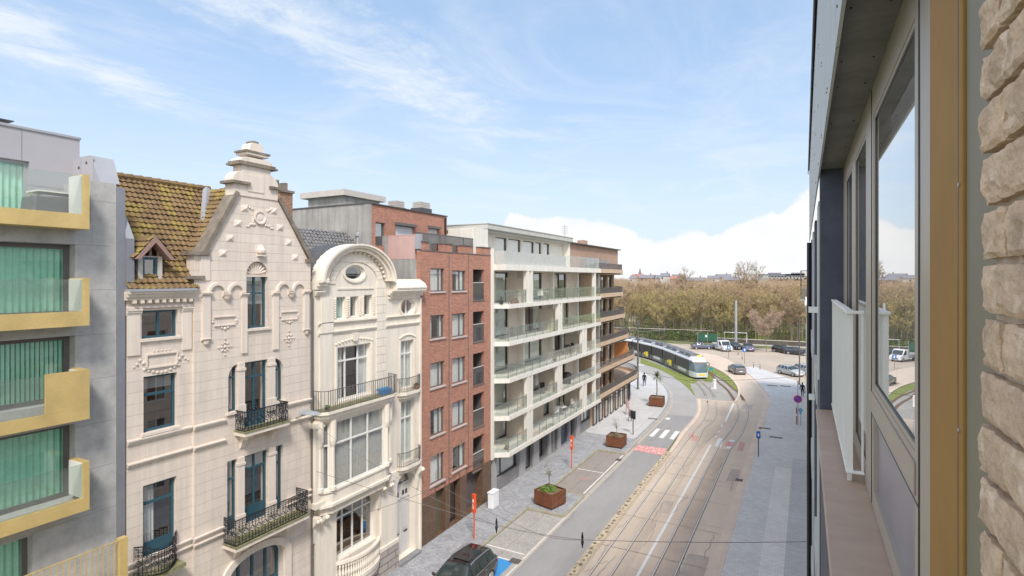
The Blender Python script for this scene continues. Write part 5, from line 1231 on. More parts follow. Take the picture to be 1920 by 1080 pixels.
for px_, lab in ((743,0),(790,1)):
    xx = -23.6; a = Fy(px_, xx); w_ = .45 if lab == 0 else .62; ct = MB().box(xx-.45,xx+.45,a-w_,a+w_,tz+.05,tz+.42+lab*.25).obj('chimney', M['slate'], Bk)
    cs = MB()
    for k in range(4): cs.box(xx-.38,xx+.38,a-w_*.85,a+w_*.85,tz+.44+lab*.25+k*.11,tz+.52+lab*.25+k*.11)
    cs.box(xx-.32,xx+.32,a-w_*.75,a+w_*.75,tz+.42+lab*.25,tz+.86+lab*.25); cs.obj('vent_stack', M['sillw'], ct)
MB().tube([(XT+.05,t1-.25,tz-.1),(XT+.05,t1-.25,zpar)], .07, 8).obj('downpipe', M['iron'], Bk)

# ================================================================== WHITE APARTMENT BUILDING WITH GLASS BALCONIES
XW_ = -20.1; XF = -19.05; XS = -18.05; FW = shifted(XW_); FS = shifted(XS)
w0, w1 = b1_+.01, Fy(1127, XS)
Wh = thing('apartment_building', 'white apartment building with long glass fronted balconies and grey base', 'building', (XF, w0, 0))
zs = [2.80, 5.33, 7.93, 10.5, 13.1]; ztop_ = Fz(928, 506, XS)
lvl = zs+[ztop_]
sl = MB(); ybL = Fy(944, XS)
for i, z in enumerate(zs): sl = MB().prism([(XW_,w0+.36,z),(XF+.15,w0+.36,z),(XS,w0+.95,z),(XS,w1-.002,z),(XW_,w1-.002,z)], [(XW_,w0+.36,z+.30),(XF+.15,w0+.36,z+.30),(XS,w0+.95,z+.30),(XS,w1-.002,z+.30),(XW_,w1-.002,z+.30)]); sl.obj('balcony_slab', M['white'], Wh)
MB().box(XW_, XS, w0+.36, w1, ztop_, ztop_+.42).obj('roof_slab', M['white'], Wh)
MB().box(XW_-2, XF+.12, w0, w0+.35, 2.7, ztop_+1.5).obj('end_wall', M['white'], Wh)
# back wall, its windows
yw = lambda px: Fy(px, XW_)
wpx = {0: [(929,953,'full'),(987,999,None),(1019,1031,'full'),(1043,1060,'full'),(1081,1097,'sides')],
       1: [(929,953,'full'),(973,1016,'full'),(1043,1060,None),(1081,1097,'full')],
       2: [(929,953,'full'),(973,1016,'full'),(1037,1062,'sides'),(1081,1097,'full')],
       3: [(929,953,'full'),(973,1016,'sides'),(1037,1050,None),(1058,1066,None),(1081,1097,'full')],
       4: [(929,953,'full'),(979,989,None),(1001,1016,'full'),(1037,1062,None),(1081,1097,'full')]}
holes = []; sp_ = []
for i in range(5):
    for a, b, c in wpx[i]:
        h = rectp(yw(a), yw(b), zs[i]+.34, lvl[i+1]-.10); holes.append(h); sp_.append((i, h, c))
MB().wall(FW, rectp(w0+.3, w1, 2.8, ztop_), holes, 0, .25).obj('back_wall', M['white2'], Wh)
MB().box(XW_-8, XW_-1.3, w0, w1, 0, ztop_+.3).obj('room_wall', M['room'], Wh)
for i, h, c in sp_:
    w = h[1][0]-h[0][0]; window(Wh, FW, h, 0, .10, 'darkframe', 'glass', (.5,) if w > 2 else (), (), .10, None, c, random.choice(['curtain','curtpale','curtain']))
# slim columns at the balcony edge, tall dividers between flats
for px_ in (975, 1031, 1078, 1117):
    a = yw(px_)-.1; MB().box(XW_+.001, XW_+.42, a-.17, a+.17, 2.9, ztop_).obj('pilaster', M['white'], Wh)
dv = [(0,990,1000),(0,1093,1101),(1,990,1000),(1,1047,1055),(2,1093,1101),(3,1048,1055),(4,989,1000)]
for i, pa, pb_ in dv:
    a0_, a1_ = Fy(pa, XS), Fy(pb_, XS); z0_, z1_ = zs[i]+.30, lvl[i+1]
    m_ = (a0_+a1_)/2; hw__ = (a1_-a0_)*.19; MB().box(XS-.34, XS-.02, a0_, a0_+2*hw__, z0_, z1_).obj('column', M['white'], Wh); MB().box(XS-.34, XS-.02, a1_-2*hw__, a1_, z0_, z1_).obj('column', M['white'], Wh); MB().box(XW_, XS-.36, m_-.03, m_+.03, z0_, z1_-.5).obj('divider_wall', M['white2'], Wh)
for px_ in (1117,):
    a = Fy(px_, XS); MB().box(XS-.35, XS-.03, a-.14, a+.14, 2.9, ztop_).obj('column', M['white'], Wh)
for i in range(5):
    z = zs[i]+.30; cuts = [w0+.95]+[v for (j_, pa, pb_) in dv if j_ == i for v in (Fy(pa,XS), Fy(pb_,XS))]+[w1-.05]
    gp = MB(); rp_ = MB()
    for k in range(0, len(cuts), 2):
        s0, s1 = cuts[k]+.04, cuts[k+1]-.04
        n = max(1, round((s1-s0)/1.35))
        for j_ in range(n): gp.box(XS-.07, XS-.055, s0+(s1-s0)*j_/n+.03, s0+(s1-s0)*(j_+1)/n-.03, z+.08, z+1.02)
        for j_ in range(n+1): a = s0+(s1-s0)*j_/n; rp_.box(XS-.13, XS-.09, a-.02, a+.02, z, z+1.0)
        rp_.box(XS-.14, XS-.08, s0, s1, z+.86, z+.90)
    f_, l_ = seg_frame((XF+.15, w0+.38), (XS-.08, w0+.96)); gp.fb(f_, .05, l_-.05, z+.08, z+1.02, -.01, .0); rp_.fb(f_, 0, l_, z+.86, z+.90, -.07, -.02)
    r_ = rp_.obj('railing', M['steel'], Wh); gp.obj('balustrade_pane', M['rail_glass'], r_)
# roof terrace balustrade and penthouse
zt_ = ztop_+.42
gp = MB(); n = 16; s0, s1 = w0+.45, w1-.05; MID = s0+(s1-s0)*.56
nA = 30
for j_ in range(nA): gp.box(XS-.20, XS-.17, s0+(MID-s0)*j_/nA+.02, s0+(MID-s0)*(j_+1)/nA-.02, zt_+.02, zt_+.92)
gp.box(XW_+.5, XS-.2, s0-.02, s0+.02, zt_+.02, zt_+.92)
gp.obj('ribbed_balustrade', mat('pale_ribbed_screen', (.47,.48,.45), .5, .06, 3), Wh)
gp = MB()
for j_ in range(7): gp.box(XS-.20, XS-.185, MID+(s1-MID)*j_/7+.03, MID+(s1-MID)*(j_+1)/7-.03, zt_+.02, zt_+1.02)
gp.obj('balustrade_pane', M['rail_glass'], Wh)
XPh = -20.6; FPh = shifted(XPh); p0, p1 = Fy(928,XPh)-2.6, Fy(1056,XPh); zp_ = Fz(950, 424, XPh+1)
phh = [rectp(Fy(a,XPh), Fy(b,XPh), zt_+.05, zp_-.75) for a, b in ((929,950),(953,976),(980,1001),(1004,1015),(1020,1030))]
MB().wall(FPh, rectp(p0, p1, ztop_, zp_-.4), phh, 0, .25).box(XPh-6,XPh-.25,p0-.0,p0+.25,ztop_,zp_-.4).box(XPh,XPh+.7,p1-.3,p1,ztop_,zp_-.4).obj('penthouse_wall', M['white'], Wh)
MB().box(XPh-6, XPh-1.2, p0+.3, p1-.1, ztop_, zp_-.5).obj('room_wall', M['room'], Wh)
for h in phh: window(Wh, FPh, h, 0, .08, 'darkframe', 'glass', (), (), .07, None, 'full', 'curtain')
MB().box(XPh-6.5, XPh+1.0, p0-.15, p1+.02, zp_-.4, zp_-.05).box(XPh-6.6, XPh+1.05, p0-.2, p1+.05, zp_-.05, zp_+.0).box(XPh-6.3,XPh+.7,p0,p1-.2,zp_-.6,zp_-.401).obj('penthouse_roof', mat('pale_grey_fascia', (.50,.49,.45), .7, .06, 1.5, streak=.1), Wh)
MB().box(XPh-.9,XPh+1.2,b1_-1.5,w0+.3,ztop_+.2,zp_-.5).obj('awning_box', M['white'], Wh)
for px_, s in ((978,.16),(1035,.14),(1045,.12)):
    xx = -22; a = Fy(px_, xx); c_ = (xx, a, zp_); MB().lathe([(s,0),(s,.2),(s*1.6,.25),(s*1.6,.34),(s*.4,.4)], c_, 10).obj('roof_vent', M['slate'], Wh)
# grey ground floor
XGf = -19.2; FGf = shifted(XGf); gy = lambda px: Fy(px, XGf)
gh = [(929,970,1.0,2.55),(985,998,.15,2.5),(1010,1027,.15,2.5),(1033,1036,.2,2.5),(1040,1044,.2,2.5),(1050,1066,.15,2.55),(1070,1078,.15,2.55),(1090,1116,1.0,2.5)]
gholes = [rectp(gy(a), gy(b), z0_, z1_) for a, b, z0_, z1_ in gh]
MB().wall(FGf, rectp(w0, w1, 0, 2.8), gholes, 0, .6).obj('stone_base', M['greystone'], Wh)
pd = MB()
for pl, pr in ((921,929),(973,983),(999,1009),(1028,1032),(1045,1050),(1080,1086),(1117,1126)): pd.fb(FGf, gy(pl), gy(pr), 0, 2.79, -.01, .10)
pd.obj('base_pier', mat('pale_grey_pier', (.36,.355,.36), .7, .06, 2), Wh)
for k_, h in enumerate(gholes):
    if k_ in (0, 7): window(Wh, FGf, h, 0, .15, 'darkframe', 'glass', (.3,), (), .07, None, 'full', 'curtain')
    elif k_ == 1: window(Wh, FGf, h, 0, .2, 'darkframe', 'glass', (), (), .08, None, None, name='entrance_door')
    elif k_ in (5,): MB().fb(FGf, h[0][0], h[1][0], .12, 2.55, -.25, -.2).obj('garage_door', M['navy'], Wh)
    elif k_ in (6,): MB().fb(FGf, h[0][0], h[1][0], .12, 2.55, -.35, -.3).obj('side_door', M['navy'], Wh)
    else: window(Wh, FGf, h, 0, .5, 'darkframe', 'smoke', (), (), .05, None, None)
# a few things on the balconies
def chair(x, y, z, rot, lab, m='lightframe', grp=None):
    t = thing('balcony_chair', lab, 'chair', (x,y,z), rot, grp, local=True)
    MB().box(-.23,.23,-.23,.23,.42,.46).obj('seat', M[m], t); MB().hexa([(-.23,.21,.46),(.23,.21,.46),(.23,.25,.46),(-.23,.25,.46),(-.23,.28,.9),(.23,.28,.9),(.23,.32,.9),(-.23,.32,.9)]).obj('backrest', M[m], t)
    for sx in (-.2,.2):
        for sy in (-.2,.2): MB().tube([(sx,sy,.42),(sx*1.15,sy*1.15,0)], .018, 5).obj('leg', M['steel'], t)
    return t
def btable(x, y, z, lab, r=.4, m='lightframe'):
    t = thing('balcony_table', lab, 'table', (x,y,z), 0, None, local=True); MB().lathe([(r,.70),(r,.73)], (0,0,0), 16).obj('tabletop', M[m], t); MB().lathe([(.2,0),(.2,.02),(.03,.04),(.03,.7)], (0,0,0), 8).obj('pedestal', M['steel'], t); return t
xm = XS-1.0
def zl(i): return zs[i]+.30
btable(xm, Fy(1071,xm), zl(2), 'round dark balcony table on the middle floor, between two folding chairs', .42, 'black')
chair(xm, Fy(1064,xm), zl(2), 0.4, 'dark chair left of the round table on the middle-floor balcony', 'black'); chair(xm, Fy(1078,xm), zl(2), 2.6, 'dark chair right of the round table on the middle-floor balcony', 'black')
btable(xm, Fy(1052,xm), zl(0), 'white table on the lowest long balcony, beside lounge chairs', .5)
chair(xm, Fy(1043,xm), zl(0), .3, 'pale lounge chair left of the white table on the lowest balcony'); chair(xm-.2, Fy(1061,xm), zl(0), 2.8, 'pale lounge chair right of the white table on the lowest balcony'); chair(xm+.2, Fy(1073,xm), zl(0), 1.2, 'pale chair nearest the divider on the lowest long balcony')
chair(xm, Fy(985,xm), zl(1), .9, 'wicker chair on the small left balcony second from the bottom', 'sillw')
chair(xm, Fy(940,xm)+.3, zl(3), .2, 'folded grey chair at the left end of the upper-middle balcony', 'steel')
potplant(xm+.5, Fy(936,xm+.5)+.3, zl(4), 'dark potted shrub at the left end of the top balcony', 'leaf', .2, 'slate', .3)
t = thing('covered_barbecue', 'barbecue under a black cover on a second floor balcony', 'barbecue', (xm, Fy(1063,xm), zl(1)), 0, None, local=True)
MB().lathe([(.36,0),(.38,.5),(.42,.75),(.36,.95),(.2,1.05),(.02,1.08)], (0,0,0), 12).obj('cover', M['black'], t); MB().tube([(-.3,.3,.8),(-.3,-.3,.8)], .02, 6).obj('handle', M['steel'], t)
t = thing('patio_box', 'terracotta coloured planter on the top left balcony of the white building', 'planter', (XS-.4, Fy(965,XS-.4), zl(4)), 0, None, local=True)
MB().box(-.15,.15,-.4,.4,0,.25).obj('trough', M['oldbrick'], t, bevel=.02); MB().blob((0,0,.3),.25,2,(.5,1.3,.5),.2).obj('plants', M['oldbrick'], t)
bx = thing('utility_box', 'white street cabinet against the grey base by the brick garage door', 'cabinet', (G(925,950,.1)[0], G(925,950,.1)[1], .1)); c_ = OFF[bx.name]
MB().box(c_.x-.20,c_.x+.20,c_.y-.40,c_.y+.40,c_.z,c_.z+1.0).obj('cabinet', M['whitep'], bx, bevel=.02); MB().box(c_.x-.23,c_.x+.23,c_.y-.43,c_.y+.43,c_.z+1.0,c_.z+1.05).obj('lid', M['whitep'], bx); MB().box(c_.x+.20,c_.x+.206,c_.y-.36,c_.y-.01,c_.z+.1,c_.z+.94).box(c_.x+.20,c_.x+.206,c_.y+.01,c_.y+.36,c_.z+.1,c_.z+.94).obj('cabinet_door', M['whitep'], bx)

# ================================================================== TAN APARTMENT BUILDING WITH CURVED BALCONIES
XR_ = -18.7; r0 = w1+.02
Rd = thing('apartment_building', 'tan apartment building with curved balconies at the bend', 'building', (XR_, r0, 0))
zr5 = [2.7, 5.3, 7.95, 10.5, 13.05, 15.65]
def curve(off, y_end):                    # plan of the front: straight, then rounding away to the left
    pts = [(XR_+off, r0)]
    n = 14; yc, R = y_end-6.5, 6.5+off
    if yc > r0: pts.append((XR_+off, yc))
    for i in range(1, n+1):
        a = math.pi/2*.92*i/n; pts.append((XR_-6.5+R*math.cos(a), max(r0, yc)+R*math.sin(a)*1.0))
    return pts
ends = [74.5, 73.2, 71.5, 70, 69.2, 69.0]
yend = 68.5
def wallring(mb, pts, z0_, z1_, th=.2):
    for a, b in zip(pts[:-1], pts[1:]):
        f_, l_ = seg_frame(a, b); mb.fb(f_, -.01, l_+.01, z0_, z1_, -th, 0)
def floorplate(mb, pts, z0_, z1_):
    ring_ = list(pts)+[(XR_-8, pts[-1][1]), (XR_-8, r0)]; mb.prism([(x,y,z0_) for x,y in ring_], [(x,y,z1_) for x,y in ring_])
back = curve(-1.5, yend)
bwall = MB(); wallring(bwall, back, 2.7, 15.6, .25); bwall.obj('back_wall', M['tanwall'], Rd)
for i, z in enumerate(zr5):
    o_ = .0 if i > 1 else (.25 if i == 1 else .3)
    c_ = curve(o_, ends[i]-.8); s_ = MB(); floorplate(s_, c_, z, z+.12); s_ = s_.obj('balcony_slab', M['tanw'], Rd)
    f_ = MB(); wallring(f_, c_, z-.02, z+.55, .14); f_.obj('balcony_front', M['tanw'], s_)
    if i < 6:
        r_ = MB(); wallring(r_, [(x-.06,y) for x,y in c_], z+1.12, z+1.17, .05)
        for a, b in zip(c_[:-1], c_[1:]):
            f2, l2 = seg_frame(a, b); n_ = max(1, round(l2/.16))
            for k in range(n_): r_.fb(f2, l2*k/n_, l2*k/n_+.025, z+.55, z+1.12, -.10, -.07)
        r_.obj('railing', M['taupe'], s_)
        if i in (2, 3, 4, 0): g2 = MB(); wallring(g2, [(x-.12,y) for x,y in c_[:6]], z+.56, z+1.05, .01); g2.obj('balustrade_pane', M['smoke'], s_)
for i in range(5):
    z0_, z1_ = zr5[i]+.15, zr5[i+1]-.25; k = 0
    for a, b in zip(back[:-1], back[1:]):
        f_, l_ = seg_frame(a, b)
        if l_ > 3:
            n_ = int(l_/1.9)
            for j_ in range(n_):
                s_ = (j_+.05)*l_/n_; e_ = s_+l_/n_*.86; mb = window(Rd, f_, rectp(s_, e_, z0_, z1_), .30, .02, 'darkframe', 'glass', (.5,), (), .07, None, 'full' if (j_+i) % 3 else None, 'curtain')
        elif k % 2 == 1: window(Rd, f_, rectp(.04, l_-.04, z0_, z1_), .30, .02, 'darkframe', 'glass', (), (), .06, None, 'full' if k % 4 == 1 else None, 'curtain')
        k += 1
for i in range(5):
    for y__ in (r0+1.2, r0+4.4, r0+7.2, r0+9.4):
        if y__ < yend-2.5: MB().box(XR_-1.4, XR_-1.0, y__-.13, y__+.13, zr5[i]+.12, zr5[i+1]-.02).obj('pier', M['tanw'], Rd)
MB().box(XR_-1.45,XR_-.1,r0+.02,r0+.12,2.8,15.6).obj('side_screen', M['tanw'], Rd)
g0_ = MB(); gc = curve(-.5, 72.5)
wallring(g0_, gc, 0, 2.7, .25); g0_.obj('ground_floor_wall', M['tanw'], Rd)
k = 0
for a, b in zip(gc[:-1], gc[1:]):
    f_, l_ = seg_frame(a, b)
    if l_ > 3:
        n_ = int(l_/1.8)
        for j_ in range(n_): s_ = (j_+.2)*l_/n_; window(Rd, f_, rectp(s_, s_+1.1, .15, 2.45), .24, .02, 'darkframe', 'glass', (), (.8,), .07, None, 'full' if j_ % 2 else None, 'curtain', name='shop_window')
    elif k % 2: window(Rd, f_, rectp(.1, l_-.1, .15, 2.45), .24, .02, 'darkframe', 'glass', (), (), .06, None, None, name='shop_window')
    k += 1
MB().box(XR_-7, XR_-2.0, r0, yend-7, 0, 16).obj('core', M['room'], Rd)
XTp = -21.5; a0_, a1_ = r0+.1, Fy(1145,XTp)+3; zt_ = Fz(1100, 466, XTp)
pw = MB().box(XTp-5, XTp, a0_, a1_, 15.7, zt_+.3).obj('top_floor_wall', M['tanwall'], Rd)
MB().box(XTp-5.2, XTp+.35, a0_-.1, a1_+.2, zt_+.3, zt_+.42).obj('roof', M['roofedge'], Rd)
ts = MB()
for k in range(5): ts.box(XTp+.6, XTp+.62, r0+3+k*1.7, r0+4.6+k*1.7, 15.8, 17.4)
ts.obj('terrace_screen', M['smoke'], Rd)
for px_, w_ in ((1062,.5),(1092,.7)):
    xx = -24; a = Fy(px_, xx); MB().box(xx-.4,xx+.4,a-w_,a+w_,zt_,zt_+1.3).obj('chimney', M['tanwall'], Rd)
t = thing('tv_antenna', 'thin television aerial on the roof of the tan building', 'antenna', (-23, Fy(1059,-23), zt_+.3)); c_ = OFF[t.name]
MB().tube([c_, (c_.x,c_.y,c_.z+2.2)], .03, 5).obj('mast', M['galv'], t)
an = MB()
for k in range(5): an.tube([(c_.x-.35,c_.y,c_.z+1.2+k*.2),(c_.x+.35,c_.y,c_.z+1.2+k*.2)], .02, 4)
an.obj('aerial', M['galv'], t)

def zt5_(i): return zr5[i]+.12
potplant(XR_-.5, r0+2.0, zt5_(3), 'dark leafy shrub on the third balcony of the tan building', 'leaf', .3, 'slate', .7, 160)
potplant(XR_-.5, r0+5.0, zt5_(2), 'green bush in a brown pot on the lower straight balcony of the tan building', 'leafl', .3, 'oldbrick', .5, 150)
potplant(XR_-.6, r0+1.2, zt5_(5), 'small potted shrub on the top terrace of the tan building', 'leaf', .3, 'slate', .6, 140)
t = thing('sun_screen', 'orange-brown fabric screen on the curved balcony of the tan building', 'screen', (XR_-1.0, yend-3.2, zt5_(1)), -.5, None, local=True)
MB().box(-.03,.03,-1.1,1.1,.1,2.0).obj('fabric', mat('orange_brown_fabric', (.42,.17,.05), .8, .1, 3), t); MB().box(-.05,.05,-1.15,1.15,2.0,2.08).obj('top_bar', M['taupe'], t)
chair(xm+.2, Fy(1009,xm), zl(4), .5, 'white chair beside the second door of the top balcony')
btable(xm+.1, Fy(1020,xm), zl(4), 'small white table on the top balcony between two doors', .35)
chair(xm+.1, Fy(1087,xm), zl(4), 2.2, 'steel chair near the right end of the top balcony', 'steel')
potplant(xm+.5, Fy(1108,xm+.5), zl(3), 'green potted plant at the right end of the upper-middle balcony', 'leafl', .2, 'oldbrick', .4)
potplant(xm+.6, Fy(1040,xm+.6), zl(2), 'tall dark plant on the middle balcony left of the round table', 'leaf', .2, 'slate', .8, 120)
chair(xm, Fy(1020,xm), zl(1), 1.0, 'black chair alone on the second balcony beside the divider', 'black')
potplant(xm+.5, Fy(950,xm+.5), zl(0), 'small green pot plant on the lowest left balcony', 'leafl', .18, 'oldbrick', .35)
# ================================================================== THE BUILDING THE PICTURE IS TAKEN FROM (right edge)
Own = thing('apartment_building', 'brick and grey panel apartment building close at the right edge, with window band', 'building', (.3, 2.0, 0))
WX = .33; FO = Frame(WX, 0, math.pi); zsill = 15.2-1.25; zsof = 15.2+1.05
m_frame = mat('taupe_aluminium_frame', (.40,.345,.285), .45, .03, 2, 0, metal=.25)
m_brickh = mat('handmade_pale_brick', (.58,.42,.295), .95, .26, 14, .0032, 210, spots=(24,.55,(.68,.54,.41)), streak=.0)
m_mort = mat('pale_mortar', (.52,.43,.34), .95, .1, 20, .003, 90)
m_goldbr = mat('bronze_gold_cover', (.31,.175,.055), .7, .10, 2, .0001, 300, spec=.15, spots=(5,.74,(.42,.27,.10)))
m_olive = mat('olive_grey_strip', (.20,.175,.12), .6, .06, 5)
m_sill = mat('dusty_brown_sill', (.42,.30,.225), .5, .08, 3, 0, metal=.15, spots=(2.5,.60,(.45,.37,.31)), sc3=(1,3,1))
m_soff = mat('stained_fibre_cement', (.17,.165,.165), .85, .22, 3, .0008, 120, spots=(3.2,.62,(.30,.28,.26)))
m_fin = mat('anthracite_panel', (.055,.065,.095), .6, .2, 4, .0006, 90, spots=(9,.66,(.10,.10,.115)))
m_fasc = mat('light_grey_panel', (.46,.47,.47), .55, .04, 2, 0, grid=(1.18,30,.008,(.20,.20,.20),.02))
m_lav = mat('lilac_grey_glass_panel', (.25,.225,.255), .35, .10, 2.5, 0, spots=(2.0,.6,(.30,.275,.30)))
m_wrail = mat('white_powder_coat', (.74,.74,.70), .45, .03, 4)
# rough hand-formed bricks
bk = MB(); mo = MB(); y0_, y1_, zb_, zt_ = -.3, .868, 14.0, 16.4; pitch = .0644
def brick(ya, yb, za, zb):
    nx, ny = (26, 9) if 14.7 < za < 15.75 and yb > .3 else (8, 4); seed = random.random()*50; vs = []; idx = {}
    tilt = random.uniform(-.002,.002)
    def P(u, v, w):                       # w=0 face, w=1 back
        y = ya+(yb-ya)*u; z = za+(zb-za)*v; ed = min(u*(yb-ya), (1-u)*(yb-ya), v*(zb-za), (1-v)*(zb-za))
        r = .0030*max(0, 1-ed/.005)**2 if w == 0 else 0
        pit = max(0, noise.noise(Vector((y*26+seed*3, z*52, seed)))-.18)*.012+abs(noise.noise(Vector((y*14, (z-y*.5)*90+seed, 7))))*.0022 if w == 0 else 0
        n1 = noise.noise(Vector((y*40+seed, z*45, seed))); n2 = noise.noise(Vector((y*120, z*130+seed, 3)))
        x = .19+r+pit+(tilt*(u-.5)*2)+(n1*.0026+n2*.0018 if w == 0 else .03)
        e1 = noise.noise(Vector((y*55, z*60+seed, 9)))*.0028
        return (x, y+e1, z+noise.noise(Vector((y*38+seed, z*10, 5)))*.0024)
    b = [P(i/nx, j/ny, 0) for j in range(ny+1) for i in range(nx+1)]
    bb = [P(i/nx, j/ny, 1) for j in range(ny+1) for i in range(nx+1)]; N = len(b)
    f = [(j*(nx+1)+i, j*(nx+1)+i+1, (j+1)*(nx+1)+i+1, (j+1)*(nx+1)+i) for j in range(ny) for i in range(nx)]
    e = [i for i in range(nx+1)]+[j*(nx+1)+nx for j in range(1, ny+1)]+[ny*(nx+1)+i for i in range(nx-1, -1, -1)]+[j*(nx+1) for j in range(ny-1, 0, -1)]
    f += [(e[i], e[(i+1)%len(e)], N+e[(i+1)%len(e)], N+e[i]) for i in range(len(e))]
    bk.add(b+bb, f)
z = zb_; row = 0
while z < zt_:
    y = y1_+random.uniform(-.008,.004); first = (.075 if row % 2 else .165)+random.uniform(-.01,.01)
    while y > y0_:
        L_ = first if first else random.uniform(.185,.2); first = None
        brick(y-L_, y, z+random.uniform(-.001,.001), z+.0550+random.uniform(-.0015,.0015)); y -= L_+.008
    z += pitch; row += 1
bk.obj('brickwork', m_brickh, Own)
n_ = 60; vs = []; fs = []
for i in range(31):
    for j in range(121): yy_ = y0_+(y1_-.012-y0_)*i/30; zz_ = zb_+(zt_-zb_)*j/120; vs.append((.2045+.002*noise.noise(Vector((yy_*60, zz_*70, 1))), yy_, zz_))
for i in range(30):
    for j in range(120): k = i*121+j; fs.append((k,k+1,k+122,k+121))
mo.add(vs, fs); mo.obj('mortar', m_mort, Own)
MB().box(.212,.6,-.9,.862,13,17.0).obj('wall_core', m_mort, Own)
MB().box(.241,.5,.8685,1.173,13.6,17).obj('edge_strip', m_olive, Own)
gcv = MB().box(.235,.5,1.175,1.445,13.955,zsof-.002).obj('cover_panel', m_goldbr, Own, bevel=.002)
sc_ = MB()
for k in range(6): sc_.lathe([(.004,0),(.004,-.002),(.002,-.003)], (.2349,1.19,14.1+k*.42), 8, 'x')
sc_.obj('screws', M['steel'], gcv)
fy = lambda px, X=.35: Fy(px, X)
yp0, yp1 = Fy(1722,.34), Fy(1646,.35); zt1 = Fz(1646,215,.35); zb1_ = Fz(1646,727,.35)
zpan = Fz(1641,784,.34)
# frame, panes, lower panel
def oy(y): return -y
yq0, yq1 = Fy(1631,.35), Fy(1609,.35); yr0, yr1 = Fy(1603,.35), Fy(1591,.35)
yfin = 6.1; yr1 = min(yr1, yfin-.08)
P1 = rectp(-yp1, -yp0, zb1_, zt1); P1b = rectp(-yp1, -yp0, zsill+.10, zpan); P2 = rectp(-yq1, -yq0, zsill+.10, zt1); P3 = rectp(-yr1, -yr0, zsill+.10, zt1)
MB().wall(FO, rectp(-yfin, -1.30, zsill+.002, zsof), [P1, P1b, P2, P3], 0, .08).obj('window_frame', m_frame, Own)
for h in (P1, P2, P3):
    w_ = MB().wall(FO, h, [inset(h, .022)], -.004, .012).obj('window', m_frame, Own)
    g_ = MB().wall(FO, inset(h, .014), [], -.012, .01).obj('pane', M['mirror'], w_); MB().wall(FO, inset(h, .020), [inset(h, .028)], -.007, .004).obj('gasket', M['darkframe'], w_)
MB().wall(FO, P1b, [], -.02, .03).obj('spandrel_panel', m_lav, Own)
# thin raised beads round the big pane
MB().wall(FO, rectp(-yp1-.05,-yp0+.02,zpan+.03,zb1_-.03), [], .006, .005).obj('frame_bead', m_frame, Own)
MB().box(1.2,1.3,-1,6.1,13.5,17).box(.5,1.3,6.0,6.1,13.5,17).obj('room_wall', M['curtgrey'], Own)
# sill, soffit, fascia, fin
s_ = MB(); s_.add([(.10,-1,zsill-.02),(.45,-1,zsill+.0),(.45,yfin,zsill+.0),(.10,yfin,zsill-.02),(.10,-1,zsill-.07),(.45,-1,zsill-.07),(.45,yfin,zsill-.07),(.10,yfin,zsill-.07)], [(0,1,2,3),(4,7,6,5),(0,4,5,1),(1,5,6,2),(2,6,7,3),(3,7,4,0)])
s_.obj('window_sill', m_sill, Own, bevel=.004)
s_ = MB(); yj = Fy(1600,.28); s_.box(.135,.5,-1,3.28,zsof,zsof+.04); s_.box(.137,.5,3.288,yfin+.3,zsof+.002,zsof+.04); s_.obj('soffit', m_soff, Own)
sw_ = MB()
for yy_ in (1.3,1.9,2.5,3.1,3.5,4.3,5.1,5.8):
    for xx_ in (.16,.29): sw_.lathe([(.006,0),(.006,-.003),(.003,-.004)], (xx_,yy_,zsof), 8)
sw_.obj('soffit_screws', M['iron'], Own)
f_ = MB().box(.120,.134,-1.5,16.9,zsof-.05,18.12); f_.obj('fascia', m_fasc, Own)
rv = MB()
for k in range(15):
    for zz_ in (zsof+.06,zsof+.62,zsof+1.2,zsof+1.75):
        for dy in (-.04,.04): rv.lathe([(.007,0),(.007,-.003),(.003,-.005)], (.1199,.2+k*1.18+dy,zz_), 6, 'x')
rv.obj('rivets', M['taupe'], Own)
MB().box(.085,.6,-1.5,16.95,18.12,18.17).box(.085,.10,-1.5,16.95,18.02,18.121).obj('roof_edge', M['slate'], Own)
MB().box(.135,.42,yfin,yfin+.22,0,zsof-.001).obj('side_fin', m_fin, Own)
MB().box(.14,6,-1.5,6.1,0,zsill-.075).box(.62,6,yfin+.3,16.9,0,18.1).box(.5,6,-1.5,0,zsill,18.1).obj('building_mass', m_fin, Own)
# the facade carried on beyond the fin: panels between dark window strips
for k in range(4):
    ya = yfin+.22+k*2.62
    MB().box(.16,.6,ya+1.75,ya+2.6,0,zsof-.06).obj('facade_panel', (m_fasc, m_fin)[k % 2], Own)
    for zf_ in (2.9,5.65,8.4,11.15,13.9):
        MB().box(.15,.6,ya+.02,ya+1.74,zf_-.5,zf_).obj('spandrel_panel', m_fasc if k else m_fin, Own)
        wv = MB().box(.26,.28,ya+.02,ya+1.74,zf_,min(zf_+2.24,zsof-.06)).obj('window', M['mirror'], Own); MB().box(.2,.3,ya+.84,ya+.90,zf_,min(zf_+2.24,zsof-.06)).box(.2,.3,ya+.02,ya+.07,zf_,min(zf_+2.24,zsof-.06)).obj('window_bar', m_frame, wv)
MB().box(.05,.2,yfin+2.1,yfin+2.3,14.75,14.82).box(.07,.2,yfin+4.7,yfin+4.9,13.1,13.17).obj('bracket', m_wrail, Own)
MB().tube([(.11,16.6,zsof-.1),(.11,16.6,0)], .05, 8).obj('downpipe', M['iron'], Own)
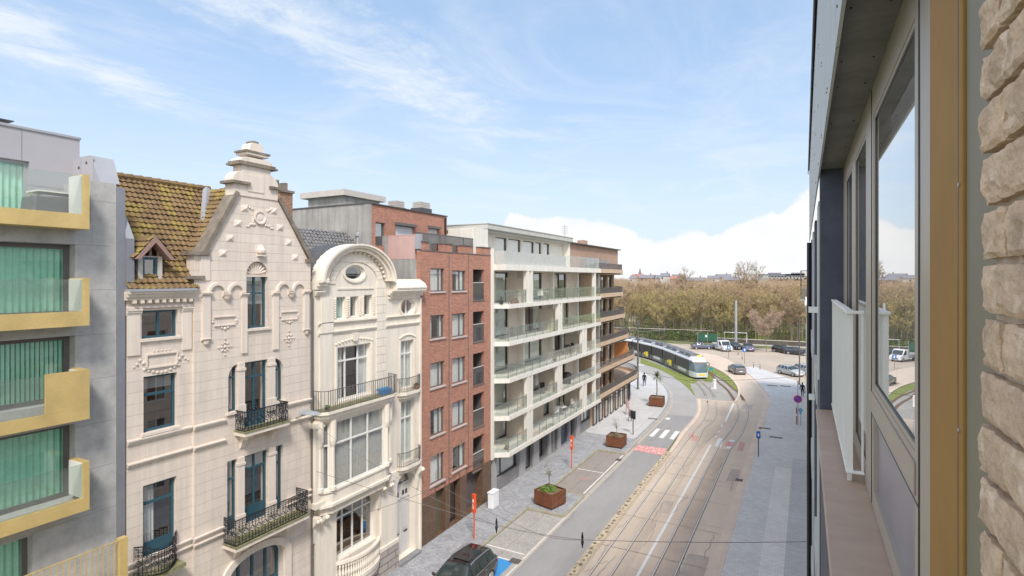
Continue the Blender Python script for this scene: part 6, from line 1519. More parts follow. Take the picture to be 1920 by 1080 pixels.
# white balustrade in front of the opening windows
rl_ = thing('window_railing', 'white metal balustrade with flat bars standing on the brown sill', 'railing', (.25, 4.0, zsill))
x0_, yA, yB_, zt_, zb_ = .25, 3.98, 6.07, 15.0, 14.0
MB().box(x0_-.022,x0_+.022,yA-.02,yB_,zt_-.018,zt_).box(x0_+.0221,.325,yA-.02,yA+.02,zt_-.018,zt_).obj('top_rail', m_wrail, rl_, bevel=.002)
MB().box(x0_-.022,x0_+.022,yA-.02,yB_,zb_,zb_+.012).box(x0_+.0221,.325,yA-.02,yA+.02,zb_,zb_+.012).obj('bottom_rail', m_wrail, rl_, bevel=.002)
b_ = MB(); n = 22
for k in range(n): y = yA+.02+(yB_-yA-.04)*k/(n-1); b_.box(x0_-.016,x0_+.016,y-.006,y+.006,zb_+.012,zt_-.018)
b_.box(.31,.32,yA-.012,yA+.012,zb_+.012,zt_-.018)
b_.obj('balusters', m_wrail, rl_)
b_ = MB()
for y in (yA+.05,5.0,yB_-.05): b_.box(x0_-.012,x0_+.012,y-.012,y+.012,zsill-.015,zb_)
b_.obj('feet', m_wrail, rl_); sc_ = MB()
for k in range(12): sc_.lathe([(.004,0),(.004,.002),(.002,.003)], (x0_-.014,yA+.08+k*.18,zb_+.012), 6)
sc_.obj('screws', M['steel'], rl_)

# ================================================================== the white houses further along the right side
for i, (ya, yb, h, x_, lab, m_) in enumerate(((17.0,30,14.6,.30,'pale rendered house front just beyond the grey panel building on the right','beigep'),(30.02,44,13.9,.24,'narrow white house front in the middle of the right-hand row','white'),(44.04,58,15.6,.20,'tall house front with a railed roof balcony on the right','beigep'),(58.06,80,12.6,.22,'last white house front at the far end of the right-hand row','white'))):
    t = thing('town_house', lab, 'house', (x_, ya, 0)); fr_ = Frame(x_, 0, math.pi)
    hs = []
    for fl in range(int(h/3)):
        for k in range(int((yb-ya)/3)): hs.append(rectp(-(ya+k*3+2.2), -(ya+k*3+.9), .9+fl*3.0, 2.7+fl*3.0))
    MB().wall(fr_, rectp(-yb, -ya, 0, h), hs, 0, .3).obj('wall', M[m_], t)
    MB().box(x_+.9, x_+8, ya, yb, 0, h-.1).obj('room_wall', M['room'], t)
    for hh in hs: window(t, fr_, hh, 0, .12, 'lightframe', 'glass', (.5,), (), .07, None, None)
    c_ = MB(); band(c_, fr_, -yb, -ya, h-.3, h, 0, .18)
    for fl in range(1, int(h/3)+1): band(c_, fr_, -yb, -ya, .3+fl*3.0-.1, .3+fl*3.0+.05, 0, .07)
    c_.obj('cornice', M[m_], t)
    MB().box(x_,x_+9,ya,yb,h,h+.1).obj('roof', M['roofedge'], t)
t = thing('roof_balcony', 'small far balcony with a box frame above the right-hand pavement', 'balcony', (.2,47,13.6), 0, None)
MB().box(-.25,.2,45,49,13.55,13.7).obj('slab', M['white'], t); r = MB(); bars(r, (-.22,45.05), (-.22,48.95), 13.7, 14.6, .14, .012); bars(r, (.2,45.05), (-.22,45.05), 13.7, 14.6, .14, .012); r.obj('railing', M['lightframe'], t)
MB().tube([(-.22,45.1,14.6),(-.22,45.1,15.75),(-.22,48.9,15.75),(-.22,48.9,14.6)], .035, 4).tube([(-.22,45.1,15.75),(.2,45.1,15.75)], .035, 4).obj('awning_frame', M['taupe'], t)
MB().box(-.2,.15,45.3,48.6,13.75,14.4).obj('wicker_screen', M['tanw'], t)

sm_ = MB().box(.2345,.2352,1.20,1.204,13.96,zsof-.01).box(.2405,.2412,.99,.993,13.96,17).obj('seal_line', M['darkframe'], Own)
MB().tube([(.3285,-(-yp1)+.075,zsill+.01),(.3285,yp1+.075,zsof-.01)], .0025, 4).tube([(.3285,yp0-.09,zsill+.01),(.3285,yp0-.09,zsof-.01)], .003, 4).tube([(.3285,yp1+.06,zpan+.012),(.3285,yp0-.09,zpan+.012)], .0025, 4).obj('frame_joint', M['darkframe'], Own)
# ================================================================== VEHICLES
def car(label, x, y, rot, paint, L=4.35, Wd_=1.80, Hh=1.48, group=None, kind='hatch', cat='car', name='parked_car', rail=False):
    t = thing(name, label, cat, (x, y, .0), rot, group, local=True)
    hw = Wd_/2; zr = Hh
    # stations from the nose (+y) to the tail: (y, low, belt, top, half width at belt, half width of roof)
    if kind == 'hatch':
        S = [(.50,.40,.60,.60,.70,.5),(.485,.22,.70,.70,.86,.6),(.44,.20,.80,.81,.95,.7),(.36,.19,.88,.91,.99,.78),(.27,.19,.94,.98,1,.80),(.235,.19,.96,1.02,1,.80),(.06,.19,.98,.955*zr,1,.70),(.04,.19,.98,.965*zr,1,.70),
             (-.09,.19,1.0,zr,1,.71),(-.11,.19,1.0,zr,1,.71),(-.26,.19,1.02,.985*zr,1,.70),(-.28,.19,1.02,.98*zr,1,.70),(-.40,.19,1.04,.945*zr,.99,.67),(-.415,.2,1.04,.93*zr,.99,.66),(-.475,.22,1.02,1.08,.96,.72),(-.49,.3,.92,.93,.93,.7),(-.50,.38,.62,.62,.86,.6)]
    else:
        S = [(.50,.40,.58,.58,.70,.5),(.485,.22,.66,.66,.86,.6),(.44,.20,.76,.77,.95,.7),(.34,.19,.84,.87,.99,.78),(.24,.19,.90,.94,1,.80),(.21,.19,.91,.97,1,.80),(.04,.19,.93,.965*zr,1,.68),(.02,.19,.93,.975*zr,1,.68),
             (-.10,.19,.94,zr,1,.69),(-.12,.19,.94,zr,1,.69),(-.24,.19,.95,.965*zr,1,.67),(-.26,.19,.95,.955*zr,1,.67),(-.38,.19,.95,1.04,1,.75),(-.40,.2,.95,1.0,.99,.76),(-.46,.22,.94,.98,.97,.76),(-.49,.3,.85,.86,.93,.7),(-.50,.38,.60,.60,.86,.6)]
    rings = []
    for (sy, lo, be, to, wb, wr) in S:
        yy = sy*L; w = hw*wb; r = hw*wr; m = lo+(be-lo)*.55
        rings.append([(0,yy,lo),(w*.86,yy,lo),(w*.97,yy,lo+.10),(w*1.0,yy,m),(w*.985,yy,be),(w*.985-(w*.985-r)*.93,yy,be+(to-be)*.93),(r*.86,yy,to+.012),(0,yy,to+.03)])
    nR = len(rings[0]); body = MB(); gl = MB()
    vs = []
    for rg in rings: vs += rg+[(-p[0],p[1],p[2]) for p in rg[1:-1]]
    K = 2*nR-2
    def idx(i, j):                        # j: 0..nR-1 right side, then mirrored
        return i*K+j
    def mir(j): return j if j in (0, nR-1) else nR-1+j
    gf, bf = [], []
    for i in range(len(S)-1):
        hi = S[i][3]-S[i][2]; hj = S[i+1][3]-S[i+1][2]; pillar = abs(S[i][0]-S[i+1][0]) < .025
        for j in range(nR-1):
            for sgn in (0, 1):
                a, b, c, d = (idx(i,j), idx(i,j+1), idx(i+1,j+1), idx(i+1,j)) if sgn == 0 else (idx(i,mir(j)), idx(i+1,mir(j)), idx(i+1,mir(j+1)), idx(i,mir(j+1)))
                side = j == 4 and max(hi, hj) > .2 and not pillar and min(hi,hj) > .03
                shield = j >= 5 and ((hi < .1 < .3 < hj) or (hj < .15 < .3 < hi))
                (gf if side or shield else bf).append((a,b,c,d))
    body.add(vs, bf+[tuple(range(0,nR))+tuple(idx(0,mir(j)) for j in range(nR-2,0,-1)), tuple(idx(len(S)-1,j) for j in range(nR))[::-1]+tuple(idx(len(S)-1,mir(j)) for j in range(1,nR-1))])
    gl.add(vs, gf)
    bo = body.obj('body', paint, t, smooth=True); gl.obj('window_glass', M['carglass'], t)
    me = bo.data
    for sx in (-1, 1):
        for sy in (.315, -.305):
            a = MB(); a.lathe([(.0,-.01),(.385,-.01),(.385,.03),(.0,.03)], (sx*(hw-.025)-(.02 if sx > 0 else .0), sy*L, .34), 20, 'x'); a.obj('wheel_arch', M['rubber'], t)
            w = MB(); w.lathe([(.20,-.10),(.31,-.11),(.33,-.08),(.33,.08),(.31,.11),(.20,.10)], (sx*(hw-.10), sy*L, .33), 24, 'x'); wo = w.obj('wheel', M['rubber'], t, smooth=True)
            r = MB(); xo = sx*(hw+.012)
            r.lathe([(.215,-.015),(.225,.0),(.215,.015),(.19,.0)], (xo, sy*L, .33), 20, 'x')
            for k in range(5):
                an = k*2*math.pi/5; ca, sa = math.cos(an), math.sin(an); r.hexa([(xo-.01,sy*L-sa*.03,.33+ca*.03),(xo+.01,sy*L-sa*.03,.33+ca*.03),(xo+.01,sy*L+sa*.03,.33-ca*.03),(xo-.01,sy*L+sa*.03,.33-ca*.03)]+[(q0+0,sy*L+ca*.21+s_*sa*.022,.33+sa*.21-s_*ca*.022) for q0, s_ in ((xo-.01,-1),(xo+.01,-1),(xo+.01,1),(xo-.01,1))])
            r.lathe([(.05,-.012),(.05,.012)], (xo, sy*L, .33), 10, 'x'); r.obj('rim', M['lightsteel'], wo)
        MB().hexa([(sx*(hw-.02),.205*L,.95),(sx*(hw+.16),.20*L,.97),(sx*(hw+.16),.175*L,.97),(sx*(hw-.02),.175*L,.95),(sx*(hw-.02),.205*L,1.06),(sx*(hw+.16),.20*L,1.10),(sx*(hw+.16),.175*L,1.10),(sx*(hw-.02),.175*L,1.06)]).obj('mirror', paint, t, bevel=.02)
        MB().hexa([(sx*hw*.55,.488*L,.62),(sx*hw*.90,.462*L,.62),(sx*hw*.93,.44*L,.64),(sx*hw*.55,.46*L,.64),(sx*hw*.55,.478*L,.74),(sx*hw*.90,.452*L,.76),(sx*hw*.955,.42*L,.79),(sx*hw*.55,.44*L,.77)]).obj('headlight', M['headl'], t)
        MB().hexa([(sx*hw*.62,-.502*L,.74),(sx*hw*.935,-.480*L,.76),(sx*hw*.975,-.452*L,.78),(sx*hw*.62,-.46*L,.78),(sx*hw*.62,-.497*L,.90),(sx*hw*.945,-.472*L,.93),(sx*hw*.985,-.445*L,.94),(sx*hw*.62,-.46*L,.93)]).obj('taillight', M['taill'], t)
        for yy in (.0, -.20): MB().box(sx*(hw)-.012, sx*(hw)+.02, yy*L-.09, yy*L+.09, .86, .885).obj('door_handle', M['steel'], t)
        if rail: MB().tube([(sx*hw*.69,.02*L,zr*.955),(sx*hw*.73,-.05*L,zr+.03),(sx*hw*.73,-.3*L,zr+.01),(sx*hw*.68,-.38*L,zr*.95)], .022, 6).obj('roof_rail', M['lightsteel'], t)
        MB().tube([(sx*hw*.985,.23*L,.965),(sx*hw*.995,-.1*L,1.003),(sx*hw*.985,-.40*L,1.045)], .010, 5).obj('window_trim', M['lightsteel'], t)
    MB().box(-.26,.26,.5*L-.02,.5*L+.012,.42,.53).obj('number_plate', M['whitep'], t); MB().box(-.26,.26,-.5*L-.012,-.5*L+.02,.50,.61).obj('number_plate', M['whitep'], t)
    MB().box(-.42,.42,.488*L,.498*L,.58,.68).obj('grille', M['black'], t)
    if rail:
        MB().box(-hw*.5,hw*.5,-.26*L,.0,zr+.018,zr+.024).obj('sunroof', M['carglass'], t)
    return t
def paint(n, c, metal=.3): return mat(n, c, .28, .04, 3, 0, metal=metal, coat=.8)
pb, pg, ps_, pw_, pdb = M['carblack'], paint('grey_car_paint', (.20,.20,.21)), paint('silver_car_paint', (.48,.49,.50)), paint('white_car_paint', (.72,.73,.74), 0), paint('dark_blue_car_paint', (.045,.055,.085))
car('black estate car parked beside the blue bay under the brick building', -14.72, 22.35, math.pi, pb, 4.45, 1.84, 1.56, None, 'hatch', 'car', 'parked_car', True)
def at(px, py, z=0): return G(px, py, z)
x, y = at(1380, 701); car('grey hatchback driving away round the bend, seen from behind', x, y+1.0, .42, pg, 4.2, 1.78, 1.48, name='moving_car')
x, y = at(1482, 704); car('silver car in the gravel car park just left of the tall lamp post', x, y+.5, math.pi+.78, ps_, 4.3, 1.76, 1.46)
x, y = at(1513, 703); car('silver car half hidden behind the white houses, right of the lamp post', x, y+1.2, math.pi+.7, ps_, 4.3, 1.76, 1.46)
for px, py, rot, pt_, lab, k in ((1314,656,-1.15,paint('blue_grey_car_paint',(.13,.15,.21)),'blue-grey saloon parked left of the white van','sedan'),(1375,656,-2.5,pb,'dark car parked between the white van and the purple-grey car','hatch'),(1403,659,-2.9,paint('purple_grey_car_paint',(.15,.13,.20)),'purple-grey car parked behind the blue post sign','hatch'),(1467,663,-2.3,pb,'black car at the left of the dark pair right of the bare tree','hatch'),(1494,667,-1.9,pdb,'dark blue car at the right of the dark pair, by the lamp post','hatch')):
    x, y = at(px, py-1); car(lab, x, y+.9, rot, pt_, 4.3, 1.78, 1.5, kind=k)
x, y = at(1508, 668); car('dark blue saloon partly hidden at the far right of the car park row', x+1.5, y+1.2, -1.7, pdb, 4.3, 1.78, 1.45, kind='sedan')
# white van
x, y = at(1352, 658); v = thing('parked_van', 'white tipper van with a cab parked between cars by the fence', 'van', (x, y+1.2, 0), -2.55, None, local=True)
prof = [(2.7,.35),(2.75,.75),(2.6,1.05),(1.95,1.25),(1.35,2.1),(1.1,2.2),(.1,2.2),(0,2.1),(0,.35)]
MB().prism([(-.98,a,b) for a,b in prof], [(.98,a,b) for a,b in prof]).obj('cab', pw_, v, bevel=.05)
MB().hexa([(-.82,1.97,1.30),(.82,1.97,1.30),(.82,1.45,2.02),(-.82,1.45,2.02),(-.85,2.02,1.27),(.85,2.02,1.27),(.82,1.48,2.06),(-.82,1.48,2.06)]).obj('windscreen', M['carglass'], v)
for sx in (-1,1):
    MB().add([(sx*.985,1.75,1.3),(sx*.985,.75,1.25),(sx*.985,.75,1.95),(sx*.985,1.3,1.98)], [(0,1,2,3)]).obj('side_window', M['carglass'], v)
    MB().box(sx*.7-.22,sx*.7+.22,2.66,2.775,.78,1.0).obj('headlight', M['headl'], v)
    MB().box(sx*1.12-.07,sx*1.12+.07,1.7,1.85,1.25,1.6).obj('mirror', M['black'], v)
    for sy in (1.75,-1.9):
        wo = MB().lathe([(.2,-.12),(.34,-.12),(.36,0),(.34,.12),(.2,.12)], (sx*.87,sy,.36), 20, 'x').obj('wheel', M['rubber'], v); MB().lathe([(.21,-.13),(.21,.13)], (sx*.87,sy,.36), 14, 'x').obj('rim', M['lightsteel'], wo)
MB().box(-1.0,1.0,-3.1,-.08,.62,.74).box(-1.02,1.02,-3.12,-3.06,.74,1.2).box(-1.02,-.97,-3.06,-.1,.74,1.2).box(.97,1.02,-3.06,-.1,.74,1.2).box(-1.0,1.0,-.14,-.08,.74,2.0).obj('load_bed', M['galv'], v)
MB().box(-.55,.55,2.7,2.77,.5,.68).obj('grille', M['black'], v)

# ================================================================== TRAM, five articulated bodies on the curve
base = zT([(935,712),(830,672),(665,582),(480,492),(322,432),(150,385),(40,352),(-120,330)], .0)
tm = thing('tram', 'white and dark articulated tram with yellow patches coming round the bend', 'tram', (base[1][0], base[1][1], 0))
o_ = OFF[tm.name]
m_tw = mat('tram_white', (.60,.61,.62), .3, .04, 1, coat=.5); m_td = mat('tram_dark_band', (.045,.042,.04), .35, .12, 1, spec=.3); m_tg = mat('tram_grey_skirt', (.17,.175,.165), .35, .08, 1); m_ty = mat('tram_yellow', (.80,.62,.02), .4, .03, 2); m_tglass = mat('tram_side_glass', (.03,.032,.034), .3, .2, .6, spec=.3); m_tr = mat('tram_roof_gear', (.17,.175,.19), .6, .2, 1.5)
def tmod(p, q, first=False, k=0):         # p: near-side joint nearer the front, q: farther
    f_, l_ = seg_frame(q, p)              # runs towards the front; f_.n points right of travel
    hw = 1.25
    def X_(a, o, z): return f_.p(a, z, o)
    n_ = MB(); s0, s1 = .12, l_-.12
    # near side is to the left/right? keep both sides identical, body centred 1.2 m behind the near side line
    sg = -1 if f_.n[0]*(0-p[0])+f_.n[1]*(0-p[1]) > 0 else 1
    c = sg*1.25; W = lambda o: c+o
    nose = 1.9 if first else 0
    body = MB(); body.fb(f_, s0, s1-nose, .28, 1.05, W(-hw), W(hw)); b = body.obj('car_body', m_tg if k % 2 else m_tg, tm)
    MB().fb(f_, s0+.002, s1-nose-.002, 1.05, 2.66, W(-hw+.015), W(hw-.015)).obj('window_band', m_td, b)
    rf = MB()
    A = [(-hw,2.66),(-hw,2.84),(-hw+.18,3.10),(-.5,3.18),(.5,3.18),(hw-.18,3.10),(hw,2.84),(hw,2.66)]
    rf.prism([X_(s0, W(o), z) for o, z in A], [X_(s1-nose, W(o), z) for o, z in A]); rf.obj('roof', m_tw, b)
    g = MB()
    n2 = max(1, int((l_-nose)/2.2))
    for i in range(n2):
        a0 = s0+.3+(s1-nose-s0-.6)*i/n2; a1 = s0+.3+(s1-nose-s0-.6)*(i+.82)/n2; g.fb(f_, a0, a1, 3.18, 3.42, W(-.75), W(.75)); g.fb(f_, a0+.1, a1-.1, 3.42, 3.48, W(-.6), W(.6))
    g.fb(f_, s0+.2, s1-nose-.2, 3.12, 3.24, W(-hw+.15), W(-hw+.22)); g.fb(f_, s0+.2, s1-nose-.2, 3.12, 3.24, W(hw-.22), W(hw-.15)); g.obj('roof_equipment', m_tr, b)
    for o in (-hw-.006, hw-.012):
        w = MB(); ln_ = s1-nose-s0
        if k % 2 == 1 or first: w.fb(f_, s0+ln_*.18, s0+ln_*.80, .62, 1.06, W(o), W(o+.018)); w.obj('white_side_panel', m_tw, b)
        if k % 2 == 0 and not first:
            MB().fb(f_, s0+ln_*.50, s0+ln_*.72, .55, 1.45, W(o), W(o+.018)).fb(f_, s0+ln_*.36, s0+ln_*.48, .85, 1.25, W(o), W(o+.018)).obj('yellow_patch', m_ty, b)
            MB().fb(f_, s0+ln_*.76, s0+ln_*.90, .40, 2.45, W(o-.004), W(o+.02)).fb(f_, s0+ln_*.06, s0+ln_*.18, .40, 2.45, W(o-.004), W(o+.02)).obj('door', m_td, b)
        gl_ = MB()
        for i in range(5): gl_.fb(f_, s0+ln_*(.06+.185*i), s0+ln_*(.06+.185*i+.165), 1.45, 2.45, W(o+.004), W(o+.014))
        gl_.obj('window_glass', m_tglass, b)
    if not first: MB().fb(f_, l_-.14, l_+.14, .45, 3.0, W(-hw+.12), W(hw-.12)).obj('gangway_bellows', M['rubber'], b)
    MB().fb(f_, s0+.8, s0+2.4, .08, .5, W(-.8), W(.8)).obj('bogie', M['rubber'], b)
    if first:
        e = s1-nose; F_ = s1
        def sec(a, w, z0, z1, z2): return [X_(a, W(-w), z0), X_(a, W(w), z0), X_(a, W(w), z1), X_(a, W(-w), z1)]
        st = [(e, hw, .28, 1.10, 2.66), (e+.9, hw*.97, .28, 1.12, 2.6), (e+1.55, hw*.86, .30, 1.08, 2.3), (e+1.95, hw*.68, .34, .95, 1.8)]
        lo = MB(); gl_ = MB(); rf = MB()
        for (a0, w0_, z00, z01, z02), (a1, w1_, z10, z11, z12) in zip(st[:-1], st[1:]):
            lo.hexa([X_(a0,W(-w0_),z00),X_(a0,W(w0_),z00),X_(a1,W(w1_),z10),X_(a1,W(-w1_),z10),X_(a0,W(-w0_),z01),X_(a0,W(w0_),z01),X_(a1,W(w1_),z11),X_(a1,W(-w1_),z11)])
        lo.obj('nose', m_tw, b)
        gs = [(e, hw-.02, 1.10, 2.72), (e+.7, hw*.95, 1.12, 2.68), (e+1.2, hw*.86, 1.10, 2.50), (e+1.82, hw*.70, 1.0, 1.02)]
        for (a0, w0_, z00, z01), (a1, w1_, z10, z11) in zip(gs[:-1], gs[1:]):
            gl_.hexa([X_(a0,W(-w0_),z00),X_(a0,W(w0_),z00),X_(a1,W(w1_),z10),X_(a1,W(-w1_),z10),X_(a0,W(-w0_),z01),X_(a0,W(w0_),z01),X_(a1,W(w1_),z11),X_(a1,W(-w1_),z11)])
        gl_.obj('windscreen', mat('tram_windscreen', (.10,.15,.17), .08, .2, 1, spec=.9), b)
        rf.hexa([X_(e,W(-hw),2.72),X_(e,W(hw),2.72),X_(e+1.25,W(hw*.86),2.52),X_(e+1.25,W(-hw*.86),2.52),X_(e,W(-hw*.8),3.14),X_(e,W(hw*.8),3.14),X_(e+1.1,W(hw*.7),2.80),X_(e+1.1,W(-hw*.7),2.80)])
        rf.obj('front_roof', m_tw, b)
        MB().fb(f_, e+1.12, e+1.27, 2.38, 2.52, W(-.7), W(.7)).obj('destination_display', mat('amber_display_panel', (.35,.14,.08), .4, .1, 3), b)
        MB().fb(f_, e-2.4, e-.2, 3.18, 3.30, W(-.9), W(-.2)).obj('yellow_patch', m_ty, b)
        MB().hexa([X_(e+1.5,W(-.45),.60),X_(e+1.5,W(.45),.60),X_(e+1.97,W(.45),.62),X_(e+1.97,W(-.45),.62),X_(e+1.5,W(-.45),.88),X_(e+1.5,W(.45),.88),X_(e+1.965,W(.45),.86),X_(e+1.965,W(-.45),.86)]).obj('yellow_patch', m_ty, b)
        for o in (-.62, .62): MB().blob(X_(e+1.72, W(o*1.05), .78), .13, 1).obj('headlight', M['headl'], b)
        for o in (-hw-.25, hw+.25): MB().tube([X_(e+.7, W(o*.8), 2.5), X_(e+1.0, W(o), 2.3), X_(e+1.0, W(o), 1.9)], .06, 6).obj('mirror', M['black'], b)
tmod(base[0], base[2], True, 0)
for k in range(2, 7): tmod(base[k], base[k+1], False, k)
f_, l_ = seg_frame(base[4], base[3]); sg = -1 if f_.n[0]*(0-base[3][0])+f_.n[1]*(0-base[3][1]) > 0 else 1; pp = lambda a, o, z: f_.p(a, z, sg*1.25+o)
MB().tube([pp(2.2,-.4,3.45),pp(3.4,0,4.3),pp(2.2,.4,3.45)], .035, 5).tube([pp(3.4,0,4.3),pp(2.3,0,5.2)], .03, 5).tube([pp(2.3,-.8,5.15),pp(2.3,-.6,5.24),pp(2.3,.6,5.24),pp(2.3,.8,5.15)], .03, 5).obj('pantograph', M['iron'], tm)

# ================================================================== PLANTERS
def planter(cx, cy, rot, w, h, lab, z0=.11):
    t = thing('planter_box', lab, 'planter', (cx, cy, z0), rot, 'rusty steel planters on the left pavement', local=True); r = w/2; b = MB()
    for s in (-1,1): b.box(s*r-.015,s*r+.015,-r,r,.10,h); b.box(-r+.0151,r-.0151,s*r-.015,s*r+.015,.10,h)
    for s in (-1,1): b.box(s*(r-.03)-.03,s*(r-.03)+.03,-r+.02,r-.02,h-.02,h+.004)
    for s in (-1,1): b.box(-r+.065,r-.065,s*(r-.03)-.03,s*(r-.03)+.03,h-.02,h+.004)
    b.box(-.01,.01,-r-.018,-r-.01,.1,h); b.box(r+.01,r+.018,-.01,.01,.1,h)
    b.obj('box', M['corten'], t); MB().box(-r+.1,r-.1,-r+.1,r-.1,0,.13).obj('foot', M['rubber'], t)
    s = MB(); n = 8
    vs = [(-r+.02+(2*r-.04)*i/n, -r+.02+(2*r-.04)*j/n, h-.10+.05*noise.noise(Vector((i*.7,j*.7,cx)))) for j in range(n+1) for i in range(n+1)]
    s.add(vs, [(j*(n+1)+i,j*(n+1)+i+1,(j+1)*(n+1)+i+1,(j+1)*(n+1)+i) for j in range(n) for i in range(n)]); s.obj('soil', M['soil'], t); return t
planter(-15.02, 33.65, -.27, 1.50, 1.0, 'rusty planter with green ground plants, nearest of the planters')
planter(-14.95, 48.15, .0, 1.45, 1.0, 'rusty planter with a thin shrub at the corner before the red band')
planter(-15.45, 65.7, .08, 1.60, 1.05, 'rusty planter holding a small palm at the bend')
def leafbit(mb, c, s, asp=.4):
    d = Vector([random.uniform(-1,1) for _ in range(3)]).normalized()*s; e = d.cross(Vector([random.uniform(-1,1) for _ in range(3)])).normalized()*s*asp
    mb.add([c-d, c+e, c+d, c-e], [(0,1,2,3)])
def gcover(cx, cy, z, r, n, h, lab, m='leafl'):
    t = thing('planter_plants', lab, 'plant', (cx,cy,z), 0, None, local=True); mb = MB()
    for _ in range(n):
        a = random.uniform(0,6.28); q_ = r*math.sqrt(random.random()); hh = h*(1-.6*q_/r)*random.random(); leafbit(mb, Vector((q_*math.cos(a),q_*math.sin(a),hh)), random.uniform(.04,.09))
    mb.obj('leaves', M[m], t, smooth='keep'); st = MB()
    for _ in range(14): a = random.uniform(0,6.28); st.tube([(0,0,-.05),(r*.6*math.cos(a),r*.6*math.sin(a),h*.8)], .012, 3)
    st.obj('stems', M['bark'], t)
gcover(-15.15, 33.7, 1.02, .55, 700, .32, 'bright green low plants in the nearest rusty planter')
gcover(-14.95, 48.15, 1.02, .5, 160, .2, 'sparse reddish-brown plants in the second rusty planter', 'moss')
def youngtree(cx, cy, z, H_, lab, seed, leaves=120, spread=.55):
    rnd = random.Random(seed); t = thing('young_tree', lab, 'tree', (cx,cy,z), 0, None, local=True); tr_ = MB(); lf = MB()
    tr_.tube([(0,0,0),(.03,.02,H_*.45),(.0,.0,H_*.6)], .025, 6, .015)
    for k in range(14):
        a = rnd.uniform(0,6.28); z0_ = H_*rnd.uniform(.35,.62); e = Vector((spread*rnd.uniform(.4,1)*math.cos(a), spread*rnd.uniform(.4,1)*math.sin(a), H_*rnd.uniform(.6,1))); s = Vector((0,0,z0_)); m = s.lerp(e,.5)+Vector((rnd.uniform(-.06,.06),rnd.uniform(-.06,.06),.04)); tr_.tube([s,m,e], .012, 4, .004)
        for _ in range(leaves//14):
            c = m.lerp(e, rnd.random())+Vector([rnd.uniform(-.07,.07) for _ in range(3)]); leafbit(lf, c, rnd.uniform(.03,.06))
    tr_.obj('trunk', M['bark'], t); lf.obj('crown', M['leaf'], t, smooth='keep')
youngtree(-15.15, 33.75, 1.0, 1.7, 'thin dark-leaved young tree in the nearest rusty planter', 3, 70)
youngtree(-14.95, 48.2, 1.0, 1.7, 'wispy bare young tree in the second rusty planter', 9, 50)
t = thing('small_palm', 'small palm with a spiky crown in the planter at the bend', 'palm', (-15.5,65.75,1.0), 0, None, local=True)
MB().tube([(0,0,0),(.05,0,1.0),(.0,.05,2.05),(.06,0,2.5)], .075, 8, .05).obj('trunk', M['bark'], t); fr_ = MB()
for k in range(70):
    a = random.uniform(0,6.28); el = random.uniform(-.5,1.4); L_ = random.uniform(.7,1.0); s = Vector((.05,0,2.5)); d = Vector((math.cos(a)*math.cos(el),math.sin(a)*math.cos(el),math.sin(el))); m = s+d*L_*.6; e = s+d*L_+Vector((0,0,-.25*math.cos(el))); w = Vector((-math.sin(a),math.cos(a),0))*.035
    fr_.add([s-w*.6,s+w*.6,m+w,m-w,e], [(0,1,2,3),(3,2,4)])
fr_.obj('crown', M['leaf'], t, smooth='keep')

# ================================================================== SIGNS, POSTS, LAMPS
def totem(px, py, lab):
    x, y = G(px, py, .1); t = thing('sign_post', lab, 'sign', (x,y,.1), -.25, None, local=True)
    MB().box(-.028,.028,-.028,.028,0,1.55).obj('post', M['orange'], t); MB().box(-.11,.11,-.08,.08,1.5,2.55).obj('sign_box', M['orange'], t, bevel=.015)
    f = MB().box(-.06,.06,-.087,-.081,2.12,2.30); f.box(-.05,-.02,-.087,-.081,1.75,2.05); f.box(.03,.06,-.087,-.081,1.75,1.95); f.obj('white_mark', M['whitep'], t); MB().box(-.12,.12,-.09,.09,2.55,2.58).obj('cap', M['orange'], t)
totem(889, 1010, 'orange-red sign post standing behind the black car'); totem(1072, 878, 'orange-red sign post on the pavement before the white building')
x, y = G(1187, 815, .1); t = thing('parking_meter', 'twin-headed black post on the left pavement by the corner planter', 'parking meter', (x,y,.1), .0, None, local=True)
MB().tube([(0,0,0),(0,0,1.75)], .045, 8).obj('post', M['black'], t); MB().box(-.24,-.02,-.1,.1,1.55,2.35).box(.02,.24,-.1,.1,1.50,2.30).obj('head', M['black'], t, bevel=.03)
x, y = G(1422, 856, .06); t = thing('sign_post', 'blue boxed sign on a dark post at the edge of the right pavement', 'sign', (x,y,.06), 0, None, local=True)
MB().tube([(0,0,0),(0,0,1.7)], .045, 8).obj('post', M['taupe'], t); MB().box(-.16,.16,-.10,.10,1.55,2.15).obj('sign_box', M['blue'], t, bevel=.03); MB().box(-.05,.07,-.106,-.101,1.75,1.98).obj('white_mark', M['whitep'], t)
x, y = G(1496, 796, .06); t = thing('no_parking_sign', 'round purple-blue no parking sign with red rim on a post', 'road sign', (x,y,.06), 0, None, local=True)
MB().tube([(0,0,0),(0,0,4.4)], .04, 8).obj('post', M['galv'], t); MB().lathe([(.40,0),(.40,-.03)], (0,-.06,2.65), 28, 'y').obj('sign_rim', M['red'], t)
MB().lathe([(.33,0),(.33,-.006)], (0,-.091,2.65), 28, 'y').obj('sign_face', mat('purple_blue_sign', (.14,.07,.42), .4, .03, 4), t)
c45 = math.cos(math.pi/4); MB().hexa([(-.25,-.104,2.93),(-.29,-.104,2.89),(-.29,-.099,2.89),(-.25,-.099,2.93),(.29,-.104,2.41),(.25,-.104,2.37),(.25,-.099,2.37),(.29,-.099,2.41)]).obj('red_bar', M['red'], t)
MB().lathe([(.10,0),(.12,.06),(.02,.1)], (0,0,4.4), 10).obj('top_cap', M['galv'], t)
x, y = G(1501, 798, .06); t = thing('direction_sign', 'small round light blue sign with white mark below the no parking sign', 'road sign', (x,y,.06), 0, None, local=True)
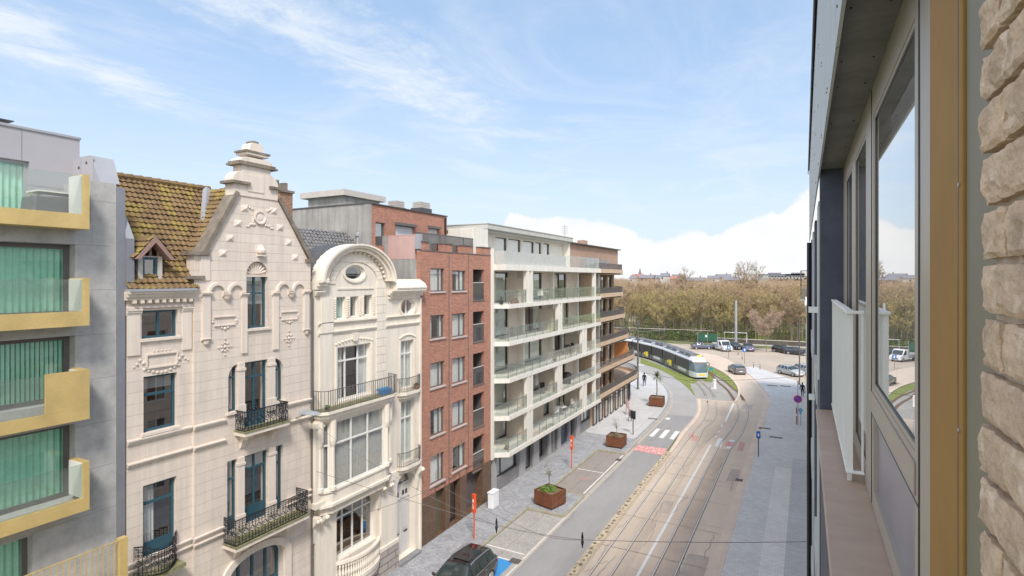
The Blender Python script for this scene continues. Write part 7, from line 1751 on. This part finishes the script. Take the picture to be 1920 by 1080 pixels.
MB().tube([(0,0,0),(0,0,1.6)], .035, 8).obj('post', M['galv'], t); MB().lathe([(.20,0),(.20,-.02)], (0,-.05,1.6), 22, 'y').obj('sign_face', mat('light_blue_sign', (.03,.30,.60), .4, .03, 4), t); MB().box(-.10,.10,-.078,-.072,1.57,1.63).obj('white_mark', M['whitep'], t); MB().box(-.12,.12,-.07,-.05,1.2,1.38).obj('sub_plate', mat('light_blue_plate', (.10,.45,.65), .4, .03, 4), t)
x, y = G(1496, 797, .06); t = thing('bollard', 'slim red and white bollard standing under the no parking sign', 'bollard', (x-.12,y+.2,.06), 0, None, local=True)
b = MB().lathe([(.06,0),(.06,1.75),(.03,1.8)], (0,0,0), 10).obj('post', mat('faded_red_post', (.45,.13,.09), .6, .1, 4), t); MB().lathe([(.063,.9),(.063,1.1)], (0,0,0), 10).obj('white_band', M['whitep'], t)
def pole(px, py, ztop, lab, r=.10, name='lamp_post', cat='lamp post', m='galv', head=None, z0=0, loc=None):
    x, y = loc or G(px, py, z0); t = thing(name, lab, cat, (x,y,z0), 0, None, local=True)
    MB().lathe([(r*1.6,0),(r*1.6,.25),(r,.35),(r*.8,ztop)], (0,0,0), 12).obj('post', M[m], t)
    if head == 'lamp': MB().tube([(0,0,ztop-.1),(-.7,0,ztop+.1)], .04, 6).obj('arm', M[m], t); MB().box(-1.4,-.65,-.14,.14,ztop+.03,ztop+.14).obj('lamp_head', M['taupe'], t, bevel=.03)
    if head == 'box': MB().box(-.25,.25,-.2,.2,ztop-.6,ztop-.1).obj('junction_box', M[m], t); MB().tube([(0,0,ztop-1.5),(3.2,1.2,ztop-1.2)], .04, 6).obj('arm', M[m], t); MB().box(-.02,.8,-.1,.1,ztop*.36,ztop*.36+.1).obj('lamp_head', M['whitep'], t)
    if head == 'cross': MB().box(-.35,.35,-.04,.04,ztop-.5,ztop-.42).box(-.35,-.2,-.1,.1,ztop-.5,ztop-.2).box(.2,.35,-.1,.1,ztop-.5,ztop-.2).obj('lamp_head', M['taupe'], t)
    return t
pole(1380, 648, 10.2, 'thick plain silver mast standing in front of the wood', .30, 'mast', 'mast', 'galv')
pole(1196, 731, 9.4, 'tall grey tram wire pole at the bend beside the tan building', .13, 'catenary_pole', 'pole', 'taupe', 'box')
pole(1499, 722, 9.1, 'tall dark lamp post beside the walker at the right pavement', .09, 'lamp_post', 'lamp post', 'taupe', 'cross')
for px, py, zt__, lab in ((1396,683,2.9,'blue sign on a thin post in front of the parked purple-grey car'),(1366.5,672,2.4,'short blue sign on a post in front of the white van')):
    x, y = G(px, py); t = thing('sign_post', lab, 'sign', (x,y,0), 0, None, local=True); MB().tube([(0,0,0),(0,0,zt__)], .04, 6).obj('post', M['taupe'], t); MB().box(-.32,.32,-.05,-.02,zt__-.7,zt__).obj('sign_face', M['blue'], t); MB().box(-.10,.12,-.056,-.051,zt__-.55,zt__-.15).obj('white_mark', M['whitep'], t)
x, y = G(1333, 699); t = thing('island_sign', 'small square turquoise sign on the grass of the tram island', 'sign', (x,y,0), 0, None, local=True); MB().tube([(-.2,0,0),(-.2,0,.5)], .03, 6).tube([(.2,0,0),(.2,0,.5)], .03, 6).obj('legs', M['taupe'], t); MB().box(-.32,.32,-.03,.03,.4,.85).obj('sign_face', mat('turquoise_sign', (.03,.33,.45), .4, .05, 4), t)
x, y = G(1340, 729); t = thing('marker_post', 'white cylindrical marker with red specks on the grey island', 'marker', (x,y,0), 0, None, local=True); MB().lathe([(.22,0),(.22,1.25),(.1,1.35)], (0,0,0), 14).obj('post', M['whitep'], t)
mk = MB()
for k in range(8): a = k*1.9; mk.fb(Frame(.222*math.cos(a),.222*math.sin(a),a), -.04, .04, .25+.12*k, .32+.12*k, -.01, .004)
mk.obj('red_marks', M['red'], t); MB().box(-.45,-.15,-.2,.2,0,.12).obj('foot', M['whitep'], t)
for px, py in ((1413,690),(1425,693),(1384,666),(1391.5,674)):
    x, y = G(px, py); t = thing('bollard', {1413:'thin dark bollard nearest the driving grey car',1425:'dark bollard between the grey car and the silver parked car',1384:'small post right of the short blue sign',1391.5:'low dark post just left of the tall blue sign'}[px], 'bollard', (x,y,0), 0, None, local=True)
    MB().lathe([(.07,0),(.06,.85),(.08,.9),(.04,1.0)], (0,0,0), 10).obj('post', M['taupe'], t); MB().lathe([(.072,.7),(.072,.8)], (0,0,0), 10).obj('band', M['whitep'], t)
# wall lamp and wires
xl, zl_ = -18.0, Fz(583, 777, -18.0); yl = Fy(583, -18.0); t = thing('street_lamp', 'grey flat street lamp on a bracket between the beige and cream houses', 'lamp', (-18.9, yl, zl_))
MB().tube([(-18.9,yl,zl_-.25),(-18.5,yl,zl_-.1),(-18.2,yl,zl_)], .04, 6).obj('arm', M['galv'], t); MB().hexa([(-18.5,yl-.24,zl_),(-17.6,yl-.22,zl_+.03),(-17.6,yl+.22,zl_+.03),(-18.5,yl+.24,zl_),(-18.45,yl-.15,zl_+.14),(-17.75,yl-.13,zl_+.12),(-17.75,yl+.13,zl_+.12),(-18.45,yl+.15,zl_+.14)]).obj('lamp_head', M['galv'], t, bevel=.02)
def wire(name, pts, r, lab, sag=.15, fittings=()):
    t = thing(name, lab, 'cable', pts[0]); out = []
    for a, b in zip(pts[:-1], pts[1:]):
        a, b = Vector(a), Vector(b)
        for k in range(9): u = k/8; p = a.lerp(b, u); p.z -= sag*4*u*(1-u); out.append(p)
    MB().tube(out, r, 4).obj('cable', M['taupe'] if r < .012 else M['iron'], t)
    for u in fittings:
        i = int(u*(len(out)-1)); p = out[i]; MB().lathe([(.012,-.28),(.03,-.18),(.055,-.06),(.025,.0),(.045,.08),(.015,.25)], p, 8).obj('insulator', M['iron'], t)
A1 = (-18.8, Fy(587,-18.8), Fz(587,793,-18.8)); A2 = (-18.8, Fy(588,-18.8), Fz(588,882,-18.8)); A3 = (-18.8, Fy(670,-18.8), Fz(670,966,-18.8))
zs_ = 6.6
def atz(px, py, z): x, y = G(px, py, z); return (x, y, z)
N1, N2, R1_ = atz(931, 985, zs_), atz(1092, 1012, zs_), (.15, G(1520,1016,7.0)[1], 7.0)
wire('span_wire', [A2, N1, N2, R1_], .010, 'dark span cable crossing low over the whole street', .05, (.35,.68))
wire('span_wire', [A1, atz(760,905,6.6), N1], .008, 'thin upper cable running down from the grey facade lamp', .1)
wire('span_wire', [A3, atz(825,910,6.0), atz(1005,1000,5.9), N2], .008, 'thin lower cable from the cream house to the hanging fittings', .08)
cw = [(-9.2,-2,5.75),(-9.2,16.7,5.75)]+[(x,y,5.75) for x,y in track1[1:]]
t = thing('contact_wire', 'overhead tram wire following the near track', 'cable', cw[0]); MB().tube(cw, .006, 4).obj('cable', M['taupe'], t)
t = thing('contact_wire', 'overhead tram wire following the far right track', 'cable', (-6.35,-2,5.75)); MB().tube([(-6.35,-2,5.75),(-6.35,50,5.75),(-6.6,60,5.75),(-8.5,74,5.75),(-14,88,5.75)], .006, 4).obj('cable', M['taupe'], t)

# ================================================================== PEOPLE
def person(lab, x, y, rot, hgt, top, legs, hair, z=.1, bag=None, stride=.22, skin=(.45,.27,.19), coat=False):
    t = thing('person', lab, 'person', (x,y,z), rot, None, local=True); k = hgt/1.75
    J = {'pel':((0,0,.93),.13),'wst':((0,.0,1.10),.125),'chs':((0,.02,1.32),.155),'nk':((0,.03,1.48),.065),'hd0':((0,.045,1.56),.075),'hd1':((0,.05,1.66),.098),'hd2':((0,.045,1.73),.062)}
    E = [('pel','wst'),('wst','chs'),('chs','nk'),('nk','hd0'),('hd0','hd1'),('hd1','hd2')]
    for s, n in ((1,'r'),(-1,'l')):
        st = stride*s
        J.update({n+'hip':((s*.10,0,.86),.105),n+'kne':((s*.11,st*.55+.03,.48),.068),n+'ank':((s*.11,st*1.0-.03,.09),.045),n+'toe':((s*.12,st+.13,.04),.04),
                  n+'sho':((s*.19,.01,1.41),.075),n+'elb':((s*.25,-st*.35-.02,1.12),.052),n+'wri':((s*.25,-st*.7+.08,.90),.034),n+'hnd':((s*.25,-st*.8+.10,.82),.034)})
        E += [('pel',n+'hip'),(n+'hip',n+'kne'),(n+'kne',n+'ank'),(n+'ank',n+'toe'),('chs',n+'sho'),(n+'sho',n+'elb'),(n+'elb',n+'wri'),(n+'wri',n+'hnd')]
    names = list(J); bm = bmesh.new(); lay = bm.verts.layers.skin.verify(); vm = {}
    for n in names:
        v = bm.verts.new([c*k for c in J[n][0]]); r = J[n][1]*k*(1.25 if coat and n in ('pel','wst','rhip','lhip') else 1); v[lay].radius = (r, r*.85 if n in ('chs','wst','pel') else r); vm[n] = v
    vm['pel'][lay].use_root = True
    for a, b in E: bm.edges.new((vm[a], vm[b]))
    me = bpy.data.meshes.new('tmp'); bm.to_mesh(me); bm.free(); o = bpy.data.objects.new('tmp', me); C.objects.link(o)
    o.modifiers.new('s', 'SKIN').use_smooth_shade = True; m2 = o.modifiers.new('u', 'SUBSURF'); m2.levels = 2; m2.render_levels = 2
    dg = bpy.context.evaluated_depsgraph_get(); ev = o.evaluated_get(dg); nm = bpy.data.meshes.new_from_object(ev); bpy.data.objects.remove(o)
    mb = MB(); mb.add([tuple(v.co) for v in nm.vertices], [tuple(p.vertices) for p in nm.polygons])
    for i, f in enumerate(mb.f):
        c = sum((Vector(mb.v[q]) for q in f), Vector())/len(f)/k
        hand = abs(c.x) > .19 and c.z < .90
        mb.m[i] = 0 if (c.z > 1.50 or hand) else (1 if c.z > (.62 if coat else .90) else (3 if c.z < .10 else 2))
    for s in (1,-1):                      # fingers, slightly curled
        w = Vector((s*.25*k, (-stride*s*.8+.10)*k, .80*k))
        for q_, (dx, dy, l) in enumerate(((-.0,-.026,.060),(0,-.009,.072),(0,.009,.070),(0,.025,.058),(-s*.02,.035,.045))):
            a = w+Vector((dx,dy,0))*k; mb.k = 0; mb.tube([a+Vector((0,0,.03)), a+Vector((-s*.004,dy*.2,-l*.5*k)), a+Vector((-s*.018,dy*.2,-l*k))], .0095*k, 5, .006*k)
    msk = mat('skin', skin, .6, .05, 5); mt_ = mat('coat_fabric', top, .9, .12, 6); ml = mat('trouser_fabric', legs, .9, .1, 6)
    mb.obj('body', [msk, mt_, ml, M['rubber']], t, smooth=True)
    hd = MB(); hd.blob((0,.03*k,1.675*k), .112*k, 2, (.92,1.02,1.05)); hv = [(i,v) for i,v in enumerate(hd.v)]
    keep = [f for f in hd.f if not any(hd.v[q][1] > .085*k and hd.v[q][2] < 1.72*k for q in f)]; hd.f = keep; hd.m = [0]*len(keep); hd.obj('hair', mat('hair', hair, .8, .2, 20), t, smooth=True)
    fc = MB(); fc.blob((0,.155*k,1.645*k), .016*k, 1, (.8,1,1.4)); fc.obj('nose', msk, t)
    ey = MB()
    for s in (-1,1): ey.blob((s*.034*k,.138*k,1.672*k), .011*k, 1)
    ey.obj('eyes', M['black'], t); MB().blob((0,.142*k,1.607*k), .018*k, 1, (1.3,.4,.35)).obj('mouth', M['red'], t)
    for s in (-1,1): MB().blob((s*.10*k,.045*k,1.65*k), .026*k, 1, (.4,.8,1.2)).obj('ear', msk, t)
    cl_ = MB(); cl_.lathe([(.085*k,1.44*k),(.095*k,1.50*k),(.08*k,1.51*k)], (0,.03*k,0), 14); cl_.obj('collar', mt_, t)
    return t
x, y = G(1208, 724, .1); person('person in a black jacket and dark trousers walking away on the left pavement', x, y, .15, 1.85, (.02,.02,.025), (.05,.06,.09), (.03,.025,.02), .106)
x, y = G(1177, 777, .1); person('person in a pale pink patterned coat walking near the tan building', x, y, 2.8, 1.75, (.50,.36,.36), (.42,.34,.33), (.10,.06,.04), .106, coat=True)
x, y = G(1183, 790, .1); person('child in a dark pink jacket just in front of the person in the pink coat', x-.1, y, 2.9, 1.25, (.30,.16,.16), (.10,.09,.10), (.05,.04,.03), .106)
x, y = G(1507, 744, .06); pw = person('person in black carrying a red bag beside the right-hand house fronts', x-.15, y, .1, 1.8, (.02,.018,.02), (.04,.04,.045), (.03,.02,.02), .064)
t = thing('shopping_bag', 'small dark red bag held by the person in black on the right', 'bag', (x+.14, y+.22, .064), 0, None, local=True); MB().hexa([(-.06,-.13,.42),(.06,-.13,.42),(.06,.13,.42),(-.06,.13,.42),(-.04,-.15,.72),(.04,-.15,.72),(.04,.15,.72),(-.04,.15,.72)]).obj('bag_body', mat('dark_red_fabric', (.25,.05,.04), .8, .1, 5), t); MB().tube([(0,-.08,.7),(0,-.05,.82),(0,.05,.82),(0,.08,.7)], .008, 5).obj('handle', M['black'], t)

wire('span_wire', [(-19.6,74.3,7.4), (-9.3,71.5,6.3), (.1,69,7.2)], .014, 'thin span cable from the grey pole at the bend to the right-hand houses', .15)
wire('span_wire', [(-18.9,50,7.6), (-9.2,50,6.2), (.1,50,7.4)], .012, 'thin span cable above the tracks just before the crossing marks', .15)
# ================================================================== FENCE, WOOD AND FAR TOWN
fp = [G(1150,627), G(1183,634), G(1240,641), G(1300,645), G(1365,648), G(1440,652), G(1530,657)]
fp = [(-60,132.5),(-37,136.0),(-28,137.0),(-19,137.2),(-10,137.4),(3,137.6),(20,137.8)]
wl = thing('boundary_wall', 'long low dark wall with a pale coping behind the parked cars', 'wall', (-20,137,0)); o_ = OFF[wl.name]
w = MB(); ribbon(w, fp[3:], .35, 1.1, -.1); w.obj('wall', mat('dark_stained_wall', (.12,.105,.085), .9, .25, .8, .004, 10, streak=.3), wl)
w = MB(); ribbon(w, fp[3:], .5, 1.22, 1.1); w.obj('coping', M['sillw'], wl)
w = MB(); ribbon(w, [(x,y-1.3) for x,y in fp[3:]], .3, .25, -.1); w.obj('foot_kerb', M['sillw'], wl)
fn = thing('mesh_fence', 'tall dark fence overgrown with ivy and a pale top rail left of the van', 'fence', (-40,136,0))
w = MB(); fz_ = fp[:4]
for a, b in zip(fz_[:-1], fz_[1:]):
    f_, l_ = seg_frame(a, b); n_ = int(l_/.5)
    for k in range(n_): w.fb(f_, k*l_/n_, k*l_/n_+.04, 0, 2.6, -.02, .02)
w.obj('fence_bars', M['galv'], fn)
w = MB()
for a, b in zip(fz_[:-1], fz_[1:]): w.tube([(a[0],a[1],2.75),(b[0],b[1],2.75)], .07, 6)
w.obj('top_rail', M['sillw'], fn)
iv = MB()
for a, b in zip(fz_[:-1], fz_[1:]):
    f_, l_ = seg_frame(a, b)
    for k in range(int(l_*230)):
        s = random.uniform(0,l_); z = random.uniform(.1,2.5+.3*math.sin(s*.9)); leafbit(iv, Vector(f_.p(s, z, random.uniform(-.05,.35))), random.uniform(.06,.16), .6)
iv.obj('ivy', mat('dark_ivy', (.06,.075,.03), .8, .5, 1.2, spots=(.8,.55,(.16,.15,.11))), fn, smooth='keep')
gn = thing('green_windscreen', 'green mesh screen panel fixed to the fence near the van', 'screen', (-20,136.4,0)); MB().box(-22.4,-18.0,136.3,136.36,.4,2.1).obj('panel', mat('green_mesh', (.03,.11,.07), .8, .3, 2), gn); MB().box(-20.7,-20.3,136.28,136.3,1.3,1.8).obj('white_notice', M['whitep'], gn)
for x_ in (-22.4,-20.2,-18.0): MB().box(x_-.04,x_+.04,136.24,136.3,0,2.5).obj('post', M['galv'], gn)
go = thing('goal_frame', 'white pipe frame standing behind the van by the fence', 'frame', (-15,136,0)); MB().tube([(-16.4,136,0),(-16.4,136,2.7),(-11.6,136,2.7),(-11.6,136,0)], .08, 6).obj('frame', M['whitep'], go)
# path through the wood
struct('woodland_floor', sheet(MB(), [(-160,138.5),(70,138.5),(90,460),(-200,460)], .02), mat('woodland_floor', (.17,.16,.06), .95, .35, .25, .02, 6, spots=(.12,.5,(.23,.18,.11))))
pth = MB(); ribbon(pth, [(-38.5,139),(-41,148),(-44.5,160),(-52,185),(-60,215)], 2.4, .05); ribbon(pth, [(-50,176),(-30,172),(-10,175),(20,182)], 3.0, .05); struct('wood_path', pth, mat('sandy_path', (.46,.37,.27), .95, .1, .5))
struct('lawn', sheet(MB(), [(-5,300),(12,190),(60,190),(60,420),(-30,420)], .06), mat('pale_lawn', (.24,.29,.10), .95, .15, .05))
# green understorey
us = MB()
for _ in range(26000):
    y = 139+random.random()**1.8*90; x = random.uniform(-.32*y-4, 8); n_ = noise.noise(Vector((x*.12, y*.10, 0)))
    if n_ < -.05+((y-139)/260): continue
    leafbit(us, Vector((x, y, random.random()**1.5*(1.6+1.2*n_))), random.uniform(.12,.30), .6)
tag(us.obj('undergrowth', mat('undergrowth_leaves', (.16,.22,.05), .9, .5, .25, spots=(.3,.55,(.22,.25,.08))), smooth='keep'), 'green undergrowth of shrubs and brambles beneath the bare trees', None, None, 'stuff')
def btree(seed, H_, wide, ntw, mt, name='bare_tree', low=.3, dens=1.0):
    rnd = random.Random(seed); tr_ = MB(); cr = MB()
    lean = Vector((rnd.uniform(-.05,.05)*H_, rnd.uniform(-.05,.05)*H_, 0)); topz = H_*.8
    tr_.tube([(0,0,0), lean*.4+Vector((0,0,H_*.35)), lean+Vector((0,0,topz))], .013*H_, 6, .004*H_)
    tips = []
    for k in range(int(20*dens)):
        z0_ = H_*rnd.uniform(low,.78); s = lean*(z0_/topz)+Vector((0,0,z0_)); a = rnd.uniform(0,6.28); out = wide*rnd.uniform(.45,1)*math.sin(math.pi*min(1,max(.18,1.12-z0_/H_)))
        e = s+Vector((out*math.cos(a), out*math.sin(a), H_*rnd.uniform(.12,.30))); m = s.lerp(e,.5)+Vector((rnd.uniform(-.3,.3),rnd.uniform(-.3,.3),rnd.uniform(-.1,.3))); tr_.tube([s,m,e], .0045*H_, 4, .0014*H_); tips.append((m,e))
        for j in range(4):
            s2 = m.lerp(e, rnd.random()); d = Vector((rnd.uniform(-1,1),rnd.uniform(-1,1),rnd.uniform(.2,1.4))).normalized()*wide*rnd.uniform(.25,.5); tr_.tube([s2, s2+d], .0020*H_, 3, .0008*H_); tips.append((s2,s2+d))
    for _ in range(ntw):
        a, b = rnd.choice(tips); s = a.lerp(b, rnd.uniform(.1,1)); d = Vector((rnd.uniform(-1,1),rnd.uniform(-1,1),rnd.uniform(-.1,1.3))).normalized()*rnd.uniform(.35,1.1)*wide*.22
        w = d.cross(Vector((rnd.uniform(-1,1),rnd.uniform(-1,1),rnd.uniform(-1,1)))).normalized()*.020; cr.add([s-w, s+w, s+d], [(0,1,2)])
    return tr_, cr
def tree(x, y, z, seed, H_, wide, ntw, mt, lab, grp=None, low=.3, dens=1.0, name='bare_tree'):
    t = thing(name, lab, 'tree', (x,y,z), 0, grp, local=True); a, b = btree(seed, H_, wide, ntw, mt, low=low, dens=dens); a.obj('trunk', M['bark'], t); b.obj('crown', mt if not isinstance(mt, str) else M[mt], t, smooth='keep'); return t
m_olive2 = mat('olive_green_twigs', (.43,.355,.15), .95, .2, .3); m_pinkt = mat('pinkish_twigs', (.44,.32,.24), .95, .2, .5)
protos = [tree(-30,146,0,11,9.5,3.0,2600,m_olive2,'bare tree with a haze of olive-brown twigs in the wood','trees of the bare wood'), tree(-22,150,0,12,10.5,3.2,2600,'twig','bare tree with a haze of olive-brown twigs in the wood','trees of the bare wood'),
          tree(-14,147,0,13,9.0,2.9,2400,m_olive2,'bare tree with a haze of olive-brown twigs in the wood','trees of the bare wood'), tree(-6,152,0,14,11.0,3.4,2800,'twig2','bare tree with a haze of olive-brown twigs in the wood','trees of the bare wood'), tree(-36,155,0,15,10,3.0,2400,'twig','bare tree with a haze of olive-brown twigs in the wood','trees of the bare wood')]
rnd = random.Random(5); cnt = 0; y = 142.0; spots_ = []
while y < 330 and cnt < 288:
    step = 3.6+(y-142)*.030; x = -.325*y-3
    while x < .01*y+3 and cnt < 288:
        xx, yy = x+rnd.uniform(-1.2,1.2)*step*.4, y+rnd.uniform(-1,1)*step*.4
        on_path = abs(xx-(-38.5-(yy-139)*.3)) < 2.0 and yy < 165
        if not on_path:
            p = protos[rnd.randrange(5)] if yy < 200 else protos[rnd.choice((1,3,4,3,1))]; s = rnd.uniform(.78,1.22)*(1+(yy-142)*.0010)
            dup(p, (xx,yy,0), rnd.uniform(0,6.28), scale=(s*(1+(yy-142)*.003),)*2+(s,)); cnt += 1
        x += step
    y += step*.9
# beyond the three hundred nearest trees the wood reads as one mass
fw = MB()
for _ in range(1500):
    yy = 322+random.random()**1.3*340; xx = random.uniform(-.36*yy, .03*yy-4); far_ = yy > 470
    tp = random.uniform(10.5,14.5) if not far_ else random.uniform(12.5,17.5)+2.5*max(0,noise.noise(Vector((xx*.02,yy*.01,4)))); rad = random.uniform(2.2,4.2)
    for k in range(46):
        a = random.uniform(0,6.28); rr2 = rad*math.sqrt(random.random()); cx, cy = xx+rr2*math.cos(a), yy+rr2*math.sin(a)
        zt2 = tp-2.6*(rr2/rad)**2-random.random()**2*5; d = Vector((math.cos(a)*.7*random.random(),0,random.uniform(.4,1.2))).normalized()*random.uniform(.8,1.9); w = Vector((random.uniform(.05,.11),0,0)); s = Vector((cx,cy,zt2-d.z)); fw.add([s-w,s+w,s+d], [(0,1,2)])
    if random.random() < .5: fw.add([(xx-.15,yy,0),(xx+.15,yy,0),(xx,yy,tp-1)], [(0,1,2)])
tag(fw.obj('far_wood', mat('far_brown_twigs', (.41,.30,.21), .95, .28, .06, spots=(.03,.52,(.38,.27,.20))), smooth='keep'), 'far bare wood spreading to the horizon as one brown mass', None, None, 'stuff')
tree(*G(1437,659), 0, 21, 8.2, 4.4, 5200, m_pinkt, 'lone pinkish bare tree with a wide crown beside the parked cars', None, .22, 1.5)
for px, yy, H_, lab, s in ((1290,300,19.5,'tall twiggy tree rising above the wood left of the silver mast',31),(1404,260,21.5,'tallest spreading bare tree above the wood right of the mast',32),(1418,285,19.5,'tall bare tree just right of the tallest one above the wood',33),(1276,330,17.5,'broad treetop above the wood beside the far roofs',34),(1388,250,19.0,'bare forked tree reaching above the wood left of the tallest tree',35)):
    r = ray(px); d = yy/r[1]; tree(d*r[0], yy, 0, s, H_, H_*.24, 5200, 'twig2', lab, None, .35, 1.4)
# far town on the horizon
def house(px, yy, w_, h_, rf, wallm, roofm, lab, tower=False, cat='house'):
    r = ray(px); d = yy/r[1]; x = d*r[0]; t = thing('church' if tower else 'far_house', lab, cat, (x,yy,0), 0, None, local=True)
    MB().box(-w_/2,w_/2,-4,4,0,h_).obj('wall', wallm, t)
    MB().prism([(-w_/2-.4,-4.5,h_),(-w_/2-.4,4.5,h_),(-w_/2-.4,0,h_+rf)], [(w_/2+.4,-4.5,h_),(w_/2+.4,4.5,h_),(w_/2+.4,0,h_+rf)]).obj('roof', roofm, t)
    for k in range(max(1,int(w_/4))): MB().box(-w_/2+1.2+k*4,-w_/2+2.6+k*4,-4.05,-4.0,h_-2.6,h_-1.0).obj('window', M['dark'], t)
    MB().box(w_*.2,w_*.2+1,-.5,.5,h_+rf*.5,h_+rf+1.4).obj('chimney', M['oldbrick'], t)
    if tower: MB().box(-1.6,1.6,-1.6,1.6,h_,h_+4).obj('tower', wallm, t); MB().lathe([(2.2,h_+4),(.1,h_+12)], (0,0,0), 8).obj('spire', roofm, t)
hw_, hr_, hb_, hrr = mat('far_pale_wall', (.55,.52,.50), .9, .05, .1), mat('far_slate_roof', (.20,.20,.23), .9, .1, .1), mat('far_brick_wall', (.36,.24,.20), .9, .08, .1), mat('far_tile_roof', (.38,.18,.14), .9, .08, .1)
rnd = random.Random(8); i = 0; adj = ['narrow','broad','low','tall','plain','squat','long','short','stepped','end']
for px, w_, h_, rf, a, b, lab in ((1189,9,15,3,hw_,hr_,'far pale house touching the edge of the tan building'),(1196,12,14.5,4,hb_,hrr,'far brick house with a bright red roof at the left of the horizon'),(1204,10,15.5,3,hw_,hrr,'far pale house with red roof beside the church spire'),(1214,14,15,3,hb_,hr_,'far brick house with a slate roof right of the spire'),(1224,12,16,3,hw_,hr_,'far pale house in the middle of the horizon roofs, slate topped'),(1235,14,15.5,3.5,hb_,hr_,'far wide brick house among the horizon roofs'),(1247,12,16,3,hw_,hr_,'far pale house before the second gap of the horizon roofs'),(1258,13,15,3.5,hb_,hrr,'far brick house with red roof left of the broad treetop'),(1270,14,16,3,hw_,hr_,'far pale house partly behind the broad treetop'),(1305,16,14.5,3,hb_,hr_,'far low roof right of the tall treetop'),(1338,18,15,3,hw_,hr_,'far pale building at the middle of the horizon'),(1356,16,15.5,3,hw_,hr_,'far grey building between the mast and the tall tree'),(1372,16,14.5,3,hb_,hr_,'far brown roof just left of the tallest bare tree')):
    house(px, 520+(i%3)*45, w_*(.75,1.0,.6,.9)[i%4], h_+(0,1.2,-.8,.6,-1.4)[i%5], rf, a, b, lab); i += 1
house(1200, 600, 10, 15, 3, hb_, hr_, 'far church with a thin pointed spire on the left horizon', True, 'church')
for px, w_, h_, lab in ((1452,30,19,'far flat grey block on the right horizon'),(1478,34,17.5,'far long low grey block on the right horizon'),(1490,16,19,'far grey block with a domed top near the right edge'),(1505,20,19,'far grey building at the right end of the horizon')):
    r = ray(px); yy = 620; x = yy/r[1]*r[0]; t = thing('far_building', lab, 'building', (x,yy,0), 0, None, local=True); MB().box(-w_/2,w_/2,-6,6,0,h_).obj('wall', mat('far_grey_wall', (.33,.35,.38), .9, .05, .1), t)
    mb = MB(); [mb.box(-w_/2+2+k*3,-w_/2+3.6+k*3,-6.05,-6,h_-3,h_-1.4) for k in range(int(w_/3)-1)]; mb.obj('windows', M['curtgrey'], t); MB().box(-w_/2-.5,w_/2+.5,-6.5,6.5,h_,h_+.6).box(-w_/5,w_/5,-3,3,h_+.6,h_+2).obj('roof', hr_, t)
